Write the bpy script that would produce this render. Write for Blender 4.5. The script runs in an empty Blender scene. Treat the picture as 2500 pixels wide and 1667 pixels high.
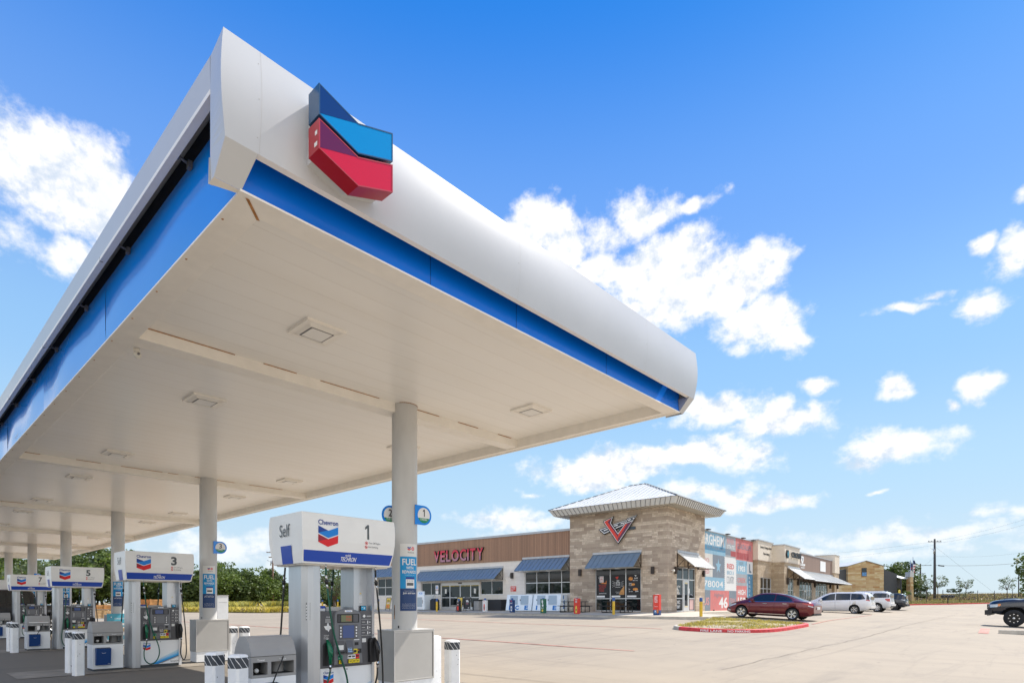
import bpy, bmesh, math, random
import numpy as np
from mathutils import Vector, Matrix
rad = math.radians
S = bpy.context.scene
COL = S.collection
# ------------------------------------------------------------------ camera
cam_d = bpy.data.cameras.new("camera")
cam = bpy.data.objects.new("camera", cam_d); COL.objects.link(cam)
cam.location = (0, 0, 1.5)
cam.rotation_euler = (rad(90), 0, rad(42.7 - 90))
cam_d.sensor_width = 36.0
cam_d.lens = 36.0 * 1438 / 2500
cam_d.shift_y = (1470 - 833.5) / 2500
cam_d.clip_start = 0.05
cam_d.clip_end = 6000
S.camera = cam
# ------------------------------------------------------------------ light
SUN = Vector((0.83, -0.18, 1.0)).normalized()
sun_el = math.asin(SUN.z); sun_az = math.atan2(SUN.x, SUN.y)
sl = bpy.data.lights.new("sun", 'SUN'); sl.energy = 5.0; sl.angle = rad(0.53); sl.color = (1.0, 0.94, 0.85)
so = bpy.data.objects.new("sun", sl); COL.objects.link(so)
so.rotation_euler = SUN.to_track_quat('Z', 'Y').to_euler(); so.location = (30, -5, 60)
S.view_settings.view_transform = 'Standard'; S.view_settings.look = 'None'
S.view_settings.exposure = 0.43; S.view_settings.gamma = 1.0; S.view_settings.use_curve_mapping = False
S.cycles.max_bounces = 8; S.cycles.diffuse_bounces = 5

class NT:
    """small helper round a node tree"""
    def __init__(s, tree): s.t = tree; s.n = tree.nodes; s.l = tree.links
    def set(s, sock, v):
        if isinstance(v, bpy.types.NodeSocket): s.l.new(v, sock)
        elif v is not None:
            if isinstance(v, (tuple, list)) and len(v) == 3 and sock.type == 'RGBA': v = (*v, 1)
            sock.default_value = v
    def add(s, typ, ins=None, **props):
        n = s.n.new(typ)
        for k, v in props.items(): setattr(n, k, v)
        for k, v in (ins or {}).items(): s.set(n.inputs[k], v)
        return n
    def math(s, op, a, b=None, c=None, clamp=False):
        n = s.add('ShaderNodeMath', operation=op); n.use_clamp = clamp
        s.set(n.inputs[0], a)
        if b is not None: s.set(n.inputs[1], b)
        if c is not None: s.set(n.inputs[2], c)
        return n.outputs[0]
    def vmath(s, op, a, b=None, out=0):
        n = s.add('ShaderNodeVectorMath', operation=op); s.set(n.inputs[0], a)
        if b is not None: s.set(n.inputs[1], b)
        return n.outputs[out]
    def mix(s, f, a, b, blend='MIX'):
        n = s.add('ShaderNodeMix', data_type='RGBA', blend_type=blend)
        s.set(n.inputs[0], f); s.set(n.inputs[6], a); s.set(n.inputs[7], b)
        return n.outputs[2]
    def noise(s, vec, scale, detail=3, rough=.5, dist=0):
        n = s.add('ShaderNodeTexNoise', {'Vector': vec, 'Scale': scale, 'Detail': detail, 'Roughness': rough, 'Distortion': dist})
        return n.outputs['Fac']
    def ramp(s, f, lo, hi, a=0.0, b=1.0):
        n = s.add('ShaderNodeMapRange', {0: f, 1: lo, 2: hi, 3: a, 4: b}); n.interpolation_type = 'SMOOTHSTEP'
        return n.outputs[0]
    def sep(s, v):
        n = s.add('ShaderNodeSeparateXYZ', {0: v}); return n.outputs
    def comb(s, x, y, z):
        n = s.add('ShaderNodeCombineXYZ', {0: x, 1: y, 2: z}); return n.outputs[0]

# ------------------------------------------------------------------ sky
world = bpy.data.worlds.new("World"); S.world = world; world.use_nodes = True
w = NT(world.node_tree); w.n.clear()
sky = w.add('ShaderNodeTexSky', sky_type='NISHITA', sun_disc=False, sun_elevation=sun_el, sun_rotation=sun_az,
            altitude=300, air_density=1.0, dust_density=0.35, ozone_density=3.0)
tc = w.add('ShaderNodeTexCoord').outputs['Generated']
d = w.vmath('NORMALIZE', tc)
x_, y_, z_ = w.sep(d)
FA = rad(42.7)
fwd = w.math('ADD', w.math('MULTIPLY', x_, math.cos(FA)), w.math('MULTIPLY', y_, math.sin(FA)))
lat = w.math('SUBTRACT', w.math('MULTIPLY', x_, math.sin(FA)), w.math('MULTIPLY', y_, math.cos(FA)))
az = w.math('ARCTAN2', lat, fwd)
el = w.math('ARCSINE', z_)
ae = w.comb(az, el, 0.0)
def pix(px, py):                      # bearing and height above the horizon of a cloud bank
    a = (px - 1250) / 1438; b = (1470 - py) / 1438
    return math.atan(a), math.atan(b / math.hypot(1, a))
CL = [  # centre bearing/height, half sizes, weight
 (90, 410, 210, 115, 1.15), (200, 500, 140, 120, 1.05), (280, 470, 70, 90, .7), (170, 620, 60, 50, .6), (20, 560, 90, 40, .4), (-200, 480, 170, 170, 1),
 (1320, 570, 100, 75, 1.15), (1370, 630, 60, 60, .8), (1560, 520, 100, 55, .72), (1470, 570, 80, 70, .6), (1690, 505, 75, 22, .62), (1480, 660, 120, 50, .8),
 (1620, 660, 140, 85, 1.3), (1760, 700, 150, 75, 1.3), (1870, 780, 110, 60, .95), (1930, 830, 60, 45, .8), (1850, 640, 80, 50, .75), (1570, 760, 160, 60, .9),
 (1740, 1005, 120, 45, .85), (1900, 1035, 130, 42, .8), (1980, 1000, 50, 24, .5),
 (1480, 1145, 190, 48, 1.0), (1680, 1105, 170, 40, .95), (1850, 1120, 80, 28, .7),
 (1880, 1218, 150, 24, .75), (1740, 1200, 120, 26, .7),
 (1980, 945, 40, 24, .85), (2180, 955, 55, 36, .85), (2400, 945, 76, 34, .85), (2310, 992, 26, 14, .7),
 (2190, 1085, 130, 42, .72), (2110, 1120, 80, 28, .55), (2400, 735, 65, 42, .75), (2480, 600, 60, 60, .55), (2400, 585, 36, 20, .75), (2500, 480, 40, 30, .5), (2210, 740, 80, 14, .6), (2280, 700, 40, 12, .5),
 (1240, 1268, 160, 26, .72), (2200, 1300, 380, 30, .5), (2430, 1248, 200, 16, .45), (2050, 1345, 420, 20, .42), (560, 1335, 180, 50, .55), (1480, 1300, 300, 25, .4), (1300, 1205, 40, 10, .5), (2140, 1195, 26, 7, .6),
 (2900, 900, 300, 160, .8), (3100, 1200, 500, 90, .7), (-600, 900, 260, 140, .8), (-500, 1250, 400, 60, .6)]
wn = w.noise(w.vmath('MULTIPLY', ae, (1.0, 1.5, 1.0)), 9.0, 3, .55)
warp = w.vmath('SCALE', w.vmath('SUBTRACT', w.add('ShaderNodeTexNoise', {'Vector': ae, 'Scale': 12.0, 'Detail': 3.0}).outputs['Color'], (.5, .5, .5)))
warp.node.inputs['Scale'].default_value = .06
aew = w.vmath('ADD', ae, warp)
mask = None
for (px, py, rx, ry, wt) in CL:
    a0, e0 = pix(px, py); a1, _ = pix(px + rx, py); _, e1_ = pix(px, py - ry)
    v = w.vmath('MULTIPLY', w.vmath('SUBTRACT', aew, (a0, e0, 0)), (1 / abs(a1 - a0), 1 / abs(e1_ - e0), 0))
    m_ = w.math('MULTIPLY', w.math('SUBTRACT', 1.25, w.vmath('LENGTH', v, out=1)), wt)
    mask = m_ if mask is None else w.math('MAXIMUM', mask, m_)
def field(off):
    p = w.vmath('ADD', w.vmath('MULTIPLY', ae, (1.0, 1.25, 1.0)), (0.0, off, 0.0)) if off else w.vmath('MULTIPLY', ae, (1.0, 1.25, 1.0))
    n1 = w.noise(p, 9.0, 2, .5); n2 = w.noise(p, 27.0, 9, .62); n3 = w.math('ABSOLUTE', w.math('SUBTRACT', w.noise(p, 17.0, 5, .6), .5))
    a = w.math('ADD', w.math('MULTIPLY', w.math('SUBTRACT', n1, .5), 1.0), w.math('MULTIPLY', w.math('SUBTRACT', n2, .5), 1.35))
    return w.math('ADD', w.math('MINIMUM', mask, .8), w.math('SUBTRACT', a, w.math('MULTIPLY', w.math('SUBTRACT', n3, .08), .9)))
raw = field(0); raw2 = field(.034)
dens = w.ramp(raw, .0, .68)
thick = w.math('MAXIMUM', w.ramp(w.math('SUBTRACT', raw2, raw), -.12, .42), w.math('MULTIPLY', w.ramp(raw2, .5, 1.2), .35))
# unseen bright cloud banks, added behind the viewer to lift the shaded fronts
back = w.math('MULTIPLY', w.ramp(fwd, -.15, -.6), w.ramp(w.noise(d, 2.6, 6, .6), .42, .56))
dens = w.math('MAXIMUM', dens, w.math('MULTIPLY', back, .9))
# the sky's own colour, deepened overhead as a polarised blue
hsv = w.add('ShaderNodeHueSaturation', {'Color': sky.outputs[0], 'Hue': .503, 'Saturation': w.ramp(el, .05, .75, 1.0, 1.32), 'Value': 1.0})
skyc = w.mix(1.0, hsv.outputs[0], w.mix(w.ramp(el, .02, .8), (.95, 1.08, 1.12), (.50, 1.58, 1.85)), 'MULTIPLY')
lowhaze = w.ramp(el, -.02, .85, .62, 0.0)
skyc = w.mix(lowhaze, skyc, (8.0, 9.2, 10.3))
grad = None
for e0, e1_, ca, cb in ((.02, .20, (5.9, 7.2, 8.1), (4.3, 6.7, 8.8)), (.17, .36, None, (2.8, 5.5, 9.0)), (.34, .56, None, (1.65, 3.8, 8.9)), (.52, .85, None, (.20, 2.15, 7.6))):
    grad = w.mix(w.ramp(el, e0, e1_), ca if grad is None else grad, cb)
skyc = w.mix(.78, skyc, grad)
ccol = w.mix(w.math('MULTIPLY', thick, .9), (10.2, 10.1, 10.0), (5.9, 6.9, 8.3))
alpha = w.math('MULTIPLY', dens, w.ramp(el, 0.0, .22, .55, .98))
final = w.mix(alpha, skyc, ccol)
final = w.mix(w.math('MULTIPLY', back, .9), final, (17.0, 16.8, 16.4))  # the added unseen banks glow brighter than the clouds in view
bg = w.add('ShaderNodeBackground', {'Color': final, 'Strength': 0.082})
wo = w.add('ShaderNodeOutputWorld', {'Surface': bg.outputs[0]})

# ------------------------------------------------------------------ scene bookkeeping
def tag(o, label=None, cat=None, group=None, kind=None):
    if label: o['label'] = label
    if cat: o['category'] = cat
    if group: o['group'] = group
    if kind: o['kind'] = kind
    return o
def thing(name, label, cat, loc=(0, 0, 0), rz=0, group=None, parent=None):
    o = bpy.data.objects.new(name, None); COL.objects.link(o); o.empty_display_size = .2
    o.location = loc; o.rotation_euler = (0, 0, rz)
    if parent: o.parent = parent
    return tag(o, label, cat, group)
def kids(o): return [c for c in bpy.data.objects if c.parent == o]
def copy_tree(o, parent=None):
    c = o.copy(); COL.objects.link(c)
    if parent: c.parent = parent
    for ch in kids(o): copy_tree(ch, c)
    return c
def lerp(pts, x):
    if x <= pts[0][0]: return pts[0][1]
    for (a, b), (c, d_) in zip(pts, pts[1:]):
        if x <= c:
            return b + (d_ - b) * (x - a) / (c - a)
    return pts[-1][1]
AP = [(-30, .0), (0, .12), (3, .25), (7, .38), (10.8, .545), (13.6, .68), (19, .73), (50, .73), (66, .35), (110, .25)]
UP = [(11, 0), (20, .42), (36, 1), (66, 1.0)]
FP = [(66, 0), (103, .62), (142, 1.3), (380, 5.6), (900, 7)]
def g(u, v):                          # height of the ground
    return lerp(UP, u) * lerp(AP, v) + lerp(FP, u) * lerp([(60, 1), (90, .2)], v)

# ------------------------------------------------------------------ materials
MATS = {}
def pbr(name, col, rough=.5, metal=0.0, spec=.5, ior=None, coat=0, emis=None, estr=0, trans=0, bump=None, vary=None, subs=None):
    """vary=(scale, amount[, stretch]) noise on value; bump=(scale, strength)"""
    m = bpy.data.materials.new(name); m.use_nodes = True; t = NT(m.node_tree)
    b = t.n['Principled BSDF']
    b.inputs['Roughness'].default_value = rough; b.inputs['Metallic'].default_value = metal
    b.inputs['Specular IOR Level'].default_value = spec
    if ior: b.inputs['IOR'].default_value = ior
    if coat: b.inputs['Coat Weight'].default_value = coat; b.inputs['Coat Roughness'].default_value = .03
    c = (*col, 1)
    b.inputs['Base Color'].default_value = c
    if emis: b.inputs['Emission Color'].default_value = (*emis, 1); b.inputs['Emission Strength'].default_value = estr
    if trans: b.inputs['Transmission Weight'].default_value = trans
    oc = t.add('ShaderNodeTexCoord').outputs['Object']
    if vary:
        vec = t.vmath('MULTIPLY', oc, vary[2]) if len(vary) > 2 else oc
        f = t.noise(vec, vary[0], 4, .6)
        k = t.ramp(f, .25, .75, 1 - vary[1], 1 + vary[1])
        t.set(b.inputs['Base Color'], t.vmath('SCALE', col))
        sc = b.inputs['Base Color'].links[0].from_node; t.set(sc.inputs['Scale'], k)
    if bump:
        bn = t.add('ShaderNodeBump', {'Height': t.noise(oc, bump[0], 4), 'Strength': bump[1], 'Distance': .02})
        t.set(b.inputs['Normal'], bn.outputs[0])
    MATS[name] = m
    return m, t, b
def wallvec(t):                       # runs a pattern round an upright wall
    oc = t.add('ShaderNodeTexCoord').outputs['Object']
    x, y, z = t.sep(oc)
    return t.comb(t.math('ADD', x, y), z, 0.0), oc
def setcol(t, b, c): t.set(b.inputs['Base Color'], c)

pbr('white_paint', (.80, .80, .80), .3, vary=(3, .03))
pbr('fascia_white', (.56, .57, .58), .3, vary=(1.2, .03))
pbr('cream_trim', (.92, .885, .82), .4, vary=(5, .04))
pbr('blue_panel', (.0, .24, .86), .14, coat=.35)
pbr('blue_band', (.0, .17, .76), .25, coat=.1)
pbr('black_gap', (.01, .01, .012), .7)
pbr('bracket_grey', (.16, .16, .17), .5, metal=.3)
pbr('rust', (.42, .2, .07), .85, vary=(30, .4))
pbr('sign_navy', (.004, .035, .17), .15, coat=.5)
pbr('sign_blue', (.0, .25, .60), .15, coat=.5)
pbr('sign_maroon', (.13, .004, .045), .15, coat=.5)
pbr('sign_red', (.62, .004, .016), .15, coat=.5)
pbr('sign_side_red', (.40, .006, .02), .3)
pbr('sign_side_blue', (.012, .07, .17), .25)
pbr('ink_navy', (.005, .045, .30), .4)
pbr('ink_blue', (.0, .22, .72), .4)
pbr('ink_red', (.75, .008, .015), .4)
pbr('ink_maroon', (.33, .008, .03), .4)
pbr('ink_grey', (.10, .115, .125), .5)
pbr('ink_white', (.85, .85, .85), .5)
pbr('ink_black', (.012, .012, .014), .5)
pbr('band_blue', (.006, .065, .45), .35)
pbr('dispenser_grey', (.62, .63, .64), .42, vary=(2, .04))
pbr('header_white', (.88, .88, .87), .3, vary=(2, .03))
pbr('post_steel', (.55, .57, .60), .28, metal=.65, vary=(2, .06, (3, 3, .4)))
pbr('panel_white', (.86, .87, .88), .3)
pbr('panel_dark', (.10, .10, .11), .45, vary=(4, .08))
pbr('panel_mid', (.17, .175, .19), .42)
pbr('plinth', (.07, .075, .08), .7)
pbr('rubber_black', (.012, .012, .013), .4)
pbr('hose_green', (.003, .085, .05), .35)
pbr('nozzle_green', (.0, .12, .055), .3)
pbr('metal', (.6, .61, .62), .25, metal=.9)
pbr('screen', (.06, .10, .26), .12)
pbr('lcd', (.17, .19, .10), .3)
pbr('yellow_btn', (.78, .62, .02), .4)
pbr('label_green', (.0, .28, .13), .5)
pbr('topper_cyan', (.02, .42, .75), .4)
pbr('bin_grey', (.33, .325, .32), .45, vary=(3, .05))
pbr('bin_dark', (.015, .015, .015), .5)
pbr('bucket_blue', (.003, .045, .19), .35)
pbr('cabinet_grey', (.47, .455, .43), .42, vary=(1.5, .06))
pbr('cabinet_top', (.62, .6, .57), .4)
pbr('bollard_white', (.86, .87, .88), .35, vary=(6, .05))
pbr('band_grey', (.05, .058, .07), .5)
pbr('poster_cyan', (.0, .30, .66), .4)
pbr('poster_navy', (.01, .045, .16), .4)
pbr('advert_teal', (.07, .36, .47), .4)
pbr('column_paint', (.58, .58, .57), .38, vary=(2.5, .08, (1, 1, .35)))
pbr('lens', (.85, .84, .81), .25)
pbr('light_side', (.42, .40, .36), .5)
pbr('camera_white', (.7, .68, .62), .4)
# soffit planks, run along the short side
m, t, b = pbr('soffit', (.88, .865, .83), .25)
oc = t.add('ShaderNodeTexCoord').outputs['Object']; ox, oy, oz = t.sep(oc)
fr = t.math('FRACT', t.math('MULTIPLY', oy, 1 / .305))
line = t.math('LESS_THAN', fr, .035)
pl = t.add('ShaderNodeTexWhiteNoise', {'W': t.math('FLOOR', t.math('MULTIPLY', oy, 1 / .305))}, noise_dimensions='1D').outputs[0]
dirt = t.noise(t.vmath('MULTIPLY', oc, (.35, 1.6, 1)), 1.2, 5, .6)
c0 = t.mix(t.ramp(pl, 0, 1, 0, .35), (.95, .93, .89), (.92, .90, .86))
c0 = t.mix(t.ramp(dirt, .45, .75, 0, .35), c0, (.86, .82, .75))
setcol(t, b, t.mix(t.math('MULTIPLY', line, .22), c0, (.5, .44, .37)))
bn = t.add('ShaderNodeBump', {'Height': t.math('SUBTRACT', t.ramp(t.math('PINGPONG', fr, .5), 0, .08), t.math('MULTIPLY', pl, .15)), 'Strength': .22, 'Distance': .006})
t.set(b.inputs['Normal'], bn.outputs[0])
# concrete yard
m, t, b = pbr('pavement_mat', (.5, .45, .38), .85)
oc = t.add('ShaderNodeTexCoord').outputs['Object']; ox, oy, oz = t.sep(oc)
big = t.noise(oc, .13, 5, .6); mid = t.noise(oc, 1.1, 6, .65); fine = t.noise(oc, 26, 3, .6)
st = t.noise(t.vmath('MULTIPLY', oc, (.16, 1.0, 1)), .9, 5, .7, .6)
st2 = t.noise(t.vmath('MULTIPLY', oc, (.9, .12, 1)), 1.2, 5, .7, .8)
c = t.mix(t.ramp(big, .3, .7), (.36, .295, .213), (.30, .25, .185))
c = t.mix(t.ramp(mid, .35, .75, 0, .35), c, (.41, .335, .24))
c = t.mix(t.ramp(st, .5, .72, 0, .6), c, (.205, .172, .135))
c = t.mix(t.ramp(st2, .52, .74, 0, .45), c, (.26, .215, .16))
c = t.mix(t.ramp(fine, .3, .8, 0, .12), c, (.2, .18, .15))
# dark oil spots; further down, the canopy's shade is painted into the yard
sp = t.noise(oc, 3.1, 3, .5)
c = t.mix(t.ramp(sp, .68, .78, 0, .6), c, (.12, .11, .10))
sp2 = t.noise(t.vmath('MULTIPLY', oc, (.05, .5, 1)), 1.3, 8, .75, 1.2)
c = t.mix(t.ramp(sp2, .54, .66, 0, .38), c, (.2, .17, .13))
sx_ = t.math('FRACT', t.math('MULTIPLY', ox, 1 / 4.6)); sy_ = t.math('FRACT', t.math('MULTIPLY', oy, 1 / 4.6))
jn = t.math('MAXIMUM', t.math('LESS_THAN', sx_, .0035), t.math('LESS_THAN', sy_, .0035))
slab = t.add('ShaderNodeTexWhiteNoise', {'Vector': t.comb(t.math('FLOOR', t.math('MULTIPLY', ox, 1 / 4.6)), t.math('FLOOR', t.math('MULTIPLY', oy, 1 / 4.6)), 0.0)}, noise_dimensions='2D').outputs[0]
c = t.mix(t.math('MULTIPLY', slab, .22), c, (.30, .245, .18))
c = t.mix(t.math('MULTIPLY', jn, .45), c, (.2, .16, .12))
lane = t.math('MULTIPLY', t.ramp(ox, 7.6, 5.0), t.ramp(oy, 2.5, 4.5))  # canopy shade put into the ground colour as a darker tone
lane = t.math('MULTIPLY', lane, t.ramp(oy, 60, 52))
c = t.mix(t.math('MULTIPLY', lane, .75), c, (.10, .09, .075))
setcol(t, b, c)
bn = t.add('ShaderNodeBump', {'Height': t.math('ADD', fine, t.math('MULTIPLY', mid, .6)), 'Strength': .25, 'Distance': .01}); t.set(b.inputs['Normal'], bn.outputs[0])
pbr('joint_dark', (.20, .165, .125), .9)
pbr('red_line', (.50, .20, .15), .8, vary=(2.2, .35))
m, t, b = pbr('sidewalk_mat', (.50, .44, .35), .85, vary=(2, .1), bump=(30, .2))
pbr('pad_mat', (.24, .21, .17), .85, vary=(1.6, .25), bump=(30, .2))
pbr('kerb_mat', (.48, .43, .35), .85, vary=(3, .14), bump=(30, .2))
m, t, b = pbr('kerb_red', (.55, .04, .045), .6, vary=(5, .3), bump=(30, .2))
m, t, b = pbr('field_mat', (.2, .16, .09), .95)
oc = t.add('ShaderNodeTexCoord').outputs['Object']
a_ = t.noise(oc, .05, 5, .6); b_ = t.noise(oc, .9, 6, .7); c_ = t.noise(oc, 8, 4, .7)
c = t.mix(t.ramp(a_, .35, .65), (.33, .25, .165), (.37, .29, .18))
c = t.mix(t.ramp(b_, .4, .7, 0, .5), c, (.17, .145, .055))
c = t.mix(t.ramp(c_, .3, .75, 0, .5), c, (.33, .25, .13))
setcol(t, b, c)
m, t, b = pbr('lawn_mat', (.2, .19, .06), .95)
oc = t.add('ShaderNodeTexCoord').outputs['Object']
c = t.mix(t.ramp(t.noise(oc, .5, 5, .7), .35, .65), (.25, .2, .085), (.16, .19, .05))
c = t.mix(t.ramp(t.noise(oc, 14, 4, .7), .3, .75, 0, .5), c, (.32, .25, .13)); setcol(t, b, c)
m, t, b = pbr('gravel_mat', (.2, .19, .06), .95)
oc = t.add('ShaderNodeTexCoord').outputs['Object']
c = t.mix(t.ramp(t.noise(oc, .55, 4, .6), .42, .6), (.40, .33, .14), (.44, .37, .29))
c = t.mix(t.ramp(t.noise(oc, 18, 4, .8), .35, .7, 0, .55), c, (.22, .19, .10)); setcol(t, b, c)
for nm, base in (('blade_dry', (.48, .37, .17)), ('blade_green', (.27, .27, .07)), ('blade_yellow', (.56, .47, .08))):
    pbr(nm, base, .8, vary=(2.5, .35))

def stone(name, cols, bw, bh, mortar, msize=.012, second=True, rgh=.9):
    m, t, b = pbr(name, cols[0], rgh)
    vec, oc = wallvec(t)
    def brick(w_, h_, off, ca, cb, ms=msize):
        n = t.add('ShaderNodeTexBrick', {'Vector': t.vmath('ADD', vec, off), 'Color1': ca, 'Color2': cb, 'Mortar': mortar, 'Scale': 1.0,
                                         'Mortar Size': ms, 'Mortar Smooth': .1, 'Bias': 0.0, 'Brick Width': w_, 'Row Height': h_})
        n.offset = .5; n.squash = 1.3; n.squash_frequency = 3
        return n
    A_ = brick(bw, bh, (0, 0, 0), cols[0], cols[1]); B_ = brick(bw * .5, bh * .5, (.13, 0, 0), cols[2], cols[3]); C_ = brick(bw * .8, bh * .5, (.3, 0, 0), cols[1], cols[3])
    cell = t.add('ShaderNodeTexBrick', {'Vector': t.vmath('ADD', vec, (0, 0, 0)), 'Color1': (0, 0, 0), 'Color2': (1, 1, 1), 'Mortar': (.5, .5, .5), 'Scale': 1.0, 'Mortar Size': 0.0, 'Brick Width': bw * 2, 'Row Height': bh})
    cell.offset = .37
    c = t.mix(t.math('GREATER_THAN', cell.outputs[0], .55), A_.outputs[0], B_.outputs[0])
    c = t.mix(t.math('LESS_THAN', cell.outputs[0], .27), c, C_.outputs[0])
    c = t.mix(t.ramp(t.noise(oc, .8, 4), .35, .7, 0, .3), c, cols[4])
    c = t.mix(t.ramp(t.noise(oc, 22, 3), .3, .7, 0, .2), c, (.12, .1, .09))
    setcol(t, b, c)
    bn = t.add('ShaderNodeBump', {'Height': t.math('ADD', A_.outputs[1], t.noise(oc, 14, 3)), 'Strength': .35, 'Distance': .02, }); bn.invert = True
    t.set(b.inputs['Normal'], bn.outputs[0])
stone('stone_tower_mat', [(.56, .455, .345), (.33, .255, .195), (.72, .61, .48), (.46, .37, .28), (.50, .41, .32)], .56, .25, (.36, .30, .235), .008)
stone('stone_warm', [(.50, .39, .26), (.38, .28, .18), (.58, .47, .33), (.44, .33, .21), (.48, .38, .27)], .50, .22, (.3, .24, .17))
stone('stone_yellow', [(.56, .43, .24), (.36, .18, .06), (.64, .54, .34), (.48, .32, .13), (.58, .47, .29)], 1.15, .34, (.46, .38, .26), .015)
m, t, b = pbr('block_wall', (.8, .76, .7), .8)
vec, oc = wallvec(t)
n = t.add('ShaderNodeTexBrick', {'Vector': vec, 'Color1': (.82, .77, .70), 'Color2': (.75, .70, .64), 'Mortar': (.6, .56, .5), 'Scale': 1.0, 'Mortar Size': .006, 'Brick Width': .6, 'Row Height': .3})
setcol(t, b, t.mix(t.ramp(t.noise(oc, 1.0, 4), .3, .7, 0, .25), n.outputs[0], (.68, .63, .57)))
def planks(name, ca, cb, dark, w_):
    m, t, b = pbr(name, ca, .6)
    vec, oc = wallvec(t); sx, sy, sz = t.sep(vec)
    q = t.math('MULTIPLY', sx, 1 / w_)
    r = t.add('ShaderNodeTexWhiteNoise', {'W': t.math('FLOOR', q)}, noise_dimensions='1D').outputs[0]
    c = t.mix(r, ca, cb)
    c = t.mix(t.ramp(t.noise(t.vmath('MULTIPLY', vec, (9, .6, 1)), 2.5, 4), .3, .7, 0, .35), c, dark)
    c = t.mix(t.math('MULTIPLY', t.math('LESS_THAN', t.math('FRACT', q), .09), .8), c, (.03, .02, .015))
    setcol(t, b, c)
planks('cladding_brown', (.40, .225, .135), (.29, .165, .10), (.24, .15, .10), .17)
planks('cladding_brown_far', (.30, .20, .15), (.24, .16, .12), (.2, .13, .1), .25)
pbr('stucco_cream', (.66, .585, .48), .85, vary=(1, .05), bump=(40, .1))
pbr('stucco_tan', (.48, .40, .32), .85, vary=(1, .05))
pbr('seam_metal_sky_tint', (.22, .30, .385), .45, metal=.4, vary=(1.2, .05))  # galvanised sheet; blue of the sky it reflects in shade is tinted in
pbr('seam_metal_light', (.72, .73, .74), .5, metal=.25, vary=(1.2, .05))
pbr('roof_white', (.66, .67, .66), .5, vary=(.6, .06)); pbr('eave_grey', (.60, .60, .575), .5, vary=(.8, .06))
pbr('galv', (.50, .51, .52), .45, metal=.5, vary=(2, .08))
pbr('soffit_metal', (.6, .57, .48), .55)
pbr('bronze_frame', (.06, .04, .028), .5)
pbr('alu_frame', (.68, .69, .70), .35, metal=.4)
pbr('glass_dark', (.008, .013, .014), .03, ior=1.6, spec=.5)
pbr('glass_far', (.10, .15, .16), .06, ior=1.8, spec=.6)
pbr('lamp_brown', (.035, .025, .02), .5)
pbr('letter_red', (.60, .03, .06), .35)
pbr('letter_pink', (.62, .16, .22), .35)
pbr('letter_mauve', (.42, .2, .26), .35)
pbr('raceway', (.05, .07, .09), .5)
pbr('road_grey', (.055, .06, .072), .5)
pbr('dark_screen', (.022, .023, .026), .6)
pbr('ice_white', (.78, .86, .92), .35, vary=(1.5, .05))
pbr('ice_door', (.40, .47, .53), .3, metal=.3)
pbr('ice_blue', (.0, .16, .52), .4)
pbr('bollard_yellow', (.66, .42, .03), .45, vary=(6, .15))
pbr('bollard_blue', (.02, .08, .26), .45)
pbr('pic_tan', (.55, .38, .2), .6, vary=(9, .4)); pbr('pic_orange', (.6, .2, .05), .6, vary=(9, .4)); pbr('pic_green', (.03, .14, .08), .6, vary=(8, .5))
pbr('pic_yellow', (.75, .55, .08), .5); pbr('pic_blue', (.08, .22, .45), .5, vary=(8, .4)); pbr('ad_red', (.66, .05, .03), .5); pbr('ad_black', (.02, .02, .022), .5)
pbr('pic_pink', (.62, .42, .4), .6); pbr('paper', (.78, .78, .76), .6)
pbr('table_black', (.02, .02, .022), .5)
def mural(name, col, dark=.55, sc=2.2):
    m, t, b = pbr(name, col, .8)
    oc = t.add('ShaderNodeTexCoord').outputs['Object']
    n = t.noise(t.vmath('MULTIPLY', oc, (1, 1, .6)), sc, 8, .75)
    c = t.mix(t.ramp(n, .42, .7, 0, .5), col, tuple(x * dark + .08 for x in col))
    n2 = t.noise(t.vmath('MULTIPLY', oc, (3, 3, .5)), 4, 5, .75)
    c = t.mix(t.ramp(n2, .5, .72, 0, .35), c, (.55, .54, .52)); setcol(t, b, c)
mural('mural_sky', (.23, .42, .54)); mural('mural_slate', (.17, .21, .25)); mural('mural_red', (.58, .17, .16)); mural('mural_deepred', (.36, .05, .055))
mural('mural_cream', (.62, .60, .55)); mural('mural_blue', (.06, .22, .36)); mural('mural_white', (.70, .70, .68), .8); mural('mural_grey', (.33, .35, .37))
mural('mural_pink', (.58, .26, .26))
# vehicles
def paint(name, col, metal=.3, rough=.3):
    pbr(name, col, rough, metal=metal, coat=1.0)
paint('paint_maroon', (.135, .006, .012), .45); paint('paint_white', (.74, .75, .77), 0, .35); paint('paint_navy', (.008, .012, .022), .3); paint('paint_black', (.012, .014, .018), .3)
pbr('car_glass', (.012, .016, .018), .02, ior=1.6, spec=.6)
pbr('tyre', (.016, .016, .017), .8); pbr('rim', (.62, .63, .64), .25, metal=.85); pbr('rim_black', (.02, .02, .02), .35, metal=.4)
pbr('arch_black', (.008, .008, .008), .9); pbr('plastic_black', (.02, .02, .021), .6)
pbr('chrome', (.8, .8, .8), .08, metal=1); pbr('headlamp', (.55, .58, .6), .08, coat=1); pbr('tail_red', (.45, .006, .01), .12, coat=1); pbr('amber', (.8, .25, .03), .2, coat=1)
pbr('plate', (.7, .7, .68), .5)
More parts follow.
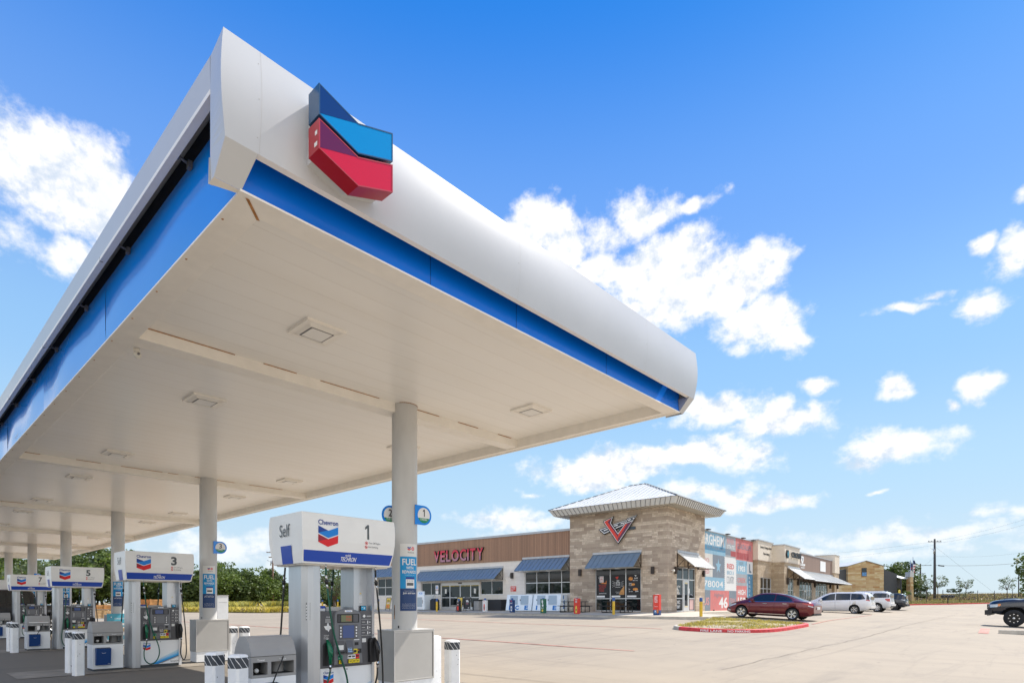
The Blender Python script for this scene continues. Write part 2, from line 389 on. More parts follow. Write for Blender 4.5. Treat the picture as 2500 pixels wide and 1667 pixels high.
# vegetation
def leaf(name, ca, cb, cc):
    m, t, b = pbr(name, ca, .55, spec=.35)
    gi = t.add('ShaderNodeNewGeometry').outputs['Random Per Island']
    oc = t.add('ShaderNodeTexCoord').outputs['Object']
    c = t.mix(gi, ca, cb)
    c = t.mix(t.ramp(t.noise(oc, .55, 3), .35, .65, 0, .8), c, cc); setcol(t, b, c)
    tr = t.add('ShaderNodeBsdfTranslucent', {'Color': t.mix(1.0, c, (1.1, 1.3, .5), 'MULTIPLY')})
    mx = t.add('ShaderNodeMixShader', {0: .22}); t.l.new(b.outputs[0], mx.inputs[1]); t.l.new(tr.outputs[0], mx.inputs[2])
    t.l.new(mx.outputs[0], t.n['Material Output'].inputs['Surface'])
leaf('leaf_oak', (.085, .125, .038), (.155, .19, .06), (.05, .08, .025))
leaf('leaf_bright', (.13, .18, .04), (.20, .25, .06), (.085, .125, .03))
leaf('leaf_dusty', (.10, .13, .07), (.15, .185, .10), (.08, .11, .055))
leaf('leaf_dark', (.03, .06, .02), (.055, .09, .03), (.02, .045, .015))
pbr('bark', (.11, .085, .065), .9, vary=(4, .3)); pbr('pole_wood', (.17, .10, .065), .85, vary=(2, .2)); pbr('pole_dark', (.055, .055, .058), .8)
pbr('wire', (.05, .05, .05), .6); pbr('fence_metal', (.07, .065, .06), .6)
pbr('wall_charcoal', (.055, .06, .068), .6); pbr('roof_metal_far', (.5, .51, .52), .4, metal=.4)
pbr('lumber', (.55, .28, .10), .8, vary=(6, .3)); pbr('lumber_light', (.62, .42, .22), .8, vary=(6, .25))
pbr('flag_red', (.35, .03, .04), .8); pbr('flag_navy', (.02, .03, .10), .8)
# ------------------------------------------------------------------ mesh builder
_tx = {}
def glyphs(s, off=0.0, ext=0.0):
    k = (s, off, ext)
    if k in _tx: return _tx[k]
    cu = bpy.data.curves.new('lettering', 'FONT'); cu.body = s; cu.size = 1; cu.offset = off; cu.extrude = ext; cu.resolution_u = 3
    o = bpy.data.objects.new('lettering', cu); COL.objects.link(o)
    bpy.context.view_layer.update()
    dg = bpy.context.evaluated_depsgraph_get(); me = o.evaluated_get(dg).to_mesh()
    vs = np.array([v.co[:] for v in me.vertices]) if len(me.vertices) else np.zeros((0, 3))
    fs = [tuple(p.vertices) for p in me.polygons]
    o.evaluated_get(dg).to_mesh_clear()
    bpy.data.objects.remove(o); bpy.data.curves.remove(cu)
    _tx[k] = (vs, fs); return _tx[k]
class MB:
    def __init__(s): s.v = []; s.f = []; s.mi = []; s.sm = []; s.mats = []; s.c = 0; s.M = None
    def m(s, name):
        if name not in s.mats: s.mats.append(name)
        s.c = s.mats.index(name); return s
    def P(s, p):
        p = Vector(p)
        if s.M is not None: p = s.M @ p
        s.v.append(p); return len(s.v) - 1
    def face(s, idx, smooth=False): s.f.append(tuple(idx)); s.mi.append(s.c); s.sm.append(smooth)
    def poly(s, pts): s.face([s.P(p) for p in pts]); return s
    def box(s, x0, x1, y0, y1, z0, z1):
        i = [s.P((x, y, z)) for z in (z0, z1) for y in (y0, y1) for x in (x0, x1)]
        for q in ((0, 2, 3, 1), (4, 5, 7, 6), (0, 1, 5, 4), (2, 6, 7, 3), (0, 4, 6, 2), (1, 3, 7, 5)): s.face([i[k] for k in q])
        return s
    def prism(s, pts, ax, a0, a1, smooth=False):
        fn = {'x': lambda a, p: (a, p[0], p[1]), 'y': lambda a, p: (p[0], a, p[1]), 'z': lambda a, p: (p[0], p[1], a)}[ax]
        A = [s.P(fn(a0, p)) for p in pts]; B = [s.P(fn(a1, p)) for p in pts]; n = len(pts)
        s.face(A[::-1]); s.face(B)
        for k in range(n): s.face((A[k], A[(k + 1) % n], B[(k + 1) % n], B[k]), smooth)
        return s
    def hexa(s, a, b):                 # two quads joined
        A = [s.P(p) for p in a]; B = [s.P(p) for p in b]; n = len(a)
        s.face(A[::-1]); s.face(B)
        for k in range(n): s.face((A[k], A[(k + 1) % n], B[(k + 1) % n], B[k]))
        return s
    def tube(s, pts, r, n=8, caps=True):
        pts = [Vector(p) for p in pts]; rs = r if isinstance(r, (list, tuple)) else [r] * len(pts)
        rings = []; up = None
        for k, p in enumerate(pts):
            t = (pts[min(k + 1, len(pts) - 1)] - pts[max(k - 1, 0)]).normalized()
            if up is None: up = Vector((0, 0, 1)) if abs(t.z) < .9 else Vector((1, 0, 0))
            a = t.cross(up)
            if a.length < 1e-4: a = t.cross(Vector((0, 1, 0)))
            a.normalize(); b = a.cross(t).normalized(); up = b
            rings.append([s.P(p + rs[k] * (math.cos(q * 2 * math.pi / n) * a + math.sin(q * 2 * math.pi / n) * b)) for q in range(n)])
        for A, B in zip(rings, rings[1:]):
            for q in range(n): s.face((A[q], A[(q + 1) % n], B[(q + 1) % n], B[q]), True)
        if caps: s.face(rings[0][::-1]); s.face(rings[-1])
        return s
    def lathe(s, prof, c=(0, 0, 0), ax='z', n=24, caps=True):
        fn = {'z': lambda r, h, a: (c[0] + r * math.cos(a), c[1] + r * math.sin(a), c[2] + h),
              'y': lambda r, h, a: (c[0] + r * math.cos(a), c[1] + h, c[2] + r * math.sin(a)),
              'x': lambda r, h, a: (c[0] + h, c[1] + r * math.cos(a), c[2] + r * math.sin(a))}[ax]
        rings = [[s.P(fn(max(r, 1e-4), h, k * 2 * math.pi / n)) for k in range(n)] for r, h in prof]
        for A, B in zip(rings, rings[1:]):
            for q in range(n): s.face((A[q], A[(q + 1) % n], B[(q + 1) % n], B[q]), True)
        if caps: s.face(rings[0][::-1]); s.face(rings[-1])
        return s
    def ball(s, c, r, n=10, sz=1.0):
        return s.lathe([(r * math.sin(math.pi * k / n), -r * sz * math.cos(math.pi * k / n)) for k in range(n + 1)], c, 'z', max(8, n * 2), False)
    def text(s, txt, O, R, U, w, h, off=0.0, ext=0.0, slant=0.0, fn=None, keep=False):
        """lettering fitted into w x h from the lower left corner O, right R, up U"""
        vs, fs = glyphs(txt, off, ext)
        if not len(vs): return s
        O, R, U = Vector(O), Vector(R), Vector(U); N = R.cross(U)
        x0, y0 = vs[:, 0].min(), vs[:, 1].min(); sx = w / (vs[:, 0].max() - x0); sy = h / (vs[:, 1].max() - y0)
        if keep: sx = sy = min(sx, sy)
        base = len(s.v)
        for a, b_, c in vs:
            xx = (a - x0) * sx + slant * (b_ - y0) * sy; yy = (b_ - y0) * sy
            s.P(fn(xx, yy, c) if fn else O + R * xx + U * yy + N * c)
        for f in fs: s.face([base + k for k in f])
        return s
    def flat(s, pts, O, R, U):        # polygon given in a plane
        O, R, U = Vector(O), Vector(R), Vector(U)
        return s.poly([O + R * a + U * b for a, b in pts])
    def build(s, name, parent=None, loc=None, recalc=True, bevel=0, seg=2):
        me = bpy.data.meshes.new(name)
        me.from_pydata([tuple(p) for p in s.v], [], s.f)
        for n_ in s.mats: me.materials.append(MATS[n_])
        me.polygons.foreach_set('material_index', s.mi); me.polygons.foreach_set('use_smooth', s.sm)
        if recalc:
            bm = bmesh.new(); bm.from_mesh(me); bmesh.ops.recalc_face_normals(bm, faces=bm.faces); bm.to_mesh(me); bm.free()
        me.update()
        o = bpy.data.objects.new(name, me); COL.objects.link(o)
        if parent: o.parent = parent
        if loc: o.location = loc
        if bevel:
            b = o.modifiers.new('bevel', 'BEVEL'); b.width = bevel; b.segments = seg; b.limit_method = 'ANGLE'; b.angle_limit = rad(40)
        return o
X, Y, Z = Vector((1, 0, 0)), Vector((0, 1, 0)), Vector((0, 0, 1))
def logo(mb, O, R, U, w, h, e=0.0):
    """two-bar chevron mark"""
    O, R, U = Vector(O), Vector(R), Vector(U); N = R.cross(U)
    for mat, pts, lift in (('ink_blue', [(0, 1), (.5, .79), (1, 1), (1, .64), (.5, .43), (0, .64)], 0), ('ink_navy', [(0, 1), (.47, .80), (0, .65)], .0012),
                     ('ink_red', [(0, .585), (.5, .375), (1, .585), (1, .21), (.5, 0), (0, .21)], 0), ('ink_maroon', [(0, .585), (.47, .385), (0, .235)], .0012)):
        mb.m(mat); mb.poly([O + R * (a * w) + U * (b * h) + N * (lift + e) for a, b in pts])
def frac_seed(k): return random.Random(k)
def sheet(name, poly_rows, mat, kind='structure', zoff=0.0, parent=None, zf=None):
    """rows of (x,y) points joined into a sheet that follows the ground"""
    mb = MB().m(mat); idx = []
    for row in poly_rows: idx.append([mb.P((x, y, (zf or g)(x, y) + zoff)) for x, y in row])
    for A, B in zip(idx, idx[1:]):
        for k in range(len(A) - 1): mb.face((A[k], A[k + 1], B[k + 1], B[k]))
    return mb
def strip(mb, pts, wd, zoff, step=.6, close=False):
    """painted line or joint on the ground"""
    P_ = []
    for a, b in zip(pts, pts[1:]):
        n = max(1, int(math.dist(a, b) / step))
        P_ += [(a[0] + (b[0] - a[0]) * k / n, a[1] + (b[1] - a[1]) * k / n) for k in range(n)]
    P_.append(pts[-1]); last = None
    for k, p in enumerate(P_):
        q0, q1 = P_[max(k - 1, 0)], P_[min(k + 1, len(P_) - 1)]
        dx, dy = q1[0] - q0[0], q1[1] - q0[1]; L = math.hypot(dx, dy) or 1
        nx, ny = -dy / L * wd / 2, dx / L * wd / 2
        cur = (mb.P((p[0] + nx, p[1] + ny, g(p[0] + nx, p[1] + ny) + zoff)), mb.P((p[0] - nx, p[1] - ny, g(p[0] - nx, p[1] - ny) + zoff)))
        if last: mb.face((last[0], last[1], cur[1], cur[0]))
        last = cur
# ------------------------------------------------------------------ ground
def axis(a, b, step, far):
    c = list(np.arange(a, b + .01, step)); s = step; lo = []; hi = []
    p = a
    while p > -far: s *= 1.35; p -= s; lo.append(p)
    s = step; p = b
    while p < far: s *= 1.35; p += s; hi.append(p)
    return lo[::-1] + c + hi
us = axis(-12, 150, 2.0, 1500); vs_ = axis(-24, 130, 2.0, 1500)
mb = MB().m('field_mat')
gi = [[mb.P((u, v, g(u, v) - .03 - (.12 if (-10 < u < 90 and -20 < v < 60) else 0))) for v in vs_] for u in us]
for a in range(len(us) - 1):
    for b in range(len(vs_) - 1): mb.face((gi[a][b], gi[a + 1][b], gi[a + 1][b + 1], gi[a][b + 1]), True)
tag(mb.build('ground', recalc=False), kind='structure')
def umax(v):
    return lerp([(-30, 165), (0, 150), (8.5, 121), (14, 92.5), (22, 90), (40, 88), (52, 70), (58, 46), (63, 34), (68, 30.5), (90, 24), (150, 18)], v)
rows = []
for v in np.arange(-30, 141, 1.0):
    um = umax(v); n = 150
    rows.append([(-40 + (um + 40) * k / n, float(v)) for k in range(n + 1)])
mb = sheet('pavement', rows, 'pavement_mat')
for i, p in enumerate(mb.v): pass
tag(mb.build('pavement', recalc=False), kind='structure')
# saw-cut joints, painted fire-lane lines
mb = MB().m('joint_dark')
R_ = random.Random(5)
def wob(a, b, amp=.05, n=14):
    out = []
    for k in range(n + 1):
        t_ = k / n; out.append((a[0] + (b[0] - a[0]) * t_ + R_.uniform(-amp, amp), a[1] + (b[1] - a[1]) * t_ + R_.uniform(-amp, amp)))
    return out
strip(mb, wob((8.4, 9.3), (8.6, 7.0), .01), .022, .012, .4); strip(mb, wob((8.6, 7.0), (9.1, -6), .01), .022, .012, .4)
strip(mb, wob((9.9, 11.7), (22.5, 12.15), .05), .014, .012, .4)
strip(mb, wob((12.6, 5.4), (24.6, 5.2), .06), .016, .012, .4); strip(mb, wob((24.6, 5.2), (66, 6.6), .06, 30), .022, .012, .5)
strip(mb, wob((24.5, 5.2), (22.8, 12), .03), .025, .012, .4)
strip(mb, wob((2.3, 9.6), (-2, 14.0), .005), .02, .012, .4)
for vv in (18.5, 24.5, 31, 37.5): strip(mb, wob((9.0, vv), (29.8, vv + .4), .04), .02, .012, .5)
for uu in (19.0,): strip(mb, wob((uu, 3), (uu, 44), .04, 30), .02, .012, .5)
tag(mb.build('pavement_joints', recalc=False), kind='structure')
for k in range(6):                    # flush concrete island pads under each dispenser row
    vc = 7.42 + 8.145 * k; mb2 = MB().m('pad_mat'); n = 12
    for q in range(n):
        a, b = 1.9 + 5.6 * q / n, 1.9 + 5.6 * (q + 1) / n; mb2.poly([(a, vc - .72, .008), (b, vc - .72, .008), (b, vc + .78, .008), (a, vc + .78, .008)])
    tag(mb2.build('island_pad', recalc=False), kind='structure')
mb = MB().m('red_line')
strip(mb, [(14.85, 11.0), (14.9, 48)], .11, .013); strip(mb, [(23.3, 12.6), (23.0, 20), (24.0, 34), (24.2, 46)], .12, .013)
strip(mb, [(14.85, 11.0), (15.0, 9.0)], .08, .013)
strip(mb, [(32.0, 9.0), (40, 9.6), (52, 10.4)], .09, .013)
strip(mb, [(31.9, 2.25), (36.5, 2.5)], .34, .014)
tag(mb.build('fire_lane_line', recalc=False), kind='structure')

# building frame: x runs along the side wall, y along the front
BO = Vector((35.65, 18.87, 0)); BA = rad(2.808)
def bw(x, y): return (BO.x + x * math.cos(BA) - y * math.sin(BA), BO.y + x * math.sin(BA) + y * math.cos(BA))
def bl(u, v):
    a, b = u - BO.x, v - BO.y; return (a * math.cos(BA) + b * math.sin(BA), -a * math.sin(BA) + b * math.cos(BA))
# sidewalk round the shop: front apron, side apron, with a cast kerb
kerb = [(-4.35, 38.2), (-4.35, 22), (-4.5, 13.5), (-4.7, 9), (-5.0, 4), (-5.6, .6), (-5.6, -1.2), (-5.35, -3.6), (-4.9, -4.7), (-3.2, -5.0), (-1.7, -4.2), (-.6, -2.6), (.6, -2.2), (52.5, -2.2)]
def dense(pts, step):
    out = []
    for a, b in zip(pts, pts[1:]):
        n = max(1, int(math.dist(a, b) / step)); out += [(a[0] + (b[0] - a[0]) * k / n, a[1] + (b[1] - a[1]) * k / n) for k in range(n)]
    return out + [pts[-1]]
K = dense(kerb, .8)
def top_at(x, y): u, v = bw(x, y); return max(g(u, v) + .15, min(.86, .15 + g(u, v)))
mb = MB().m('sidewalk_mat')
inner = []
for (x, y) in K:
    if y > -1.5 and x < 1: inner.append((.8, max(y, .8)))
    elif x < .7: inner.append((.8, .8))
    else: inner.append((x, .8))
last = None
for (x, y), (ix, iy) in zip(K, inner):
    row = []
    zt = top_at(x, y); zi = .86
    for q in range(7):
        s_ = q / 6; px_, py_ = x + (ix - x) * s_, y + (iy - y) * s_; u, v = bw(px_, py_)
        zz = max(zt + (zi - zt) * s_, g(u, v) + .03)
        row.append(mb.P((u, v, zz)))
    if last:
        for q in range(6): mb.face((last[q], last[q + 1], row[q + 1], row[q]))
    last = row
tag(mb.build('sidewalk', recalc=False), kind='structure')
def make_kerb(name, pts, mats, width=.16, close=False, side=1, h=.15):
    """kerb with a rounded nose; pts in world x,y, the face looks to the left of travel"""
    mb = MB(); last = None; n = len(pts)
    for k, p in enumerate(pts):
        q0, q1 = pts[(k - 1) % n if close else max(k - 1, 0)], pts[(k + 1) % n if close else min(k + 1, n - 1)]
        dx, dy = q1[0] - q0[0], q1[1] - q0[1]; L = math.hypot(dx, dy) or 1; nx, ny = -dy / L * side, dx / L * side
        z0 = g(*p)
        prof = [(0.03, -.1), (0.0, h - .03), (-.02, h - .008), (-.045, h + .003), (-width, h + .004), (-width, -.1)]
        row = [mb.P((p[0] + nx * a, p[1] + ny * a, z0 + b)) for a, b in prof]
        if last:
            mb.m(mats if isinstance(mats, str) else mats(k))
            for q in range(len(row) - 1): mb.face((last[q], last[q + 1], row[q + 1], row[q]))
        else: first = row
        last = row
    if close:
        mb.m(mats if isinstance(mats, str) else mats(0))
        for q in range(len(last) - 1): mb.face((last[q], last[q + 1], first[q + 1], first[q]))
    return mb.build(name)
tag(make_kerb('sidewalk_kerb', [bw(x, y) for x, y in K], 'kerb_mat', side=-1), kind='structure')
# planted island with a red kerb
isl = [(31.3, 14.0), (29.8, 13.4), (27.5, 12.9), (25.6, 12.6), (24.4, 12.55), (23.7, 12.3), (23.3, 11.8), (23.15, 11.1), (23.3, 10.3), (23.7, 9.5), (24.4, 8.85), (25.4, 8.55), (26.6, 8.5), (28.6, 8.55), (30.4, 8.65), (30.75, 8.9), (30.7, 9.4), (30.9, 11.5)]
def smooth_closed(p, it=2):
    for _ in range(it):
        q = []
        for a, b in zip(p, p[1:] + p[:1]): q += [(a[0] * .75 + b[0] * .25, a[1] * .75 + b[1] * .25), (a[0] * .25 + b[0] * .75, a[1] * .25 + b[1] * .75)]
        p = q
    return p
IS = smooth_closed(isl)
def kmat(k):
    p = IS[k % len(IS)]
    return 'kerb_red' if (p[1] < 11.75 and p[0] < 30.6) or (p[1] < 9.6) else 'kerb_mat'
isl_o = thing('kerb_island', 'planted kerb island with red painted fire lane kerb and dry grass', 'kerb island', (0, 0, 0))
o = make_kerb('kerb', IS, kmat, close=True, side=-1)
o.parent = isl_o
mb = MB().m('gravel_mat'); cx = sum(p[0] for p in IS) / len(IS); cy = sum(p[1] for p in IS) / len(IS)
rings = []
for s_ in (.975, .8, .6, .4, .2):
    rings.append([mb.P((cx + (p[0] - cx) * s_, cy + (p[1] - cy) * s_, g(cx + (p[0] - cx) * s_, cy + (p[1] - cy) * s_) + .125 + .05 * (1 - s_) + .015 * math.sin(p[0] * 5 + s_ * 9))) for p in IS])
for A, B in zip(rings, rings[1:]):
    for q in range(len(A)): mb.face((A[q], A[(q + 1) % len(A)], B[(q + 1) % len(A)], B[q]))
mb.face(rings[-1]); mb.build('soil', isl_o)
# FIRE LANE NO PARKING stencilled on the kerb face
def on_kerb(txt, i0, mb, h=.085):
    acc = [0]
    for a, b in zip(IS[i0:], IS[i0 + 1:]): acc.append(acc[-1] + math.dist(a, b))
    def fn(x, y, c):
        k = 0
        while k < len(acc) - 2 and acc[k + 1] < x: k += 1
        a, b = IS[i0 + k], IS[i0 + k + 1]; t_ = (x - acc[k]) / (acc[k + 1] - acc[k]); px_, py_ = a[0] + (b[0] - a[0]) * t_, a[1] + (b[1] - a[1]) * t_
        dx, dy = b[0] - a[0], b[1] - a[1]; L = math.hypot(dx, dy); nx, ny = dy / L, -dx / L
        s_ = 1
        off = .03 - (.03 / .22) * (y + .03 + .1) + .006
        return (px_ - nx * -s_ * off * -1 * -1, py_ - ny * -s_ * off * -1 * -1, g(px_, py_) + .02 + y)
    return fn
near = min(range(len(IS)), key=lambda k: math.hypot(IS[k][0] - 23.25, IS[k][1] - 10.75))
for txt, k0, wd in (('FIRE LANE', near, .85), ('NO PARKING', near + 5, .9)):
    mb = MB().m('ink_white'); fn = on_kerb(txt, k0, mb); mb.text(txt, (0, 0, 0), X, Z, wd, .085, .01, fn=fn); mb.build('kerb_lettering', isl_o)
# grass tufts on the island: nobody could count them
def tufts(name, n, place, h, mats, w_=.012, seed=1, kind='stuff', zo=0.0, label=None, cat=None, parent=None):
    R = random.Random(seed); mb = MB(); [mb.m(q) for q in mats]
    for _ in range(n):
        p = place(R)
        if p is None: continue
        x, y = p; z = g(x, y) + zo; mb.c = R.randrange(len(mats)); hh = h * R.uniform(.4, 1.25)
        for b in range(3):
            a = R.uniform(0, 6.28); l = R.uniform(.1, .6) * hh; ww = w_ * R.uniform(.6, 1.6); ox_, oy_ = R.uniform(-.06, .06), R.uniform(-.06, .06)
            c_, s_ = math.cos(a), math.sin(a)
            A = mb.P((x + ox_ - s_ * ww, y + oy_ + c_ * ww, z)); B = mb.P((x + ox_ + s_ * ww, y + oy_ - c_ * ww, z))
            C = mb.P((x + ox_ + c_ * l * .4 + s_ * ww * .6, y + oy_ + s_ * l * .4 - c_ * ww * .6, z + hh * .6)); D = mb.P((x + ox_ + c_ * l, y + oy_ + s_ * l, z + hh))
            mb.face((A, B, C)); mb.face((A, C, D))
    o = mb.build(name, parent, recalc=False)
    return tag(o, label, cat, kind=kind)
def in_poly(x, y, P):
    c = False
    for (x1, y1), (x2, y2) in zip(P, P[1:] + P[:1]):
        if (y1 > y) != (y2 > y) and x < (x2 - x1) * (y - y1) / (y2 - y1) + x1: c = not c
    return c
INN = [(cx + (p[0] - cx) * .93, cy + (p[1] - cy) * .93) for p in IS]
def isl_place(R):
    x, y = R.uniform(23.2, 31.2), R.uniform(8.6, 14)
    if not in_poly(x, y, INN): return None
    if math.sin(x * 1.7 + 1) + math.sin(y * 2.3 + x) < -.5 and R.random() < .8: return None
    return x, y
tufts('grass', 6000, isl_place, .09, ['blade_dry', 'blade_green', 'blade_dry', 'blade_yellow', 'blade_dry'], .008, 3, zo=.14, label='short dry grass on the planted kerb island', cat='grass')
# ------------------------------------------------------------------ fuel canopy
CU0, CU1, CV0, CV1 = 1.80, 8.53, 4.32, 51.2
ZB, ZD, ZT = 4.47, 4.63, 5.37
canopy = thing('fuel_canopy', 'long white fuel canopy with blue band and cream soffit over the pump islands', 'gas station canopy', ((CU0 + CU1) / 2, (CV0 + CV1) / 2, 0))
CO = Vector(canopy.location)
def cbuild(mb, name, parent=None, **k):
    for p in mb.v: p -= CO
    return mb.build(name, parent or canopy, **k)
mb = MB().m('soffit'); mb.box(CU0 + .2, CU1 - .1, CV0 + .2, CV1 - .2, ZD, ZD + .05); cbuild(mb, 'soffit')
# cream perimeter gutter
mb = MB().m('cream_trim')
G_ = .22
mb.box(CU0 + .035, CU1, CV0 + .035, CV0 + G_, ZB, ZD + .04); mb.box(CU0 + .035, CU1, CV1 - G_, CV1, ZB, ZD + .04)
mb.box(CU0 + .035, CU0 + G_, CV0 + G_, CV1 - G_, ZB, ZD + .04); mb.box(CU1 - .14, CU1, CV0 + G_, CV1 - G_, ZB, ZD + .04)
mb.box(CU0 - .012, CU1 + .012, CV0 - .012, CV0 + .03, ZB - .012, ZB + .004); mb.box(CU0 - .012, CU0 + .03, CV0 + .03, CV1, ZB - .012, ZB + .004)
mb.box(CU1 - .03, CU1 + .012, CV0 + .03, CV1, ZB - .012, ZB + .004)
mb.m('rust')
for k in range(60):
    v = CV0 + .4 + k * .78; mb.box(CU0 + .02, CU0 + .034, v, v + .015, ZB - .016, ZB - .010)
mb.poly([(CU0 + .05, CV0 + .05, ZB - .004), (CU0 + .075, CV0 + .045, ZB - .004), (CU0 + .24, CV0 + .235, ZB - .004), (CU0 + .215, CV0 + .24, ZB - .004)])
cbuild(mb, 'gutter_trim')
PC = [7.64 + 8.14 * k for k in range(6)]        # column lines
# cross beams with rust along the caulk
for k, v in enumerate(PC):
    mb = MB().m('cream_trim'); mb.box(CU0 + G_, CU1 - .14, v - .02, v + .24, ZB + .015, ZD + .03)
    mb.m('rust'); R = random.Random(k)
    u = CU0 + .25
    while u < (CU1 - .4 if k < 2 else 2.2):
        l = R.uniform(.2, 1.2); t_ = R.uniform(.002, .010 if k == 0 else .005); mb.box(u, min(u + l, CU1 - .3), v - .022 - t_ * .6, v - .0205, ZD - .010, ZD - .002); u += l + R.uniform(.05, .8)
    cbuild(mb, 'cross_beam')
# curved white fascia on the short (pump-side) face
def prof(z):
    t_ = (z - 4.66) / (ZT - 4.66); return .185 + .035 * math.sin(math.pi * min(1, max(0, t_))) + .02 * t_
NZ = 14
zs = [4.66 + (ZT - 4.66) * k / NZ for k in range(NZ + 1)]
def fascia_run(mb, a0, a1, place, seams):
    cuts = sorted(set([a0, a1] + [s_ for s_ in seams if a0 < s_ < a1]))
    for s0, s1 in zip(cuts, cuts[1:]):
        A = [mb.P(place(s0, prof(z), z)) for z in zs]; B = [mb.P(place(s1, prof(z), z)) for z in zs]
        for q in range(NZ): mb.face((A[q], B[q], B[q + 1], A[q + 1]), True)
mb = MB().m('fascia_white')
P1 = lambda a, o, z: (a, CV0 - o, z)
fascia_run(mb, CU0, CU1, P1, [])
# mitred ends so the two faces meet along one bent edge
for su, cu in ((-1, CU0), (1, CU1)):
    A = [mb.P((cu, CV0 - prof(z), z)) for z in zs]; B = [mb.P((cu + su * prof(z) * (.68 if su > 0 else 1), CV0 - prof(z), z)) for z in zs]
    for q in range(NZ): mb.face((A[q], B[q], B[q + 1], A[q + 1]), True)
# lower lip and top return
mb.m('cream_trim'); lo = prof(4.66)
mb.poly([(CU0 + .04, CV0 - lo, 4.66), (CU1 - .03, CV0 - lo, 4.66), (CU1 - .03, CV0 - lo + .05, 4.655), (CU0 + .04, CV0 - lo + .05, 4.655)])
mb.poly([(CU0 + .04, CV0 - lo + .05, 4.655), (CU1 - .03, CV0 - lo + .05, 4.655), (CU1 - .03, CV0 - lo + .05, 4.70), (CU0 + .04, CV0 - lo + .05, 4.70)])
mb.m('fascia_white')
mb.poly([(CU0, CV0 - prof(ZT), ZT), (CU1, CV0 - prof(ZT), ZT), (CU1, CV0 + .2, ZT), (CU0, CV0 + .2, ZT)])
mb.m('cabinet_grey')
for u in (CU0 + .04, 4.55, 7.15):       # seams and their rivets
    for z in zs[2:-1:5]: mb.ball((u - .012, CV0 - prof(z) + .001, z), .004, 4)
for u in (CU0 + .045, 4.56, 7.16):
    for q in range(NZ):
        z0_, z1_ = zs[q], zs[q + 1]
        mb.poly([(u, CV0 - prof(z0_) - .0012, z0_), (u + .0018, CV0 - prof(z0_) - .0012, z0_), (u + .0018, CV0 - prof(z1_) - .0012, z1_), (u, CV0 - prof(z1_) - .0012, z1_)])
cbuild(mb, 'end_fascia')
# long side fascia: only the upper shell is left, the lit blue panel shows underneath
mb = MB().m('fascia_white')
P2 = lambda a, o, z: (CU0 - .18 - .01 * (z - ZL), a, z)
zl = [4.66 + (5.18 - 4.66) * 0 + k for k in []]
ZL = 5.14
zz = [ZL + (ZT - ZL) * k / 5 for k in range(6)]
for s0 in [CV0 - .0] + []:
    pass
seams = [CV0 + .089] + [CV0 + 3.1 * k for k in range(1, 16)] + [CV1]
for s0, s1 in zip(seams, seams[1:]):
    A = [mb.P(P2(s0, prof(z), z)) for z in zz]; B = [mb.P(P2(s1, prof(z), z)) for z in zz]
    for q in range(5): mb.face((A[q], B[q], B[q + 1], A[q + 1]), True)
    mb.m('bracket_grey'); mb.box(CU0 - .183, CU0 - .15, s1 - .003, s1 + .003, ZL - .04, ZL + .005); mb.m('fascia_white')
mb.m('cream_trim'); o_ = .18
mb.box(CU0 - o_ - .002, CU0 - o_ + .055, CV0 + .09, CV1, ZL - .035, ZL)
mb.m('fascia_white'); mb.poly([(CU0 - .182, CV0, ZT), (CU0 - .182, CV1, ZT), (CU0 + .2, CV1, ZT), (CU0 + .2, CV0, ZT)])
cbuild(mb, 'side_fascia')
# folded corner pieces
for su, cu in ((-1, CU0), (1, CU1)):
    mb = MB().m('fascia_white'); o0 = prof(4.66)
    f = lambda a, o, z: (cu + su * a * (.68 if su > 0 and a > 0 else 1), CV0 - o, z)
    mb.poly([f(o0, o0, 4.66), f(-.04, o0, 4.66), f(.0, 0.0, ZB), f(.19, .0, ZB)])            # sloping face
    if su < 0:
        zc = [ZB, 4.66] + zs[1:]
        out = [.175] + [.18 for z in zs]; outf = [.175] + [prof(z) for z in zs]
        vfront = [CV0] + [CV0 - prof(z) for z in zs]
        A = [mb.P((cu - o, vv, z)) for o, vv, z in zip(outf, vfront, zc)]; B = [mb.P((cu - o, CV0 + .09, z)) for o, z in zip(out, zc)]
        for q in range(len(A) - 1): mb.face((A[q], B[q], B[q + 1], A[q + 1]))
        mb.poly([(cu - .19, CV0 + .10, ZB), (cu - .16, CV0 + .10, ZB), (cu - o0 + .03, CV0 + .10, 4.66), (cu - o0, CV0 + .10, 4.66)])
        mb.m('cream_trim'); mb.poly([(cu - .19, CV0, ZB - .001), (cu, CV0, ZB - .001), (cu, CV0 + .045, ZB - .001), (cu - .19, CV0 + .1, ZB - .001)])
    else:
        zc = [ZB, 4.66] + zs[1:]; out = [.19] + [prof(z) for z in zs]; vfront = [CV0] + [CV0 - prof(z) for z in zs]
        A = [mb.P((cu + o * .68, vv, z)) for o, vv, z in zip(out, vfront, zc)]; B = [mb.P((cu + o * .68, CV0 + .3, z)) for o, z in zip(out, zc)]
        for q in range(len(A) - 1): mb.face((A[q], B[q], B[q + 1], A[q + 1]))
        mb.m('galv'); mb.poly([(cu - .03, CV0 - o0 + .002, 4.655), (cu - .03, CV0 - .003, 4.66), (cu - .01, CV0 - .003, ZB)])
    cbuild(mb, 'corner_piece')
mb = MB().m('fascia_white')            # shop-side and far faces
P3 = lambda a, o, z: (CU1 + o * .68, a, z)
fascia_run(mb, CV0 + .3, CV1, P3, [])
mb.box(CU0 - .2, CU1 + .2, CV1, CV1 + .15, 4.66, ZT)
mb.poly([(CU1 + prof(ZT), CV0, ZT), (CU1 + prof(ZT), CV1, ZT), (CU1 - .2, CV1, ZT), (CU1 - .2, CV0, ZT)])
cbuild(mb, 'far_fascia')
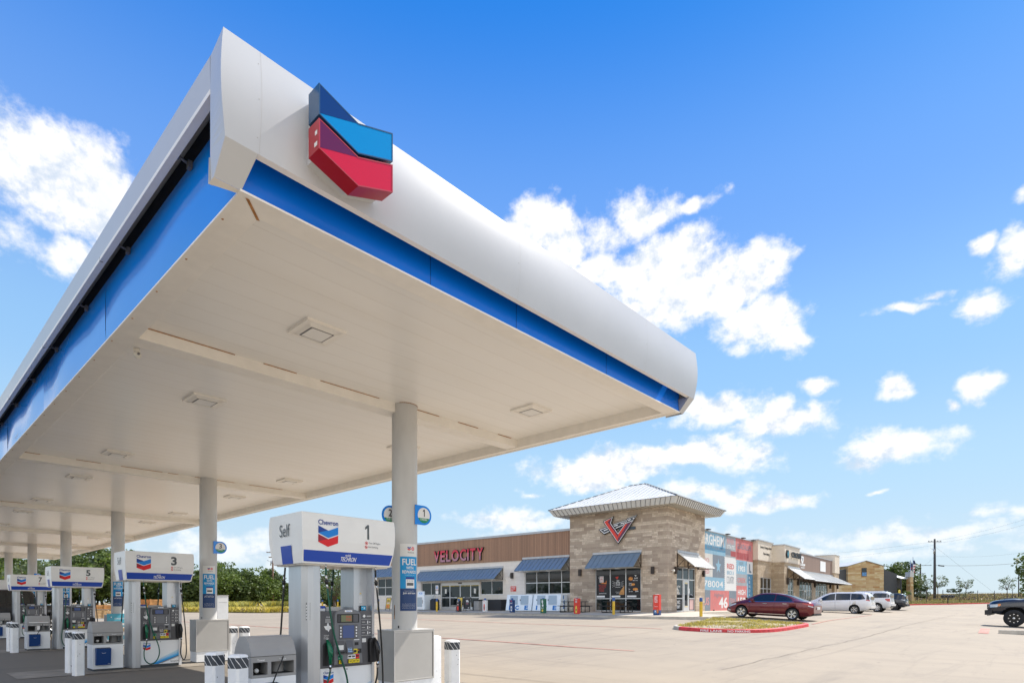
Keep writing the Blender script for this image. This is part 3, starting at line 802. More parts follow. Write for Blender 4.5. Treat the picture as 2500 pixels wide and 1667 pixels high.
mb = MB().m('blue_band'); mb.box(CU0 + .002, CU1, CV0 + .002, CV0 + .03, ZB + .005, 4.95)
mb.m('sign_navy')
for u in (3.55, 4.75, 6.5): mb.box(u, u + .004, CV0 - .0006, CV0 + .003, ZB + .01, 4.90)
cbuild(mb, 'end_band')
mb = MB()
seg_ = [CV0 + .03] + [CV0 + 3.65 * k for k in range(1, 13)] + [CV1]
for s0, s1 in zip(seg_, seg_[1:]):       # gently buckled glossy panels
    mb.m('blue_panel'); n = 10; last = None
    for k in range(n + 1):
        t_ = k / n; v = s0 + (s1 - s0 - .006) * t_; bow = .022 * math.sin(math.pi * t_) + .009 * math.sin(2 * math.pi * t_ * 1.7 + s0)
        row = [mb.P((CU0 + .0 - (bow * math.sin(math.pi * (q / 5) ** .8)), v, ZB + .004 + (5.15 - ZB) * q / 5)) for q in range(6)]
        if last:
            for q in range(5): mb.face((last[q], row[q], row[q + 1], last[q + 1]), True)
        last = row
mb.m('ink_white')
mb.text('Pump 57', (CU0 - .012, 14.35, ZB + .06), -Y, Z, .42, .10)
cbuild(mb, 'side_panel')
mb = MB().m('black_gap'); mb.box(CU0 + .015, CU0 + .05, CV0 + .03, CV1 - .03, 5.12, ZT - .03); mb.box(CU0 + .05, CU1 - .05, CV0 + .05, CV1 - .05, ZT - .12, ZT - .05)
cbuild(mb, 'frame_backing')
for k in range(26):
    v = CV0 + .95 + k * 1.75
    mb = MB().m('bracket_grey')
    mb.tube([(CU0 - .14, v, ZL + .01), (CU0 - .02, v, ZL - .02)], .012, 5); mb.box(CU0 - .15, CU0 - .10, v - .02, v + .03, ZL - .005, ZL + .03); mb.box(CU0 - .04, CU0 - .01, v - .02, v + .03, ZL - .05, ZL + .01)
    cbuild(mb, 'bracket')
# chevron emblem standing off the end fascia
def one(mb, f):
    mb.poly([f(a, b) for a, b in ((.5, 0), (.85, 0), (.85, 1), (.55, 1), (.1, .82), (.1, .66), (.5, .78))])
def emblem():
    for nm, fr, dk, sd, pts in (('emblem_bar', 'sign_blue', 'sign_navy', 'sign_side_blue', [(2.165, 5.224), (2.49, 5.126), (2.805, 5.234), (2.805, 5.008), (2.49, 4.896), (2.165, 5.0)]),
                            ('emblem_bar', 'sign_red', 'sign_maroon', 'sign_side_red', [(2.165, 4.972), (2.49, 4.872), (2.805, 4.984), (2.805, 4.763), (2.49, 4.650), (2.165, 4.755)])):
        mb = MB(); vf, vb = 3.88, 4.03
        mb.m(sd)
        n = len(pts)
        for k in range(n):
            (a, b), (c, d_) = pts[k], pts[(k + 1) % n]
            mb.poly([(a, vf, b), (c, vf, d_), (c, vb, d_), (a, vb, b)])
        mb.poly([(a, vb, b) for a, b in pts[::-1]])
        # rim
        cxx = sum(p[0] for p in pts) / n; czz = sum(p[1] for p in pts) / n
        mb.m(sd); inn = []
        for k in range(n):
            p0, p1, p2 = Vector(pts[k - 1]), Vector(pts[k]), Vector(pts[(k + 1) % n])
            e0, e1 = (p1 - p0).normalized(), (p2 - p1).normalized(); n0, n1 = Vector((e0.y, -e0.x)), Vector((e1.y, -e1.x)); b_ = (n0 + n1); b_ /= max(.3, b_.dot(n0))
            inn.append(p1 + b_ * .009)
        for k in range(n):
            a, b = pts[k], pts[(k + 1) % n]; c, d_ = inn[(k + 1) % n], inn[k]
            mb.poly([(a[0], vf, a[1]), (b[0], vf, b[1]), (c[0], vf, c[1]), (d_[0], vf, d_[1])])
        mb.m(fr); mb.poly([(p[0], vf + .002, p[1]) for p in inn])
        mb.m(dk); mb.poly([(inn[0][0], vf + .0008, inn[0][1]), (inn[1][0] - .012, vf + .0008, inn[1][1] + .001), (inn[5][0], vf + .0008, inn[5][1] + .004)])
        if fr == 'sign_red':
            mb.m('paper'); mb.box(2.1635, 2.1645, 3.905, 3.935, 4.87, 4.90); mb.box(2.1635, 2.1645, 3.905, 3.945, 4.79, 4.82)
        cbuild(mb, nm, recalc=False)
        mb = MB().m('fascia_white'); c0 = Vector((cxx, czz)); inn2 = [p1 + (c0 - p1).normalized() * .035 for p1 in map(Vector, pts)]
        mb.hexa([(p.x, 4.031, p.y) for p in inn2], [(p.x, 4.17, p.y) for p in inn2]); cbuild(mb, 'emblem_backing')
    mb = MB().m('bracket_grey')
    for u in (2.3, 2.68):
        for z in (4.85, 5.1): mb.tube([(u, 4.03, z), (u, 4.32 - prof(z) + .01, z)], .012, 6)
    cbuild(mb, 'emblem_stud')
emblem()
# downlights in the deck
def downlight(u, v):
    mb = MB().m('cream_trim'); z = ZD - .0; s_ = .24
    mb.prism([(-s_, -s_), (s_, -s_), (s_, s_), (-s_, s_)], 'z', -.03, .0)
    q = s_ * .82; i_ = s_ * .60
    for a in range(4):
        M = Matrix.Rotation(a * math.pi / 2, 4, 'Z'); c = [M @ Vector(p) for p in ((-q, -q, -.03), (q, -q, -.03), (i_, -i_, -.045), (-i_, -i_, -.045))]
        mb.m('cream_trim'); mb.poly(c)
    mb.m('lens'); mb.box(-i_ + .02, i_ - .02, -i_ + .02, i_ - .02, -.05, -.042); mb.m('bracket_grey'); mb.box(-i_, i_, -i_, i_, -.044, -.043)
    mb.m('cream_trim')
    for a in range(4):
        M = Matrix.Rotation(a * math.pi / 2, 4, 'Z'); mb.M = M
        mb.hexa([(-q - .012, -q, -.031), (-q, -q - .012, -.031), (-q + .012, -q, -.031)], [(-i_ - .012, -i_, -.048), (-i_, -i_ - .012, -.048), (-i_ + .012, -i_, -.048)]); mb.M = None
    return mb.build('downlight', canopy, loc=Vector((u, v, z)) - CO)
dl0 = None
for k in range(6):
    for u in (3.47, 7.25):
        for v in (6.27 + 8.2 * k, 9.67 + 8.2 * k):
            if v > 50.5: continue
            if dl0 is None: dl0 = downlight(u, v)
            else:
                c_ = dl0.copy(); COL.objects.link(c_); c_.location = Vector((u, v, ZD)) - CO
# small dome cameras beside the gutters
for (u, v) in ((2.10, 7.95), (8.22, 15.95), (7.9, 24.2)):
    mb = MB().m('camera_white'); mb.lathe([(.035, 0), (.035, -.03), (.028, -.05)], (0, 0, 0), n=14); mb.ball((.0, -.02, -.085), .042, 7); mb.m('bracket_grey'); mb.lathe([(.012, -.04), (.014, -.060)], (0, -.02, -.085), 'y', 10)
    mb.build('security_camera', canopy, loc=Vector((u, v, ZD if u > 3 else ZB + .02)) - CO)
# columns
CUx = 5.75; CR = .2
def on_cyl(a0, z0):                    # wraps a flat design round the column
    def fn(x, y, c):
        a = a0 + x / CR; return (CUx + (CR + .004) * math.cos(a), 0, z0 + y) if False else Vector(((CR + .004) * math.cos(a), (CR + .004) * math.sin(a), z0 + y))
    return fn
def wrap_rect(mb, a0, x0, x1, z0, z1, e=.003):
    n = max(2, int((x1 - x0) / .03)); last = None
    for k in range(n + 1):
        a = a0 + (x0 + (x1 - x0) * k / n) / CR; r = CR + e
        row = (mb.P((r * math.cos(a), r * math.sin(a), z0)), mb.P((r * math.cos(a), r * math.sin(a), z1)))
        if last: mb.face((last[0], row[0], row[1], last[1]), True)
        last = row
def wrap_text(mb, txt, a0, x, z, w_, h, off=0, e=.0045):
    def fn(xx, yy, c):
        a = a0 + (x + xx) / CR; r = CR + e; return (r * math.cos(a), r * math.sin(a), z + yy)
    mb.text(txt, (0, 0, 0), X, Z, w_, h, off, fn=fn)
def wrap_poly(mb, pts, a0, e):
    r = CR + e; mb.poly([(r * math.cos(a0 + x / CR), r * math.sin(a0 + x / CR), z) for x, z in pts])
def column(k, v):
    base = Vector((CUx, v, 0)) - CO
    mb = MB().m('column_paint'); mb.lathe([(CR, .3), (CR, ZD)], n=40, caps=False)
    mb.m('rust')
    if k == 0:
        wrap_rect(mb, rad(-181), 0, .018, 1.24, 1.46, .002); mb.m('black_gap'); wrap_rect(mb, rad(-181), .003, .013, 1.30, 1.42, .003)
        mb.m('rust')
        for a in range(-150, -20, 9): wrap_rect(mb, rad(a), 0, .028, ZD - .012, ZD - .002, .004)
    mb.m('ink_black'); wrap_rect(mb, rad(-155), .0, .02, 1.1, 1.14, .02)
    col_o = mb.build('column', canopy, loc=base)
    if k < 5:                          # loyalty poster wrapped round the shaft
        mb = MB(); a0 = rad(-147); W_ = .30; z0 = 1.37
        mb.m('paper'); wrap_rect(mb, a0, 0, W_, 2.22, 2.42)
        mb.m('poster_cyan'); wrap_rect(mb, a0, 0, W_, 1.72, 2.22)
        mb.m('poster_navy'); wrap_rect(mb, a0, 0, W_, z0, 1.72)
        mb.m('ink_white'); wrap_text(mb, 'FUEL', a0, .035, 2.085, .24, .10, .02); wrap_text(mb, 'WITH', a0, .095, 2.02, .12, .045, .02); wrap_text(mb, 'REWARDS', a0, .035, 1.955, .235, .05, .02)
        wrap_text(mb, 'On everything you love', a0, .07, 1.925, .16, .012)
        wrap_rect(mb, a0, .09, .235, 1.725, 1.90, .0045)
        wrap_text(mb, 'Join and save', a0, .045, 1.625, .21, .04, .012); wrap_text(mb, 'Download the app today', a0, .07, 1.675, .16, .012)
        for q in range(4): wrap_text(mb, 'terms and conditions apply see app for details', a0, .03, 1.475 - .022 * q, .23, .009)
        mb.m('ink_navy'); wrap_rect(mb, a0, .09, .235, 1.865, 1.90, .0055)
        mb.m('ink_grey'); wrap_rect(mb, a0, .105, .215, 1.765, 1.81, .0055)
        for q in range(4): wrap_rect(mb, a0, .105 + q * .03, .119 + q * .03, 1.835, 1.845, .0055)
        mb.m('ink_navy'); wrap_poly(mb, [(.115, 2.375), (.14, 2.362), (.165, 2.375), (.165, 2.355), (.14, 2.342), (.115, 2.355)], a0, .0055)
        mb.m('ink_red'); wrap_poly(mb, [(.115, 2.348), (.14, 2.335), (.165, 2.348), (.165, 2.328), (.14, 2.315), (.115, 2.328)], a0, .0055)
        pts = [(.205 + .026 * math.cos(t_ * math.pi / 8), 2.345 + .028 * math.sin(t_ * math.pi / 8)) for t_ in range(16)]; wrap_poly(mb, pts, a0, .0055)
        mb.m('ink_white'); wrap_poly(mb, [(.205 + (.018 if t_ % 2 == 0 else .008) * math.sin(t_ * math.pi / 5), 2.345 + (.018 if t_ % 2 == 0 else .008) * math.cos(t_ * math.pi / 5)) for t_ in range(10)], a0, .0065)
        mb.m('ink_grey'); wrap_text(mb, 'Rewards', a0, .12, 2.275, .11, .022)
        mb.build('poster', col_o, recalc=False)
    # flag signs with the pump numbers
    nums = [(str(2 * k + 1), 1)] + ([(str(2 * k + 2), -1)] if k in (0,) else [])
    for num, sgn in nums:
        mb = MB(); w_ = .34; zc = 2.89; hh = .155
        if sgn > 0: x0, yy = .045, -.205
        else: x0, yy = -.36, .16
        def outline(r, cx_, sx):
            pts = [(cx_ + sx * r * math.cos(t_), zc + r * math.sin(t_)) for t_ in [math.pi / 2 - math.pi * q / 16 for q in range(17)]]
            return pts
        cxx = x0 + .17 if sgn > 0 else x0 + .19
        ed = (x0 if sgn > 0 else -.12)
        pts = outline(hh, cxx, sgn) + [(ed, zc - hh), (ed, zc + hh)]
        mb.m('ink_blue'); mb.m('blue_panel'); mb.prism(pts, 'y', yy - .012, yy + .0)
        mb.m('ink_white'); r2 = .122; full = [(cxx + r2 * math.cos(q * math.pi / 16), zc + r2 * math.sin(q * math.pi / 16)) for q in range(32)]
        mb.poly([(a, yy - .0135, b) for a, b in full])
        low = [p for p in full if p[1] < zc - .045]; low.sort(key=lambda p: p[0])
        mb.m('label_green'); mb.poly([(a, yy - .0145, b) for a, b in [(-(r2 ** 2 - .045 ** 2) ** .5 + cxx, zc - .045)] + low + [((r2 ** 2 - .045 ** 2) ** .5 + cxx, zc - .045)]])
        mb.m('ink_black'); one(mb, lambda a, b: (cxx - .025 + a * .05, yy - .015, zc - .02 + b * .115)) if num == '1' else mb.text(num, (cxx - (.025 if num == '1' else .032), yy - .015, zc - .02), X, Z, .05 if num == '1' else .065, .115, .01)
        mb.m('ink_white'); mb.text('DIESEL', (cxx - .07, yy - .016, zc - .08), X, Z, .14, .028, .01)
        mb.m('metal'); mb.box(ed - .004, ed + .02, yy - .002, yy + .035, zc - hh, zc + hh)
        mb.build('pump_number_sign', col_o)
    # steel cladding box round the foot
    mb = MB(); x0, x1, y0, y1 = -.36, .42, -.22, .22
    mb.m('bollard_white'); mb.box(x0 + .01, x1 - .01, y0 + .01, y1 - .01, .03, .28); mb.m('plinth'); mb.box(x0 + .02, x1 - .02, y0 + .02, y1 - .02, 0, .03)
    mb.m('cabinet_grey'); mb.box(x0, x1, y0, y1, .28, 1.06); mb.m('cabinet_top'); mb.box(x0 - .006, x1 + .006, y0 - .006, y1 + .006, 1.06, 1.075)
    mb.box(x0 + .01, x1 - .015, y0 - .004, y0, .29, .30); mb.box(x0 + .01, x1 - .015, y0 - .004, y0, 1.04, 1.05); mb.box(x0 - .002, x0 + .012, y0 - .004, y0, .28, 1.06); mb.box(x1 - .012, x1 + .002, y0 - .004, y0, .28, 1.06)
    mb.m('black_gap'); mb.box(x1 - .027, x1 - .019, y0 - .003, y0 - .0005, .31, 1.03)
    bo = mb.build('base_cabinet', col_o)
    if k == 2:
        mb = MB(); mb.m('advert_teal'); mb.hexa([(x0 - .02, y0 - .05, .80), (x1 + .3, y0 - .05, .80), (x1 + .3, y0 - .03, .82), (x0 - .02, y0 - .03, .82)], [(x0 - .02, y0 - .02, 1.12), (x1 + .3, y0 - .02, 1.12), (x1 + .3, y0 - .005, 1.12), (x0 - .02, y0 - .005, 1.12)])
        mb.m('paper'); mb.box(x0, x1 + .3, y0 - .05, y0 - .01, .38, .79); mb.m('advert_teal'); mb.box(x0, x1 + .3, y0 - .05, y0 - .01, .24, .36); mb.box(x0, x1 + .3, y0 - .053, y0 - .05, .67, .72)
        mb.m('pic_tan'); mb.box(x0 + .4, x0 + .6, y0 - .054, y0 - .05, .50, .62); mb.m('ink_white'); mb.text('REWARDS FOR YOU', (x0 + .2, y0 - .045, .92), X, Z, .4, .06); mb.ball((x0 + .1, y0 - .035, 1.0), .025, 4)
        mb.build('advert_panel', bo, recalc=False)
for k, v in enumerate(PC): column(k, v)
# plain white service cabinet behind the second column
cb = MB(); cb.m('bollard_white'); cb.box(-.14, .14, -.14, .14, .04, 1.68); cb.m('cabinet_grey'); cb.box(-.15, .15, -.15, .15, 1.68, 1.70); cb.m('plinth'); cb.box(-.13, .13, -.13, .13, 0, .04)
cb.m('black_gap'); cb.box(-.1, .1, -.142, -.14, .3, .304); cb.box(-.1, .1, -.142, -.14, 1.5, 1.504); cb.m('metal'); cb.box(.08, .1, -.155, -.14, .9, 1.02)
tag(cb.build('service_cabinet', loc=(6.35, 16.55, 0)), 'tall narrow white service cabinet behind the second canopy column', 'cabinet')
# ------------------------------------------------------------------ dispensers
def hose(mb, pts, r=.013, n=9, sub=8):
    """smooth curve through the points"""
    P_ = [Vector(p) for p in pts]; out = []
    Q = [P_[0] * 2 - P_[1]] + P_ + [P_[-1] * 2 - P_[-2]]
    for k in range(1, len(Q) - 2):
        for s_ in range(sub):
            t_ = s_ / sub; a, b, c, d_ = Q[k - 1:k + 3]
            out.append(.5 * ((2 * b) + (-a + c) * t_ + (2 * a - 5 * b + 4 * c - d_) * t_ ** 2 + (-a + 3 * b - 3 * c + d_) * t_ ** 3))
    out.append(P_[-1]); mb.tube(out, r, n); return mb
def nozzle(parent, x, y, z, mat, name='nozzle', flip=1):
    """spout tucked up into the holster, handle hanging below"""
    mb = MB().m(mat)
    mb.tube([(x, y + .035, z + .16), (x, y - .01, z + .10), (x, y - .045, z + .03), (x, y - .05, z - .06), (x, y - .045, z - .16)], [.017, .030, .036, .024, .020], 10)
    mb.tube([(x, y - .03, z + .04), (x, y - .075, z + .0), (x, y - .08, z - .06)], [.03, .026, .012], 8)
    mb.m('metal'); mb.tube([(x, y + .03, z + .155), (x, y + .07, z + .21)], [.011, .010], 8); mb.tube([(x, y - .045, z - .16), (x, y - .04, z - .25)], [.017, .014], 8)
    mb.m('rubber_black'); mb.tube([(x, y - .02, z + .03), (x, y - .005, z - .04), (x, y - .015, z - .12), (x, y - .04, z - .14)], .006, 6); mb.tube([(x, y - .04, z - .19), (x, y - .042, z - .215)], .019, 8)
    return mb.build(name, parent)
def swivel(mb, x, y, z, ang=0):
    mb.m('metal'); mb.tube([(x, y, z), (x + ang * .02, y - .005, z - .06)], .012, 8)
    return mb
def pump(num, label, u, v, full=True):
    t = thing('fuel_pump', label, 'gas pump', (u, v, 0), 0, 'fuel dispensers standing on the islands')
    HW, HD = .525, .30
    # steel legs
    for s_, name in ((-1, 'leg'), (1, 'leg')):
        mb = MB().m('post_steel')
        if s_ < 0: pts = [(-.545, -.17), (-.50, -.26), (-.44, -.30), (-.345, -.30), (-.345, .30), (-.44, .30), (-.50, .26), (-.545, .17)]
        else: pts = [(.44, -.30), (.545, -.22), (.545, .22), (.44, .30), (.285, .30), (.285, -.19), (.40, -.19), (.40, -.30)]
        lo = .02 if s_ < 0 else .02
        if s_ < 0: mb.prism(pts, 'z', lo, 2.0)
        else:
            mb.prism([(.455, -.30), (.535, -.24), (.535, .24), (.455, .30)], 'z', lo, 2.0)
            mb.prism([(.24, -.17), (.455, -.17), (.455, .17), (.24, .17)], 'z', 1.30, 2.0)
        mb.m('ink_grey')
        if s_ < 0:
            mb.box(-.346, -.3435, -.298, .298, .03, 1.98)
            mb.poly([(-.515, -.2395, 1.27), (-.475, -.2775, 1.27), (-.475, -.2775, 1.50), (-.515, -.2395, 1.50)])
            mb.m('panel_white')
            for q in range(5): mb.poly([(-.512, -.2425, 1.29 + q * .04), (-.48, -.2735, 1.29 + q * .04), (-.48, -.2735, 1.31 + q * .04), (-.512, -.2425, 1.31 + q * .04)])
        else:
            mb.m('pic_yellow'); mb.poly([(.33, -.171, 1.62), (.37, -.171, 1.62), (.35, -.171, 1.64)]); mb.m('ink_white')
            for q in range(6): mb.box(.325, .375, -.1715, -.170, 1.5 + q * .018, 1.507 + q * .018)
        mb.build('leg', t, bevel=.006)
    # lower white door with the diagonal graphic
    mb = MB().m('panel_white'); mb.box(-.345, .475, -.27, .27, .075, .625)
    mb.m('plinth'); mb.box(-.34, .50, -.255, .255, 0, .075)
    y_ = -.2715
    grad = [(.08, (.02, .30, .72)), (.14, (.06, .42, .82)), (.2, (.22, .55, .85)), (.26, (.42, .65, .84)), (.32, (.58, .71, .82))]
    for q, (dd, cc) in enumerate(reversed(grad)):
        nm = 'fade_%d' % (len(grad) - q)
        if nm not in MATS: pbr(nm, cc, .3)
        mb.m(nm); yy = y_ - .0008 * q
        def ln(x, k_): return .075 + (x + .18) * .42 + k_
        top = dd * .55
        mb.poly([(-.12 - top * .3, yy, .08), (.12, yy, .08), (.475, yy, .215), (.475, yy, min(.6, .23 + top)), (.1, yy, .13 + top * .55)])
    mb.m('panel_white'); mb.poly([(.02, y_ - .005, .078), (.475, y_ - .005, .078), (.475, y_ - .005, .245)])
    mb.m('ink_grey'); mb.poly([(.04, y_ - .006, .10), (.475, y_ - .006, .262), (.475, y_ - .006, .25), (.05, y_ - .006, .088)]); mb.poly([(.09, y_ - .006, .10), (.475, y_ - .006, .235), (.475, y_ - .006, .228), (.10, y_ - .006, .095)])
    mb.text('TECHRON', (.27, y_ - .0065, .105), X, Z, .18, .034, .012, slant=.15)
    mb.m('ink_navy'); mb.text('Chevron', (-.285, y_ - .001, .548), X, Z, .15, .032, .012)
    logo(mb, (-.285, y_ - .001, .405), X, Z, .15, .135)
    mb.m('ink_black'); mb.lathe([(.008, -.002), (.008, .001)], (.07, y_, .59), 'y', 8)
    mb.build('lower_door', t)
    # electronics cabinet
    mb = MB().m('panel_dark'); mb.box(-.345, .475, -.285, .285, .625, 1.385)
    mb.build('cabinet', t, bevel=.008)
    y0 = -.2855
    mb = MB().m('panel_mid')
    arch = [(-.125 - .03, .66), (.265 + .02, .66), (.27, .9), (.255, 1.33)] + [(.055 + .2 * math.cos(a), 1.33 + .085 * math.sin(a)) for a in [math.pi * q / 14 for q in range(1, 14)]] + [(-.145, 1.33), (-.16, .9)]
    mb.prism(arch, 'y', y0 - .045, y0 + .02)
    mb.build('console', t, bevel=.012)
    yc = y0 - .0465
    mb = MB().m('ink_white'); mb.box(0, .115, yc - .003, yc, 1.372, 1.396); mb.m('ink_blue'); mb.text('Chevron', (.02, yc - .004, 1.377), X, Z, .075, .014, .01)
    mb.m('ink_black'); mb.box(-.115, .225, yc - .001, yc, 1.225, 1.345); mb.m('lcd' if num == 1 else 'screen'); mb.box(-.055, .11, yc - .002, yc, 1.24, 1.33)
    mb.m('ink_red' if num == 1 else 'ink_white')
    if num == 1: mb.text('33.02', (.02, yc - .003, 1.29), X, Z, .08, .03); mb.text('9.331', (.02, yc - .003, 1.25), X, Z, .08, .028)
    mb.m('panel_dark'); mb.box(.13, .205, yc - .004, yc, 1.235, 1.335)
    for q in range(6): mb.box(-.108, -.068, yc - .004, yc, 1.245 + q * .015, 1.251 + q * .015)
    mb.build('price_display', t)
    mb = MB().m('panel_dark'); mb.box(-.085, .195, yc - .008, yc, 1.005, 1.20); mb.m('screen' if num == 1 else 'panel_mid'); mb.box(-.035, .14, yc - .010, yc - .008, 1.02, 1.19)
    mb.m('ink_white')
    for q in range(4):
        mb.box(-.075, -.055, yc - .011, yc - .008, 1.03 + q * .04, 1.052 + q * .04); mb.box(.165, .185, yc - .011, yc - .008, 1.03 + q * .04, 1.052 + q * .04)
    mb.build('screen', t)
    mb = MB(); mb.m('panel_dark'); mb.box(-.12, -.005, yc - .004, yc, .80, .985); mb.m('paper'); mb.box(-.105, -.02, yc - .006, yc - .004, .86, .925); mb.m('ink_black'); mb.box(-.105, -.01, yc - .02, yc - .004, .815, .838)
    mb.m('panel_dark'); mb.hexa([(.01, yc, .985), (.12, yc, .985), (.12, yc, .81), (.01, yc, .81)], [(.015, yc - .012, .94), (.115, yc - .012, .94), (.115, yc - .045, .81), (.015, yc - .045, .81)])
    mb.m('metal')
    for a in range(3):
        for b in range(4): mb.hexa([(.03 + a * .022, yc - .044 + .0 + b * .008, .828 + b * .025), (.046 + a * .022, yc - .044 + b * .008, .828 + b * .025), (.046 + a * .022, yc - .039 + b * .008, .845 + b * .025), (.03 + a * .022, yc - .039 + b * .008, .845 + b * .025)],
                                   [(.03 + a * .022, yc - .03 + b * .008, .828 + b * .025), (.046 + a * .022, yc - .03 + b * .008, .828 + b * .025), (.046 + a * .022, yc - .03 + b * .008, .845 + b * .025), (.03 + a * .022, yc - .03 + b * .008, .845 + b * .025)])
    mb.m('ink_black'); mb.box(.155, .21, yc - .006, yc, .915, .955); mb.m('yellow_btn'); mb.box(.12, .19, yc - .012, yc, .80, .865); mb.m('ink_black'); mb.box(.19, .255, yc - .010, yc, .805, .865); mb.box(.135, .175, yc - .014, yc - .012, .815, .85); mb.m('amber'); mb.box(.2, .215, yc - .012, yc - .010, .84, .85)
    mb.m('ink_white'); mb.box(.14, .225, yc - .003, yc, .985, .995)
    mb.build('card_reader', t)
    mb = MB(); mb.m('label_green'); mb.box(-.10, -.035, yc - .003, yc, .73, .79); mb.m('ink_white'); mb.text('Diesel', (-.092, yc - .004, .742), X, Z, .045, .015); mb.m('ink_black'); mb.box(-.095, -.05, yc - .005, yc - .003, .768, .785); mb.build('grade_label', t)
    mb = MB(); mb.m('ink_white'); mb.box(.045, .165, yc - .003, yc, .675, .79); mb.m('ink_red'); mb.box(.166, .222, yc - .003, yc, .675, .79); mb.m('ink_grey'); mb.text('Supreme', (.05, yc - .004, .735), X, Z, .05, .012); mb.text('Plus', (.115, yc - .004, .735), X, Z, .035, .012)
    mb.m('ink_black'); mb.box(.053, .097, yc - .005, yc - .003, .755, .775); mb.box(.11, .155, yc - .005, yc - .003, .755, .775); mb.box(.17, .215, yc - .005, yc - .003, .755, .775)
    mb.build('grade_label', t)
    for gx, tx_ in ((-.07, 'No 2'), (.075, '93'), (.132, '89'), (.19, '87')):
        mb = MB().m('ink_black'); mb.box(gx - .030, gx + .030, yc - .008, yc, .672, .732); mb.m('yellow_btn'); mb.box(gx - .025, gx + .027, yc - .022, yc - .008, .676, .726); mb.m('ink_black'); mb.text(tx_, (gx - .014, yc - .0228, .69), X, Z, .030, .022, .02)
        mb.build('grade_button', t)
    # side panels with instructions
    mb = MB().m('ink_white'); ys = y0 - .001
    mb.poly([(-.285, ys, 1.185), (-.24, ys, 1.19), (-.235, ys, 1.225), (-.215, ys, 1.225), (-.212, ys, 1.195), (-.185, ys, 1.185), (-.175, ys, 1.155), (-.205, ys, 1.135), (-.215, ys, 1.105), (-.235, ys, 1.135), (-.255, ys, 1.135)])
    mb.text('WARNING', (-.255, ys, 1.30), X, Z, .08, .013, .02)
    for q in range(4): mb.box(-.265, -.175, ys - .0005, ys, 1.235 + q * .014, 1.239 + q * .014)
    mb.m('label_green'); mb.m('ink_white'); mb.text('CONTAINS', (-.285, ys, 1.055), X, Z, .075, .012); mb.text('UP TO 5%', (-.285, ys, 1.035), X, Z, .065, .012); mb.text('BIODIESEL', (-.285, ys, 1.015), X, Z, .078, .012)
    for q in range(4): mb.box(.29, .465, ys - .0005, ys, 1.265 - q * .075, 1.2675 - q * .075)
    mb.poly([(.31, ys, 1.31), (.335, ys, 1.335), (.36, ys, 1.31), (.335, ys, 1.285)])
    for q in range(3):
        mb.box(.30, .35, ys - .0005, ys, 1.225 - q * .075, 1.230 - q * .075); mb.box(.385, .40, ys - .0005, ys, 1.205 - q * .075, 1.245 - q * .075); mb.poly([(.42, ys, 1.235 - q * .075), (.445, ys, 1.225 - q * .075), (.42, ys, 1.215 - q * .075)])
    mb.box(.375, .455, ys - .0005, ys, 1.30, 1.304); mb.box(.375, .455, ys - .0005, ys, 1.31, 1.314)
    mb.m('paper'); mb.box(.30, .365, ys - .001, ys, .945, 1.0)
    mb.build('instruction_panel', t, recalc=False)
    # nozzle boots
    mb = MB().m('ink_black')
    bp = [(-.30, .66), (-.185, .66), (-.185, .93)] + [(-.2425 + .0575 * math.cos(a), .93 + .04 * math.sin(a)) for a in [math.pi * q / 8 for q in range(1, 8)]] + [(-.30, .93)]
    mb.prism(bp, 'y', y0 - .012, y0 + .01); mb.build('nozzle_boot', t, bevel=.006)
    mb = MB().m('ink_black'); mb.prism([(.40, .66), (.50, .66), (.51, .97), (.49, 1.0), (.41, 1.0), (.39, .95)], 'y', y0 - .06, y0 + .01); mb.build('nozzle_boot', t, bevel=.012)
    nozzle(t, -.235, y0 - .035, .84, 'nozzle_green'); nozzle(t, .47, y0 - .085, .84, 'rubber_black')
    # hoses with their breakaways
    for (hx, mat, drop, end, side) in ((-.30, 'hose_green', .22, (-.235, y0 - .075, .59), 1), (.47, 'rubber_black', .30, (.47, y0 - .125, .59), -1)):
        yy = -.36
        mb = MB().m('metal'); mb.tube([(hx, yy, 2.0), (hx, yy, 1.955)], .014, 8)
        mb.m(mat); mb.tube([(hx, yy, 1.955), (hx + .005, yy, 1.86)], .013, 8)
        mb.m('metal'); mb.tube([(hx + .005, yy, 1.86), (hx + .012, yy, 1.795)], [.017, .015], 10); mb.m('rubber_black'); mb.tube([(hx + .012, yy, 1.795), (hx + .016, yy, 1.745)], [.026, .022], 12)
        mb.m('metal'); mb.tube([(hx + .016, yy, 1.745), (hx + .024, yy, 1.685)], [.015, .014], 8)
        mb.m(mat)
        if side > 0: pts = [(hx + .024, yy, 1.69), (hx + .05, yy - .01, 1.45), (hx + .11, yy - .015, 1.1), (-.10, yy - .02, .8), (.0, yy - .02, .5), (.015, yy - .01, .3), (-.06, yy - .01, .14), (-.17, yy, .10), (-.27, yy, .2), (-.29, yy, .38), (end[0] - .02, end[1], .5), end]
        else: pts = [(hx + .024, yy, 1.69), (hx + .05, yy - .01, 1.4), (hx + .09, yy - .01, 1.0), (hx + .12, yy, .6), (hx + .125, yy, .3), (hx + .09, yy, .16), (hx + .04, yy, .18), (hx + .0, yy - .0, .32), (end[0] - .005, end[1], .48), end]
        if num == 5 and side > 0: pts = [(hx + .024, yy, 1.69), (hx + .0, yy - .01, 1.2), (hx - .06, yy, .7), (hx - .09, yy, .35), (hx - .02, yy, .12), (hx + .05, yy, .16), (-.225, yy, .3), (end[0], end[1], .45), end]
        hose(mb, pts, .0125); mb.build('hose', t)
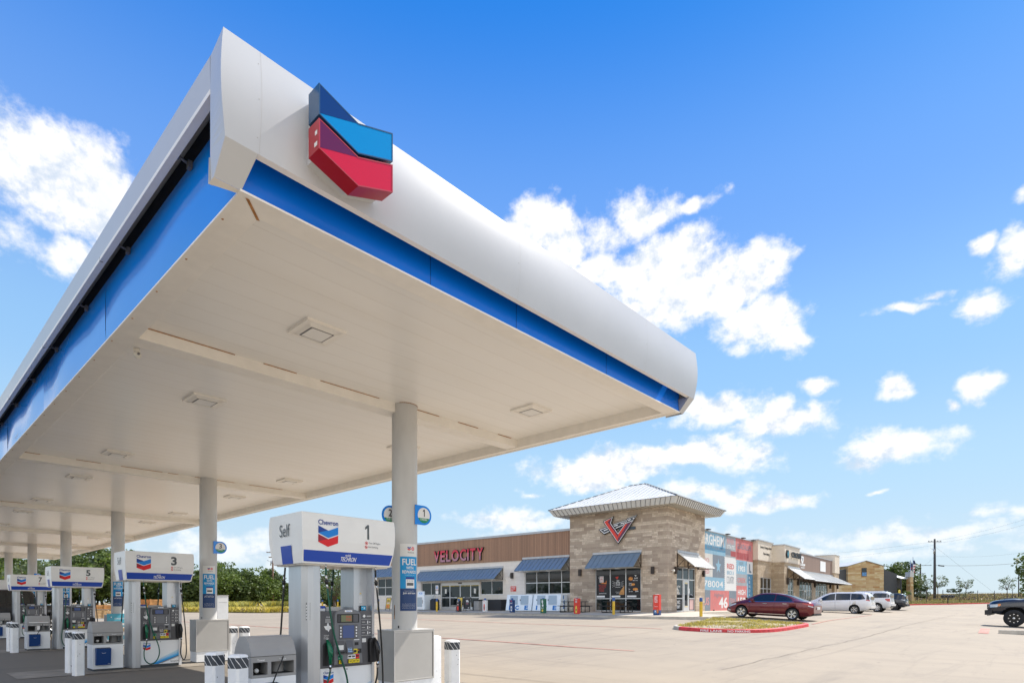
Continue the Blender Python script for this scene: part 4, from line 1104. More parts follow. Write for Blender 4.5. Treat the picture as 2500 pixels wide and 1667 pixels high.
    # rear hoses seen past the legs
    for hx, mat in ((-.50, 'rubber_black'), (.235, 'hose_green')):
        mb = MB().m(mat); hose(mb, [(hx, .36, 1.98), (hx - .01, .38, 1.7), (hx - .035, .40, 1.2), (hx - .06, .41, .7), (hx - .02, .40, .3), (hx + .08, .38, .3), (hx + .08, .34, .6)], .0125)
        mb.m('rubber_black'); mb.tube([(hx - .008, .378, 1.80), (hx - .01, .38, 1.75)], .025, 10); mb.m('metal'); mb.tube([(hx - .006, .376, 1.86), (hx - .008, .378, 1.80)], .015, 8); mb.tube([(hx - .01, .38, 1.75), (hx - .012, .381, 1.69)], .014, 8)
        mb.build('hose', t)
    # small boards on top of the cabinet
    mb = MB().m('ink_black'); mb.box(.335, .42, -.20, -.18, 1.385, 1.455); mb.m('topper_cyan'); mb.box(.342, .413, -.203, -.20, 1.392, 1.448); mb.m('ink_white'); mb.box(.35, .375, -.205, -.203, 1.43, 1.436); mb.box(.385, .402, -.205, -.203, 1.408, 1.432); mb.build('topper_card', t)
    mb = MB().m('panel_white'); mb.box(-.30, -.19, -.15, -.03, 1.385, 1.42); mb.m('band_blue'); mb.box(-.302, -.188, -.152, -.028, 1.42, 1.455); mb.build('card_box', t); MB().m('cabinet_top').box(-.05, .18, .06, .2, 1.385, 1.44).build('vent_cover', t)
    # header sign
    def sec(s_):                       # half section y(z)
        return [(s_ * .375, 2.0), (s_ * .40, 2.0), (s_ * .445, 2.17), (s_ * .462, 2.30), (s_ * .465, 2.45), (s_ * .46, 2.56), (s_ * .445, 2.648), (s_ * .42, 2.655)]
    prof_ = sec(-1) + sec(1)[::-1]
    mb = MB().m('header_white')
    A = [mb.P((-.685, a * (1 if b > 2.2 else 1), b)) for a, b in prof_]; B = [mb.P((.735, a, b)) for a, b in prof_]; n = len(prof_)
    # the ends lean in towards the foot
    for lst, s_ in ((A, 1), (B, -1)):
        for i_ in lst:
            p = mb.v[i_]; p.x += s_ * (max(0, 2.42 - p.z) ** 1.6 * .16 + max(0, p.z - 2.5) * .04)
    mb.face(A[::-1]); mb.face(B)
    for k in range(n): mb.face((A[k], A[(k + 1) % n], B[(k + 1) % n], B[k]), False)
    mb.m('cream_trim'); mb.box(-.62, .67, -.37, .37, 1.985, 2.0)
    hd = mb.build('header_sign', t, bevel=.012)
    mb = MB()
    def FY(z):                         # front face y at height z
        return lerp([(2.0, -.40), (2.17, -.445), (2.30, -.462), (2.45, -.465), (2.56, -.46), (2.648, -.445)], z) - .003
    def fpoly(pts, mat, e=0):
        mb.m(mat); mb.poly([(x, FY(z) - e, z) for x, z in pts])
    mb.m('band_blue')
    for za, zb in ((2.025, 2.10), (2.10, 2.17)):
        xa = lambda z: -.66 + (2.17 - z) * -.0 + (.055 if z < 2.1 else .03 if z < 2.15 else .0)
        la, lb = -.655 + (2.17 - za) * .12 * 0 + .0, 0
        mb.poly([(-.655 + (2.17 - za) * .12, FY(za), za), (.70 - (2.17 - za) * .2, FY(za), za), (.70 - (2.17 - zb) * .2, FY(zb), zb), (-.655 + (2.17 - zb) * .12, FY(zb), zb)])
    def ftext(s_, x, z, w_, h, mat, off=0, slant=0, keep=False, e=.0015):
        mb.m(mat); mb.text(s_, (0, 0, 0), X, Z, w_, h, off, slant=slant, fn=lambda xx, yy, c: (x + xx, FY(z + yy) - e, z + yy))
    ftext('with', -.06, 2.115, .085, .033, 'ink_white', .012, .2); ftext('TECHRON', -.125, 2.05, .235, .058, 'ink_white', .02, .18)
    for mat, pts in (('ink_blue', [(0, 1), (.5, .79), (1, 1), (1, .64), (.5, .43), (0, .64)]), ('ink_navy', [(0, 1), (.47, .80), (0, .65)]), ('ink_red', [(0, .585), (.5, .375), (1, .585), (1, .21), (.5, 0), (0, .21)]), ('ink_maroon', [(0, .585), (.47, .385), (0, .235)])):
        fpoly([(-.465 + a * .285, 2.225 + b * .265) for a, b in pts], mat, .001 if len(pts) == 6 else .0022)
    ftext('Chevron', -.465, 2.505, .285, .066, 'ink_navy', .02)
    mb.m('ink_grey')
    if num == 1: one(mb, lambda a, b: (.225 + a * .085, FY(2.365 + b * .2) - .0015, 2.365 + b * .2))
    else: ftext(str(num), .235, 2.365, .12 if num < 10 else .18, .20, 'ink_grey', .035)
    for q, s_ in ((0, 'Turn Off Engine'), (1, 'No Smoking')):
        z = 2.30 - q * .053
        mb.m('ink_red'); cxx, czz = .255, z + .015
        ring = [(math.cos(a), math.sin(a)) for a in [math.pi * k / 8 for k in range(16)]]
        for k in range(16):
            (a, b), (c, d_) = ring[k], ring[(k + 1) % 16]; mb.poly([(cxx + a * .022, FY(z) - .0015, czz + b * .022), (cxx + c * .022, FY(z) - .0015, czz + d_ * .022), (cxx + c * .016, FY(z) - .0015, czz + d_ * .016), (cxx + a * .016, FY(z) - .0015, czz + b * .016)])
        mb.poly([(cxx - .016, FY(z) - .0016, czz + .011), (cxx - .011, FY(z) - .0016, czz + .016), (cxx + .016, FY(z) - .0016, czz - .011), (cxx + .011, FY(z) - .0016, czz - .016)])
        mb.m('ink_grey'); mb.poly([(cxx - .009, FY(z) - .001, czz - .007), (cxx + .009, FY(z) - .001, czz - .007), (cxx + .009, FY(z) - .001, czz + .007), (cxx - .009, FY(z) - .001, czz + .007)])
        ftext(s_, .29, z, .19 if q == 0 else .155, .03, 'ink_grey', 0)
    mb.m('ink_grey'); xl = -.688
    def lx(z): return -.685 + max(0, 2.42 - z) ** 1.6 * .16 + max(0, z - 2.5) * .04 - .003
    mb.text('Self', (0, 0, 0), X, Z, .28, .16, 0, fn=lambda xx, yy, c: (lx(2.36 + yy), .14 - xx, 2.36 + yy))
    mb.m('pic_blue'); mb.m('band_blue')
    for za, zb in ((2.005, 2.1), (2.1, 2.2), (2.2, 2.24)): mb.poly([(lx(za), .13, za), (lx(za), -.16, za), (lx(zb), -.16, zb), (lx(zb), .13, zb)])
    mb.build('header_graphics', hd, recalc=False)
    return t
pumps = [(1, 4.335, 7.42, 'large fuel pump marked 1 with white header sign, nearest the camera'), (3, 4.455, 15.58, 'fuel pump marked 3 on the second island, green hose looped low'),
         (5, 4.47, 23.74, 'fuel pump marked 5 on the third island behind pump 3'), (7, 4.47, 31.9, 'fuel pump marked 7 half hidden behind pump 5'), (9, 4.47, 40.0, 'far fuel pump at the left edge, header cut off by the frame'), (11, 4.47, 48.15, 'farthest fuel pump, hidden mostly behind the others')]
for n_, u, v, l in pumps: pump(n_, l, u, v)
# ------------------------------------------------------------------ waste and towel units
def bin_unit(label, u, v, poster=False, squeegee=False):
    t = thing('waste_bin', label, 'trash bin', (u, v, 0), 0, 'towel and trash units beside the pumps')
    mb = MB().m('panel_white'); mb.box(-.285, .285, -.25, .25, .05, .58); mb.m('plinth'); mb.box(-.275, .275, -.24, .24, 0, .05); mb.build('base', t, bevel=.006)
    # grey upper with two openings
    mb = MB().m('bin_grey'); y0, y1 = -.25, .25
    xs = [-.285, -.265, -.085, -.04, .255, .285]
    z0, z1, z2 = .58, .615, .77
    mb.box(-.285, .285, y0, y1, z0, z1)                   # sill
    for a, b in ((-.285, -.265), (-.085, -.04), (.255, .285)): mb.box(a, b, y0, y1, z1, z2)
    mb.box(-.265, -.085, y0 + .2, y0 + .22, z1, z2)
    mb.prism([(y0, z2), (y0, .85), (y0 + .03, .93), (y0 + .08, 1.01), (y0 + .14, 1.065), (y0 + .18, 1.08), (y1 - .18, 1.08), (y1 - .14, 1.065), (y1 - .08, 1.01), (y1 - .03, .93), (y1, .85), (y1, z2)], 'x', -.285, .285)
    mb.m('bin_dark'); mb.box(-.265, -.085, y0 + .195, y0 + .2, z1, z2); mb.box(-.265, -.0851, y0 + .03, y1 - .23, z1 - .0, z1 + .004); mb.box(-.288, .288, y0 - .003, y1 + .003, .838, .843)
    mb.m('bin_dark'); mb.box(-.04, .255, y0 + .02, y1 - .02, z1, z1 + .006); mb.m('bin_grey'); mb.lathe([(.085, .0), (.085, .14)], (.15, 0.0, z1 + .006), n=18, caps=False)
    mb.m('ink_white'); mb.text('Towel', (-.215, y0 - .002, .785), X, Z, .09, .024, .01); mb.text('Trash', (.06, y0 - .002, .785), X, Z, .09, .024, .01)
    mb.m('paper')
    if not poster: mb.ball((-.18, y0 + .1, .66), .03, 5)
    hood = mb.build('hood', t)
    if poster:
        mb = MB().m('paper'); 
        def q(x, s_): return (x, y0 + .012 + s_ * .11 - .012, .865 + s_ * .165)
        mb.poly([q(-.24, 0), q(.24, 0), q(.24, 1), q(-.24, 1)]); mb.m('poster_cyan'); mb.poly([(a, b - .004, c + .002) for a, b, c in (q(-.22, .45), q(-.05, .45), q(-.05, .85), q(-.22, .85))])
        mb.m('ink_red'); mb.poly([(a, b - .004, c + .002) for a, b, c in (q(0, .2), q(.12, .2), q(.12, .5), q(.04, .6), q(0, .45))]); mb.m('ink_grey'); mb.poly([(a, b - .004, c + .002) for a, b, c in (q(.12, .3), q(.2, .3), q(.18, .75), q(.14, .75))])
        mb.build('poster', hood, recalc=False)
    mb = MB().m('bucket_blue'); yb = -.25
    mb.hexa([(-.245, yb - .115, .50), (.03, yb - .115, .50), (.03, yb, .515), (-.245, yb, .515)], [(-.245, yb - .085, .14), (.03, yb - .085, .14), (.03, yb, .14), (-.245, yb, .14)])
    mb.m('bin_dark'); mb.poly([(-.23, yb - .10, .5035), (.015, yb - .10, .5035), (.015, yb - .02, .516), (-.23, yb - .02, .516)])
    mb.m('ink_white')
    c_ = [(-.108 + .035 * math.cos(a), .41 + .012 * math.sin(a)) for a in [math.pi + math.pi * k / 8 for k in range(9)]]
    mb.tube([(a, yb - .111, b) for a, b in c_], .004, 5); mb.box(-.03, .02, yb - .092, yb - .086, .165, .17)
    bk = mb.build('washer_bucket', t, bevel=.004)
    if squeegee:
        mb = MB().m('rubber_black'); mb.tube([(-.06, yb - .05, .47), (.10, yb - .03, .83)], .008, 6); mb.build('squeegee_handle', bk)
    return t
bin_unit('grey and white towel and trash bin beside the nearest pump, squeegee in its bucket', 3.375, 7.38, squeegee=True)
bin_unit('towel and trash bin with blue washer bucket beside pump 3', 3.505, 15.58)
bin_unit('towel and trash bin with a car poster on its hood, beside pump 5', 3.52, 23.74, poster=True, squeegee=True)
bin_unit('towel and trash bin cut by the left edge, far island', 3.54, 31.9, squeegee=True)
# ------------------------------------------------------------------ island bollards
def bollard(label, u, v, ang=0, stripes=True, h=.9, w_=.088, faces=(0, 1, 2, 3)):
    t = thing('bollard', label, 'bollard', (u, v, 0), ang, 'white bollards guarding the pump islands')
    mb = MB().m('bollard_white'); c = w_ * .28
    pts = [(w_, w_ - c), (w_ - c, w_), (-w_ + c, w_), (-w_, w_ - c), (-w_, -w_ + c), (-w_ + c, -w_), (w_ - c, -w_), (w_, -w_ + c)]
    rings = []
    for s_, z in ((1, 0), (1, h - .03), (.93, h - .012), (.75, h), (.3, h + .006)): rings.append([mb.P((a * s_, b * s_, z)) for a, b in pts])
    for A, B in zip(rings, rings[1:]):
        for k in range(8): mb.face((A[k], A[(k + 1) % 8], B[(k + 1) % 8], B[k]))
    mb.face(rings[-1]); R = random.Random(int(u * 100 + v * 10))
    mb.m('ink_black')
    for _ in range(3):
        a = R.uniform(-w_ * .6, w_ * .6); z = R.uniform(.1, .75); mb.poly([(a, -w_ - .001, z), (a + .006, -w_ - .001, z + .004), (a + .004, -w_ - .001, z + .02), (a - .003, -w_ - .001, z + .015)])
    mb.build('sleeve', t)
    if stripes:
        mb = MB(); z0, z1 = h - .155, h - .032; e = .0022
        per = []
        for k in range(8):
            a, b = Vector(pts[k]), Vector(pts[(k + 1) % 8]); per.append((a * (1 + e / w_), b * (1 + e / w_)))
        s_tot = 0
        for a, b in per:
            L = (b - a).length; mb.m('band_grey'); mb.poly([(a.x, a.y, z0), (b.x, b.y, z0), (b.x, b.y, z1), (a.x, a.y, z1)])
            mb.m('ink_white'); H = z1 - z0; k = -2
            while k * .08 < s_tot + L + H:
                # diagonal stripe clipped to this face
                x0 = k * .08 - s_tot
                def cl(x, z):
                    return x, z
                P_ = []
                for (x, z) in ((x0, 0), (x0 + .009, 0), (x0 + .009 - H * .75, H), (x0 - H * .75, H)): P_.append((x, z))
                # clip in x to [0,L]
                def clip(P, f, inside):
                    out = []
                    for i in range(len(P)):
                        p, q = P[i], P[(i + 1) % len(P)]
                        if inside(p): out.append(p)
                        if inside(p) != inside(q):
                            t_ = (f - p[0]) / (q[0] - p[0]); out.append((f, p[1] + (q[1] - p[1]) * t_))
                    return out
                P_ = clip(P_, 0, lambda p: p[0] >= 0); P_ = clip(P_, L, lambda p: p[0] <= L) if P_ else P_
                if len(P_) > 2:
                    d_ = (b - a).normalized(); nn = Vector((d_.y, -d_.x)) * .0012
                    mb.poly([(a.x + d_.x * x + nn.x, a.y + d_.y * x + nn.y, z0 + z) for x, z in P_])
                k += 1
            s_tot += L
        mb.build('striped_band', t, recalc=False)
    return t
bollard('front left bollard of the nearest island, right of its twin, black chip in the paint', 2.86, 6.95, rad(20)); bollard('bollard left of its chipped twin at the nearest island', 2.80, 7.48, rad(20))
bollard('front bollard before the trash bin of pump 3', 2.86, 14.80, rad(12)); bollard('bollard just behind its twin before the trash bin of pump 3', 2.86, 15.46, rad(12))
bollard('front bollard before the poster-topped trash bin of the third island', 2.86, 22.95, rad(8)); bollard('rear bollard before the poster-topped trash bin of the third island', 2.86, 23.65, rad(8))
bollard('striped white bollard right of the nearest column base', 6.60, 7.46, rad(-12), h=.87, w_=.105); bollard('plain white bollard tucked behind the nearest column base', 6.62, 8.05, rad(10), stripes=False, h=.92, w_=.15)
bollard('striped bollard right of the second column base, farther of the pair', 6.34, 15.75, rad(0), h=.87, w_=.1); bollard('striped bollard right of the second column base, nearer of the pair', 6.62, 15.7, rad(-5), h=.87, w_=.11)
# ------------------------------------------------------------------ convenience shop
def bthing(name, label, cat, group=None):
    return thing(name, label, cat, (BO.x, BO.y, 0), BA, group)
store = bthing('shop_building', 'convenience shop with stone corner tower, metal hip roof, brown plank band and painted side wall', 'shop')
FX = .5; BZ = .84; PZ = 7.0; YL = 36.9; MX = 17.78; TX, TY = 6.3, 7.8; TZ = 8.0
def wall_x(mb, x, y0, y1, z0, z1, holes, t=.25, inward=1):
    """wall on plane x with rectangular openings (ya, yb, za, zb)"""
    ys = sorted({y0, y1, *[h[0] for h in holes], *[h[1] for h in holes]}); zs_ = sorted({z0, z1, *[h[2] for h in holes], *[h[3] for h in holes]})
    for a, b in zip(ys, ys[1:]):
        for c, d_ in zip(zs_, zs_[1:]):
            if any(h[0] <= a and b <= h[1] and h[2] <= c and d_ <= h[3] for h in holes): continue
            mb.poly([(x, a, c), (x, b, c), (x, b, d_), (x, a, d_)])
    for ya, yb, za, zb in holes:
        X1 = x + t * inward
        mb.poly([(x, ya, za), (X1, ya, za), (X1, ya, zb), (x, ya, zb)]); mb.poly([(x, yb, za), (X1, yb, za), (X1, yb, zb), (x, yb, zb)])
        mb.poly([(x, ya, zb), (X1, ya, zb), (X1, yb, zb), (x, yb, zb)]); mb.poly([(x, ya, za), (X1, ya, za), (X1, yb, za), (x, yb, za)])
def wall_y(mb, y, x0, x1, z0, z1, holes, t=.25):
    xs = sorted({x0, x1, *[h[0] for h in holes], *[h[1] for h in holes]}); zs_ = sorted({z0, z1, *[h[2] for h in holes], *[h[3] for h in holes]})
    for a, b in zip(xs, xs[1:]):
        for c, d_ in zip(zs_, zs_[1:]):
            if any(h[0] <= a and b <= h[1] and h[2] <= c and d_ <= h[3] for h in holes): continue
            mb.poly([(a, y, c), (b, y, c), (b, y, d_), (a, y, d_)])
    for xa, xb, za, zb in holes:
        Y1 = y + t
        mb.poly([(xa, y, za), (xa, Y1, za), (xa, Y1, zb), (xa, y, zb)]); mb.poly([(xb, y, za), (xb, Y1, za), (xb, Y1, zb), (xb, y, zb)])
        mb.poly([(xa, y, zb), (xb, y, zb), (xb, Y1, zb), (xa, Y1, zb)]); mb.poly([(xa, y, za), (xb, y, za), (xb, Y1, za), (xa, Y1, za)])
def window_x(parent, x, ya, yb, za, zb, muls, rails, fw=.06, name='window', glass='glass_dark', inward=1):
    xo = x + .06 * inward; mb = MB().m('alu_frame')
    lo, hi = sorted((xo, xo + .06 * inward))
    mb.box(lo, hi, ya, ya + fw, za, zb); mb.box(lo, hi, yb - fw, yb, za, zb); mb.box(lo, hi, ya + fw, yb - fw, zb - fw, zb); mb.box(lo, hi, ya + fw, yb - fw, za, za + fw)
    for m_ in muls: mb.box(lo + .002, hi - .002, m_ - fw / 2, m_ + fw / 2, za + fw, zb - fw)
    for r in rails: mb.box(lo + .004, hi - .004, ya + fw, yb - fw, r - fw / 2, r + fw / 2)
    o = mb.build(name, parent)
    g_ = MB().m(glass); xg = x + .1 * inward; g_.box(min(xg, xg + .012), max(xg, xg + .012), ya + .01, yb - .01, za + .01, zb - .01); g_.build('glass', o)
    return o
def window_y(parent, y, xa, xb, za, zb, muls, rails, fw=.06, name='window', glass='glass_dark'):
    mb = MB().m('alu_frame'); lo, hi = y + .06, y + .12
    mb.box(xa, xa + fw, lo, hi, za, zb); mb.box(xb - fw, xb, lo, hi, za, zb); mb.box(xa + fw, xb - fw, lo, hi, zb - fw, zb); mb.box(xa + fw, xb - fw, lo, hi, za, za + fw)
    for m_ in muls: mb.box(m_ - fw / 2, m_ + fw / 2, lo + .002, hi - .002, za + fw, zb - fw)
    for r in rails: mb.box(xa + fw, xb - fw, lo + .004, hi - .004, r - fw / 2, r + fw / 2)
    o = mb.build(name, parent); g_ = MB().m(glass); g_.box(xa + .01, xb - .01, y + .1, y + .112, za + .01, zb - .01); g_.build('glass', o); return o
# front wall with openings
HL = [(12.51 - 3.9, 12.51, 2.15, 3.97)]; 
front_h = [(7.9, 12.51, 2.15, 3.97), (14.83, 17.39, 2.16, 3.34), (17.5, 22.3, .86, 3.32), (22.34, 24.95, 2.17, 3.34), (28.0, 31.6, 2.15, 3.9), (32.4, 35.2, 2.15, 3.9)]
mb = MB().m('block_wall'); wall_x(mb, FX, TY - .02, YL, BZ - .3, 4.9, front_h)
mb.poly([(FX, YL, BZ - .3), (MX, YL, BZ - .3), (MX, YL, PZ), (FX, YL, PZ)]); mb.poly([(MX, YL, BZ - .3), (MX, .2, BZ - .3), (MX, .2, PZ), (MX, YL, PZ)])
mb.build('wall', store)
mb = MB().m('cladding_brown'); mb.box(FX - .06, FX + .2, TY, YL, 4.9, PZ - .02); mb.build('plank_cladding', store)
mb = MB().m('galv'); mb.box(FX - .12, FX + .3, TY, YL + .05, PZ - .02, PZ + .10); mb.box(FX + .3, MX, .25, YL, PZ - .3, PZ - .2)
mb.m('stucco_tan'); mb.box(FX + .3, MX + .05, YL - .3, YL + .02, 4.9, PZ + .04)
mb.build('parapet', store)
mb = MB().m('galv')
mb.box(FX - .115, FX + .2, TY - .0, YL, PZ - .07, PZ - .021); mb.build('flashing', store)
# mural side wall
mb = MB().m('block_wall'); mb.poly([(TX, .2, BZ - .3), (MX, .2, BZ - .3), (MX, .2, PZ - .08), (TX, .2, PZ - .08)]); mb.build('side_wall', store)
mb = MB().m('galv'); mb.box(TX, MX, .12, .4, PZ - .08, PZ - .02); mb.m('lamp_brown')
for x in (6.8, 10.9, 14.6, 17.2): mb.box(x, x + .5, -.1, .15, PZ - .02, PZ + .04)
mb.build('coping', store)
ym = .185
mural_o = None
mb = MB()
def tile(x0, x1, z0, z1, mat, e=0): mb.m(mat); mb.box(x0, x1, ym - .004 - e, ym, z0, z1)
def mtxt(s_, x0, x1, z0, z1, mat, off=.01, e=.008, slant=0): mb.m(mat); mb.text(s_, (x0, ym - e, z0), X, Z, x1 - x0, z1 - z0, off, slant=slant)
tile(6.35, 11.02, 5.22, 6.9, 'mural_sky'); tile(6.35, 11.02, 5.50, 5.86, 'mural_blue', .002); tile(6.35, 8.3, 3.48, 5.22, 'mural_cream'); tile(8.3, 10.81, 3.45, 5.22, 'mural_slate')
tile(11.02, 13.38, 5.2, 6.9, 'mural_grey'); tile(11.02, 12.2, 5.36, 5.86, 'mural_slate', .002); tile(12.2, 13.38, 5.3, 5.75, 'mural_deepred', .002); tile(13.38, 17.76, 5.1, 6.9, 'mural_red'); tile(13.55, 16.6, 5.2, 5.75, 'mural_deepred', .002)
tile(10.81, 13.55, 2.47, 5.18, 'mural_white'); tile(6.35, 10.81, 2.45, 3.45, 'mural_sky'); tile(13.55, 16.19, 3.93, 5.1, 'mural_sky'); tile(13.55, 16.19, 2.93, 3.93, 'mural_grey')
tile(16.19, 17.76, 4.0, 5.1, 'mural_white'); tile(16.19, 17.76, BZ, 4.0, 'mural_blue'); tile(16.19, 16.5, BZ, 4.0, 'mural_sky', .002)
tile(6.35, 7.84, BZ, 2.45, 'mural_slate'); tile(7.84, 11.84, BZ, 2.45, 'mural_red'); tile(11.84, 13.55, BZ, 2.47, 'mural_slate'); tile(13.55, 16.19, BZ, 2.93, 'mural_red')
mtxt('ERGHEIM', 6.38, 10.7, 5.92, 6.75, 'mural_white', .02); mtxt('by Products', 7.2, 10.7, 5.55, 5.86, 'mural_slate', .01, slant=.25)
mtxt('RIVER', 11.4, 13.0, 6.3, 6.75, 'mural_pink', .02); mtxt('STATE', 11.4, 13.1, 5.9, 6.2, 'mural_white', .01); mtxt('GUADALUPE', 13.7, 17.3, 6.05, 6.5, 'mural_slate', .01)
for z0 in (4.55, 4.15, 3.7): mtxt({4.55: 'NO', 4.15: 'ONE', 3.7: 'RED'}[z0], 6.4, 7.6, z0, z0 + .33, 'mural_pink', .02)
mb.m('mural_sky'); mb.poly([(9.5 + (.62 if k % 2 == 0 else .26) * math.sin(k * math.pi / 5), ym - .006, 4.35 + (.62 if k % 2 == 0 else .26) * math.cos(k * math.pi / 5)) for k in range(10)])
mtxt('78004', 6.5, 10.5, 2.68, 3.18, 'mural_white', .01)
mtxt('RED', 11.35, 13.0, 4.25, 4.68, 'mural_red', .04); mtxt('BRICK &', 11.35, 12.95, 3.78, 4.1, 'mural_sky', .02); mtxt('COUNTRY', 11.3, 13.0, 3.05, 3.65, 'mural_slate', .0)
for k in range(16): mb.m('mural_grey'); mb.box(10.81, 10.9, ym - .007, ym - .004, 2.6 + k * .16, 2.68 + k * .16); mb.box(13.46, 13.55, ym - .007, ym - .004, 2.6 + k * .16, 2.68 + k * .16)
mtxt('EST.', 14.3, 15.4, 4.7, 4.95, 'mural_slate', .01); mtxt('1903', 14.0, 15.7, 4.15, 4.62, 'mural_white', .03)
mb.m('mural_slate'); mb.poly([(16.75, ym - .006, 4.9), (17.05, ym - .006, 4.9), (17.08, ym - .006, 4.35), (17.4, ym - .006, 4.22), (17.4, ym - .006, 4.12), (16.72, ym - .006, 4.12)])
mtxt('CREEK', 13.8, 15.9, 3.2, 3.6, 'mural_red', .02)
mtxt('Highway', 8.6, 10.6, 1.85, 2.25, 'mural_slate', .0, slant=.2); mtxt('46', 9.6, 11.5, 1.05, 1.95, 'mural_white', .03)
mtxt('TEXAS', 12.0, 13.3, 1.5, 1.85, 'mural_pink', .02); mtxt('HILL', 12.0, 13.3, 1.1, 1.4, 'mural_sky', .0); mtxt('US', 6.5, 7.6, 1.3, 1.9, 'mural_pink', .03)
mtxt('HIGH', 13.9, 15.8, 2.15, 2.6, 'mural_white', .03); mtxt('150', 13.9, 15.8, 1.35, 1.95, 'mural_white', .03)
for k, ch in enumerate('KENDALL'): mtxt(ch, 16.7, 17.05, 3.55 - k * .38, 3.8 - k * .38, 'mural_white', .01)
mb.m('lamp_brown'); mb.box(15.9, 16.1, ym - .12, ym - .004, 1.75, 1.95); mb.box(8.4, 8.46, ym - .1, ym, .86, .95)
mb.build('painted_mural', store, recalc=False)
# ---- stone tower
tw_front = [(1.95, 5.61, .88, 3.92)]; tw_side = [(1.40, 4.62, .88, 3.95)]
mb = MB().m('stone_tower_mat'); wall_x(mb, 0, 0, TY, BZ - .3, TZ, tw_front); wall_y(mb, 0, 0, TX, BZ - .3, TZ, tw_side)
mb.poly([(0, TY, BZ), (TX, TY, BZ), (TX, TY, TZ), (0, TY, TZ)]); mb.poly([(TX, 0, BZ), (TX, TY, BZ), (TX, TY, TZ), (TX, 0, TZ)])
tower = mb.build('stone_tower', store)
# hip roof with inward sloping fascia
def ring(o, z): return [(-o, -o, z), (TX + o, -o, z), (TX + o, TY + o, z), (-o, TY + o, z)]
r0, r1, r2 = ring(.7, 7.86), ring(.86, 7.89), ring(1.12, 8.30)
ap = [(TX / 2, TX / 2 + .1, 10.25), (TX / 2, TY - TX / 2 - .1, 10.25)]
mb = MB().m('eave_grey')
for k in range(4): mb.poly([r1[k], r1[(k + 1) % 4], r2[(k + 1) % 4], r2[k]])
mb.m('bracket_grey')
n_rib = lambda L, s_: int(L / s_)
def seams_on(mb, a, b, c, d_, n, w_=.02, h=.02):
    """ribs from edge a-b up to c-d"""
    a, b, c, d_ = map(Vector, (a, b, c, d_)); N = (b - a).cross(d_ - a).normalized()
    for k in range(1, n):
        t_ = k / n; p = a.lerp(b, t_); q = d_.lerp(c, t_); s_ = (b - a).normalized() * w_ / 2
        mb.hexa([p - s_ , p + s_, p + s_ + N * h, p - s_ + N * h], [q - s_, q + s_, q + s_ + N * h, q - s_ + N * h])
for k in range(4): seams_on(mb, r1[k], r1[(k + 1) % 4], r2[(k + 1) % 4], r2[k], 28 if k % 2 else 26, .022, .03)
mb.build('roof_fascia', tower)
mb = MB().m('soffit_metal'); mb.poly([r1[0], r1[1], r1[2], r1[3]])
for k in range(1, 28): mb.m('bronze_frame'); mb.box(-.84, -.02, -.8 + k * .33, -.785 + k * .33, 7.876, 7.886); 
for k in range(1, 23): mb.box(-.8 + k * .33, -.785 + k * .33, -.84, -.02, 7.876, 7.886); mb.box(TX + .02, TX + .84, -.8 + k * .33, -.785 + k * .33, 7.876, 7.886)
for k in range(1, 23): mb.box(-.8 + k * .33, -.785 + k * .33, TY + .02, TY + .84, 7.876, 7.886)
mb.build('roof_soffit', tower)
mb = MB().m('roof_white')
e = ring(1.17, 8.31)
faces = [([e[0], e[1], ap[0]]), ([e[1], e[2], ap[1], ap[0]]), ([e[2], e[3], ap[1]]), ([e[3], e[0], ap[0], ap[1]])]
for f in faces: mb.poly(f)
mb.m('galv')
def rib_line(p, q, N, h=.035, w_=.03):
    p, q, N = Vector(p), Vector(q), Vector(N); s_ = (q - p).cross(N).normalized() * w_ / 2
    mb.hexa([p - s_, p + s_, p + s_ + N * h, p - s_ + N * h], [q - s_, q + s_, q + s_ + N * h, q - s_ + N * h])
mb.m('eave_grey')
L = TY + 2.34; W = TX + 2.34; rise = 2.0
for k in range(1, 25):                 # front slope ribs
    y = -1.17 + L * k / 25
    run = min(W / 2, max(0, min(y + 1.17, TY + 1.17 - y)) * (W / 2) / (ap[0][1] + 1.17))
    if run > .05: rib_line((-1.17, y, 8.31), (-1.17 + run, y, 8.31 + 2.0 * run / (W / 2)), (-.4, 0, .9))
for k in range(1, 21):
    x = -1.17 + W * k / 21; run = min(x + 1.17, TX + 1.17 - x) * (ap[0][1] + 1.17) / (W / 2)
    if run > .05: rib_line((x, -1.17, 8.31), (x, -1.17 + run, 8.31 + 2.0 * run / (ap[0][1] + 1.17)), (0, -.4, .9))
mb.m('raceway')
for a, b in ((e[0], ap[0]), (e[1], ap[0]), (e[2], ap[1]), (e[3], ap[1]), (ap[0], ap[1])): mb.tube([Vector(a) + Z * .02, Vector(b) + Z * .02], .035, 6)
mb.build('roof', tower)
# tower windows
wf = window_x(tower, 0, 1.95, 5.61, .88, 3.92, [3.15, 4.39], [1.78])
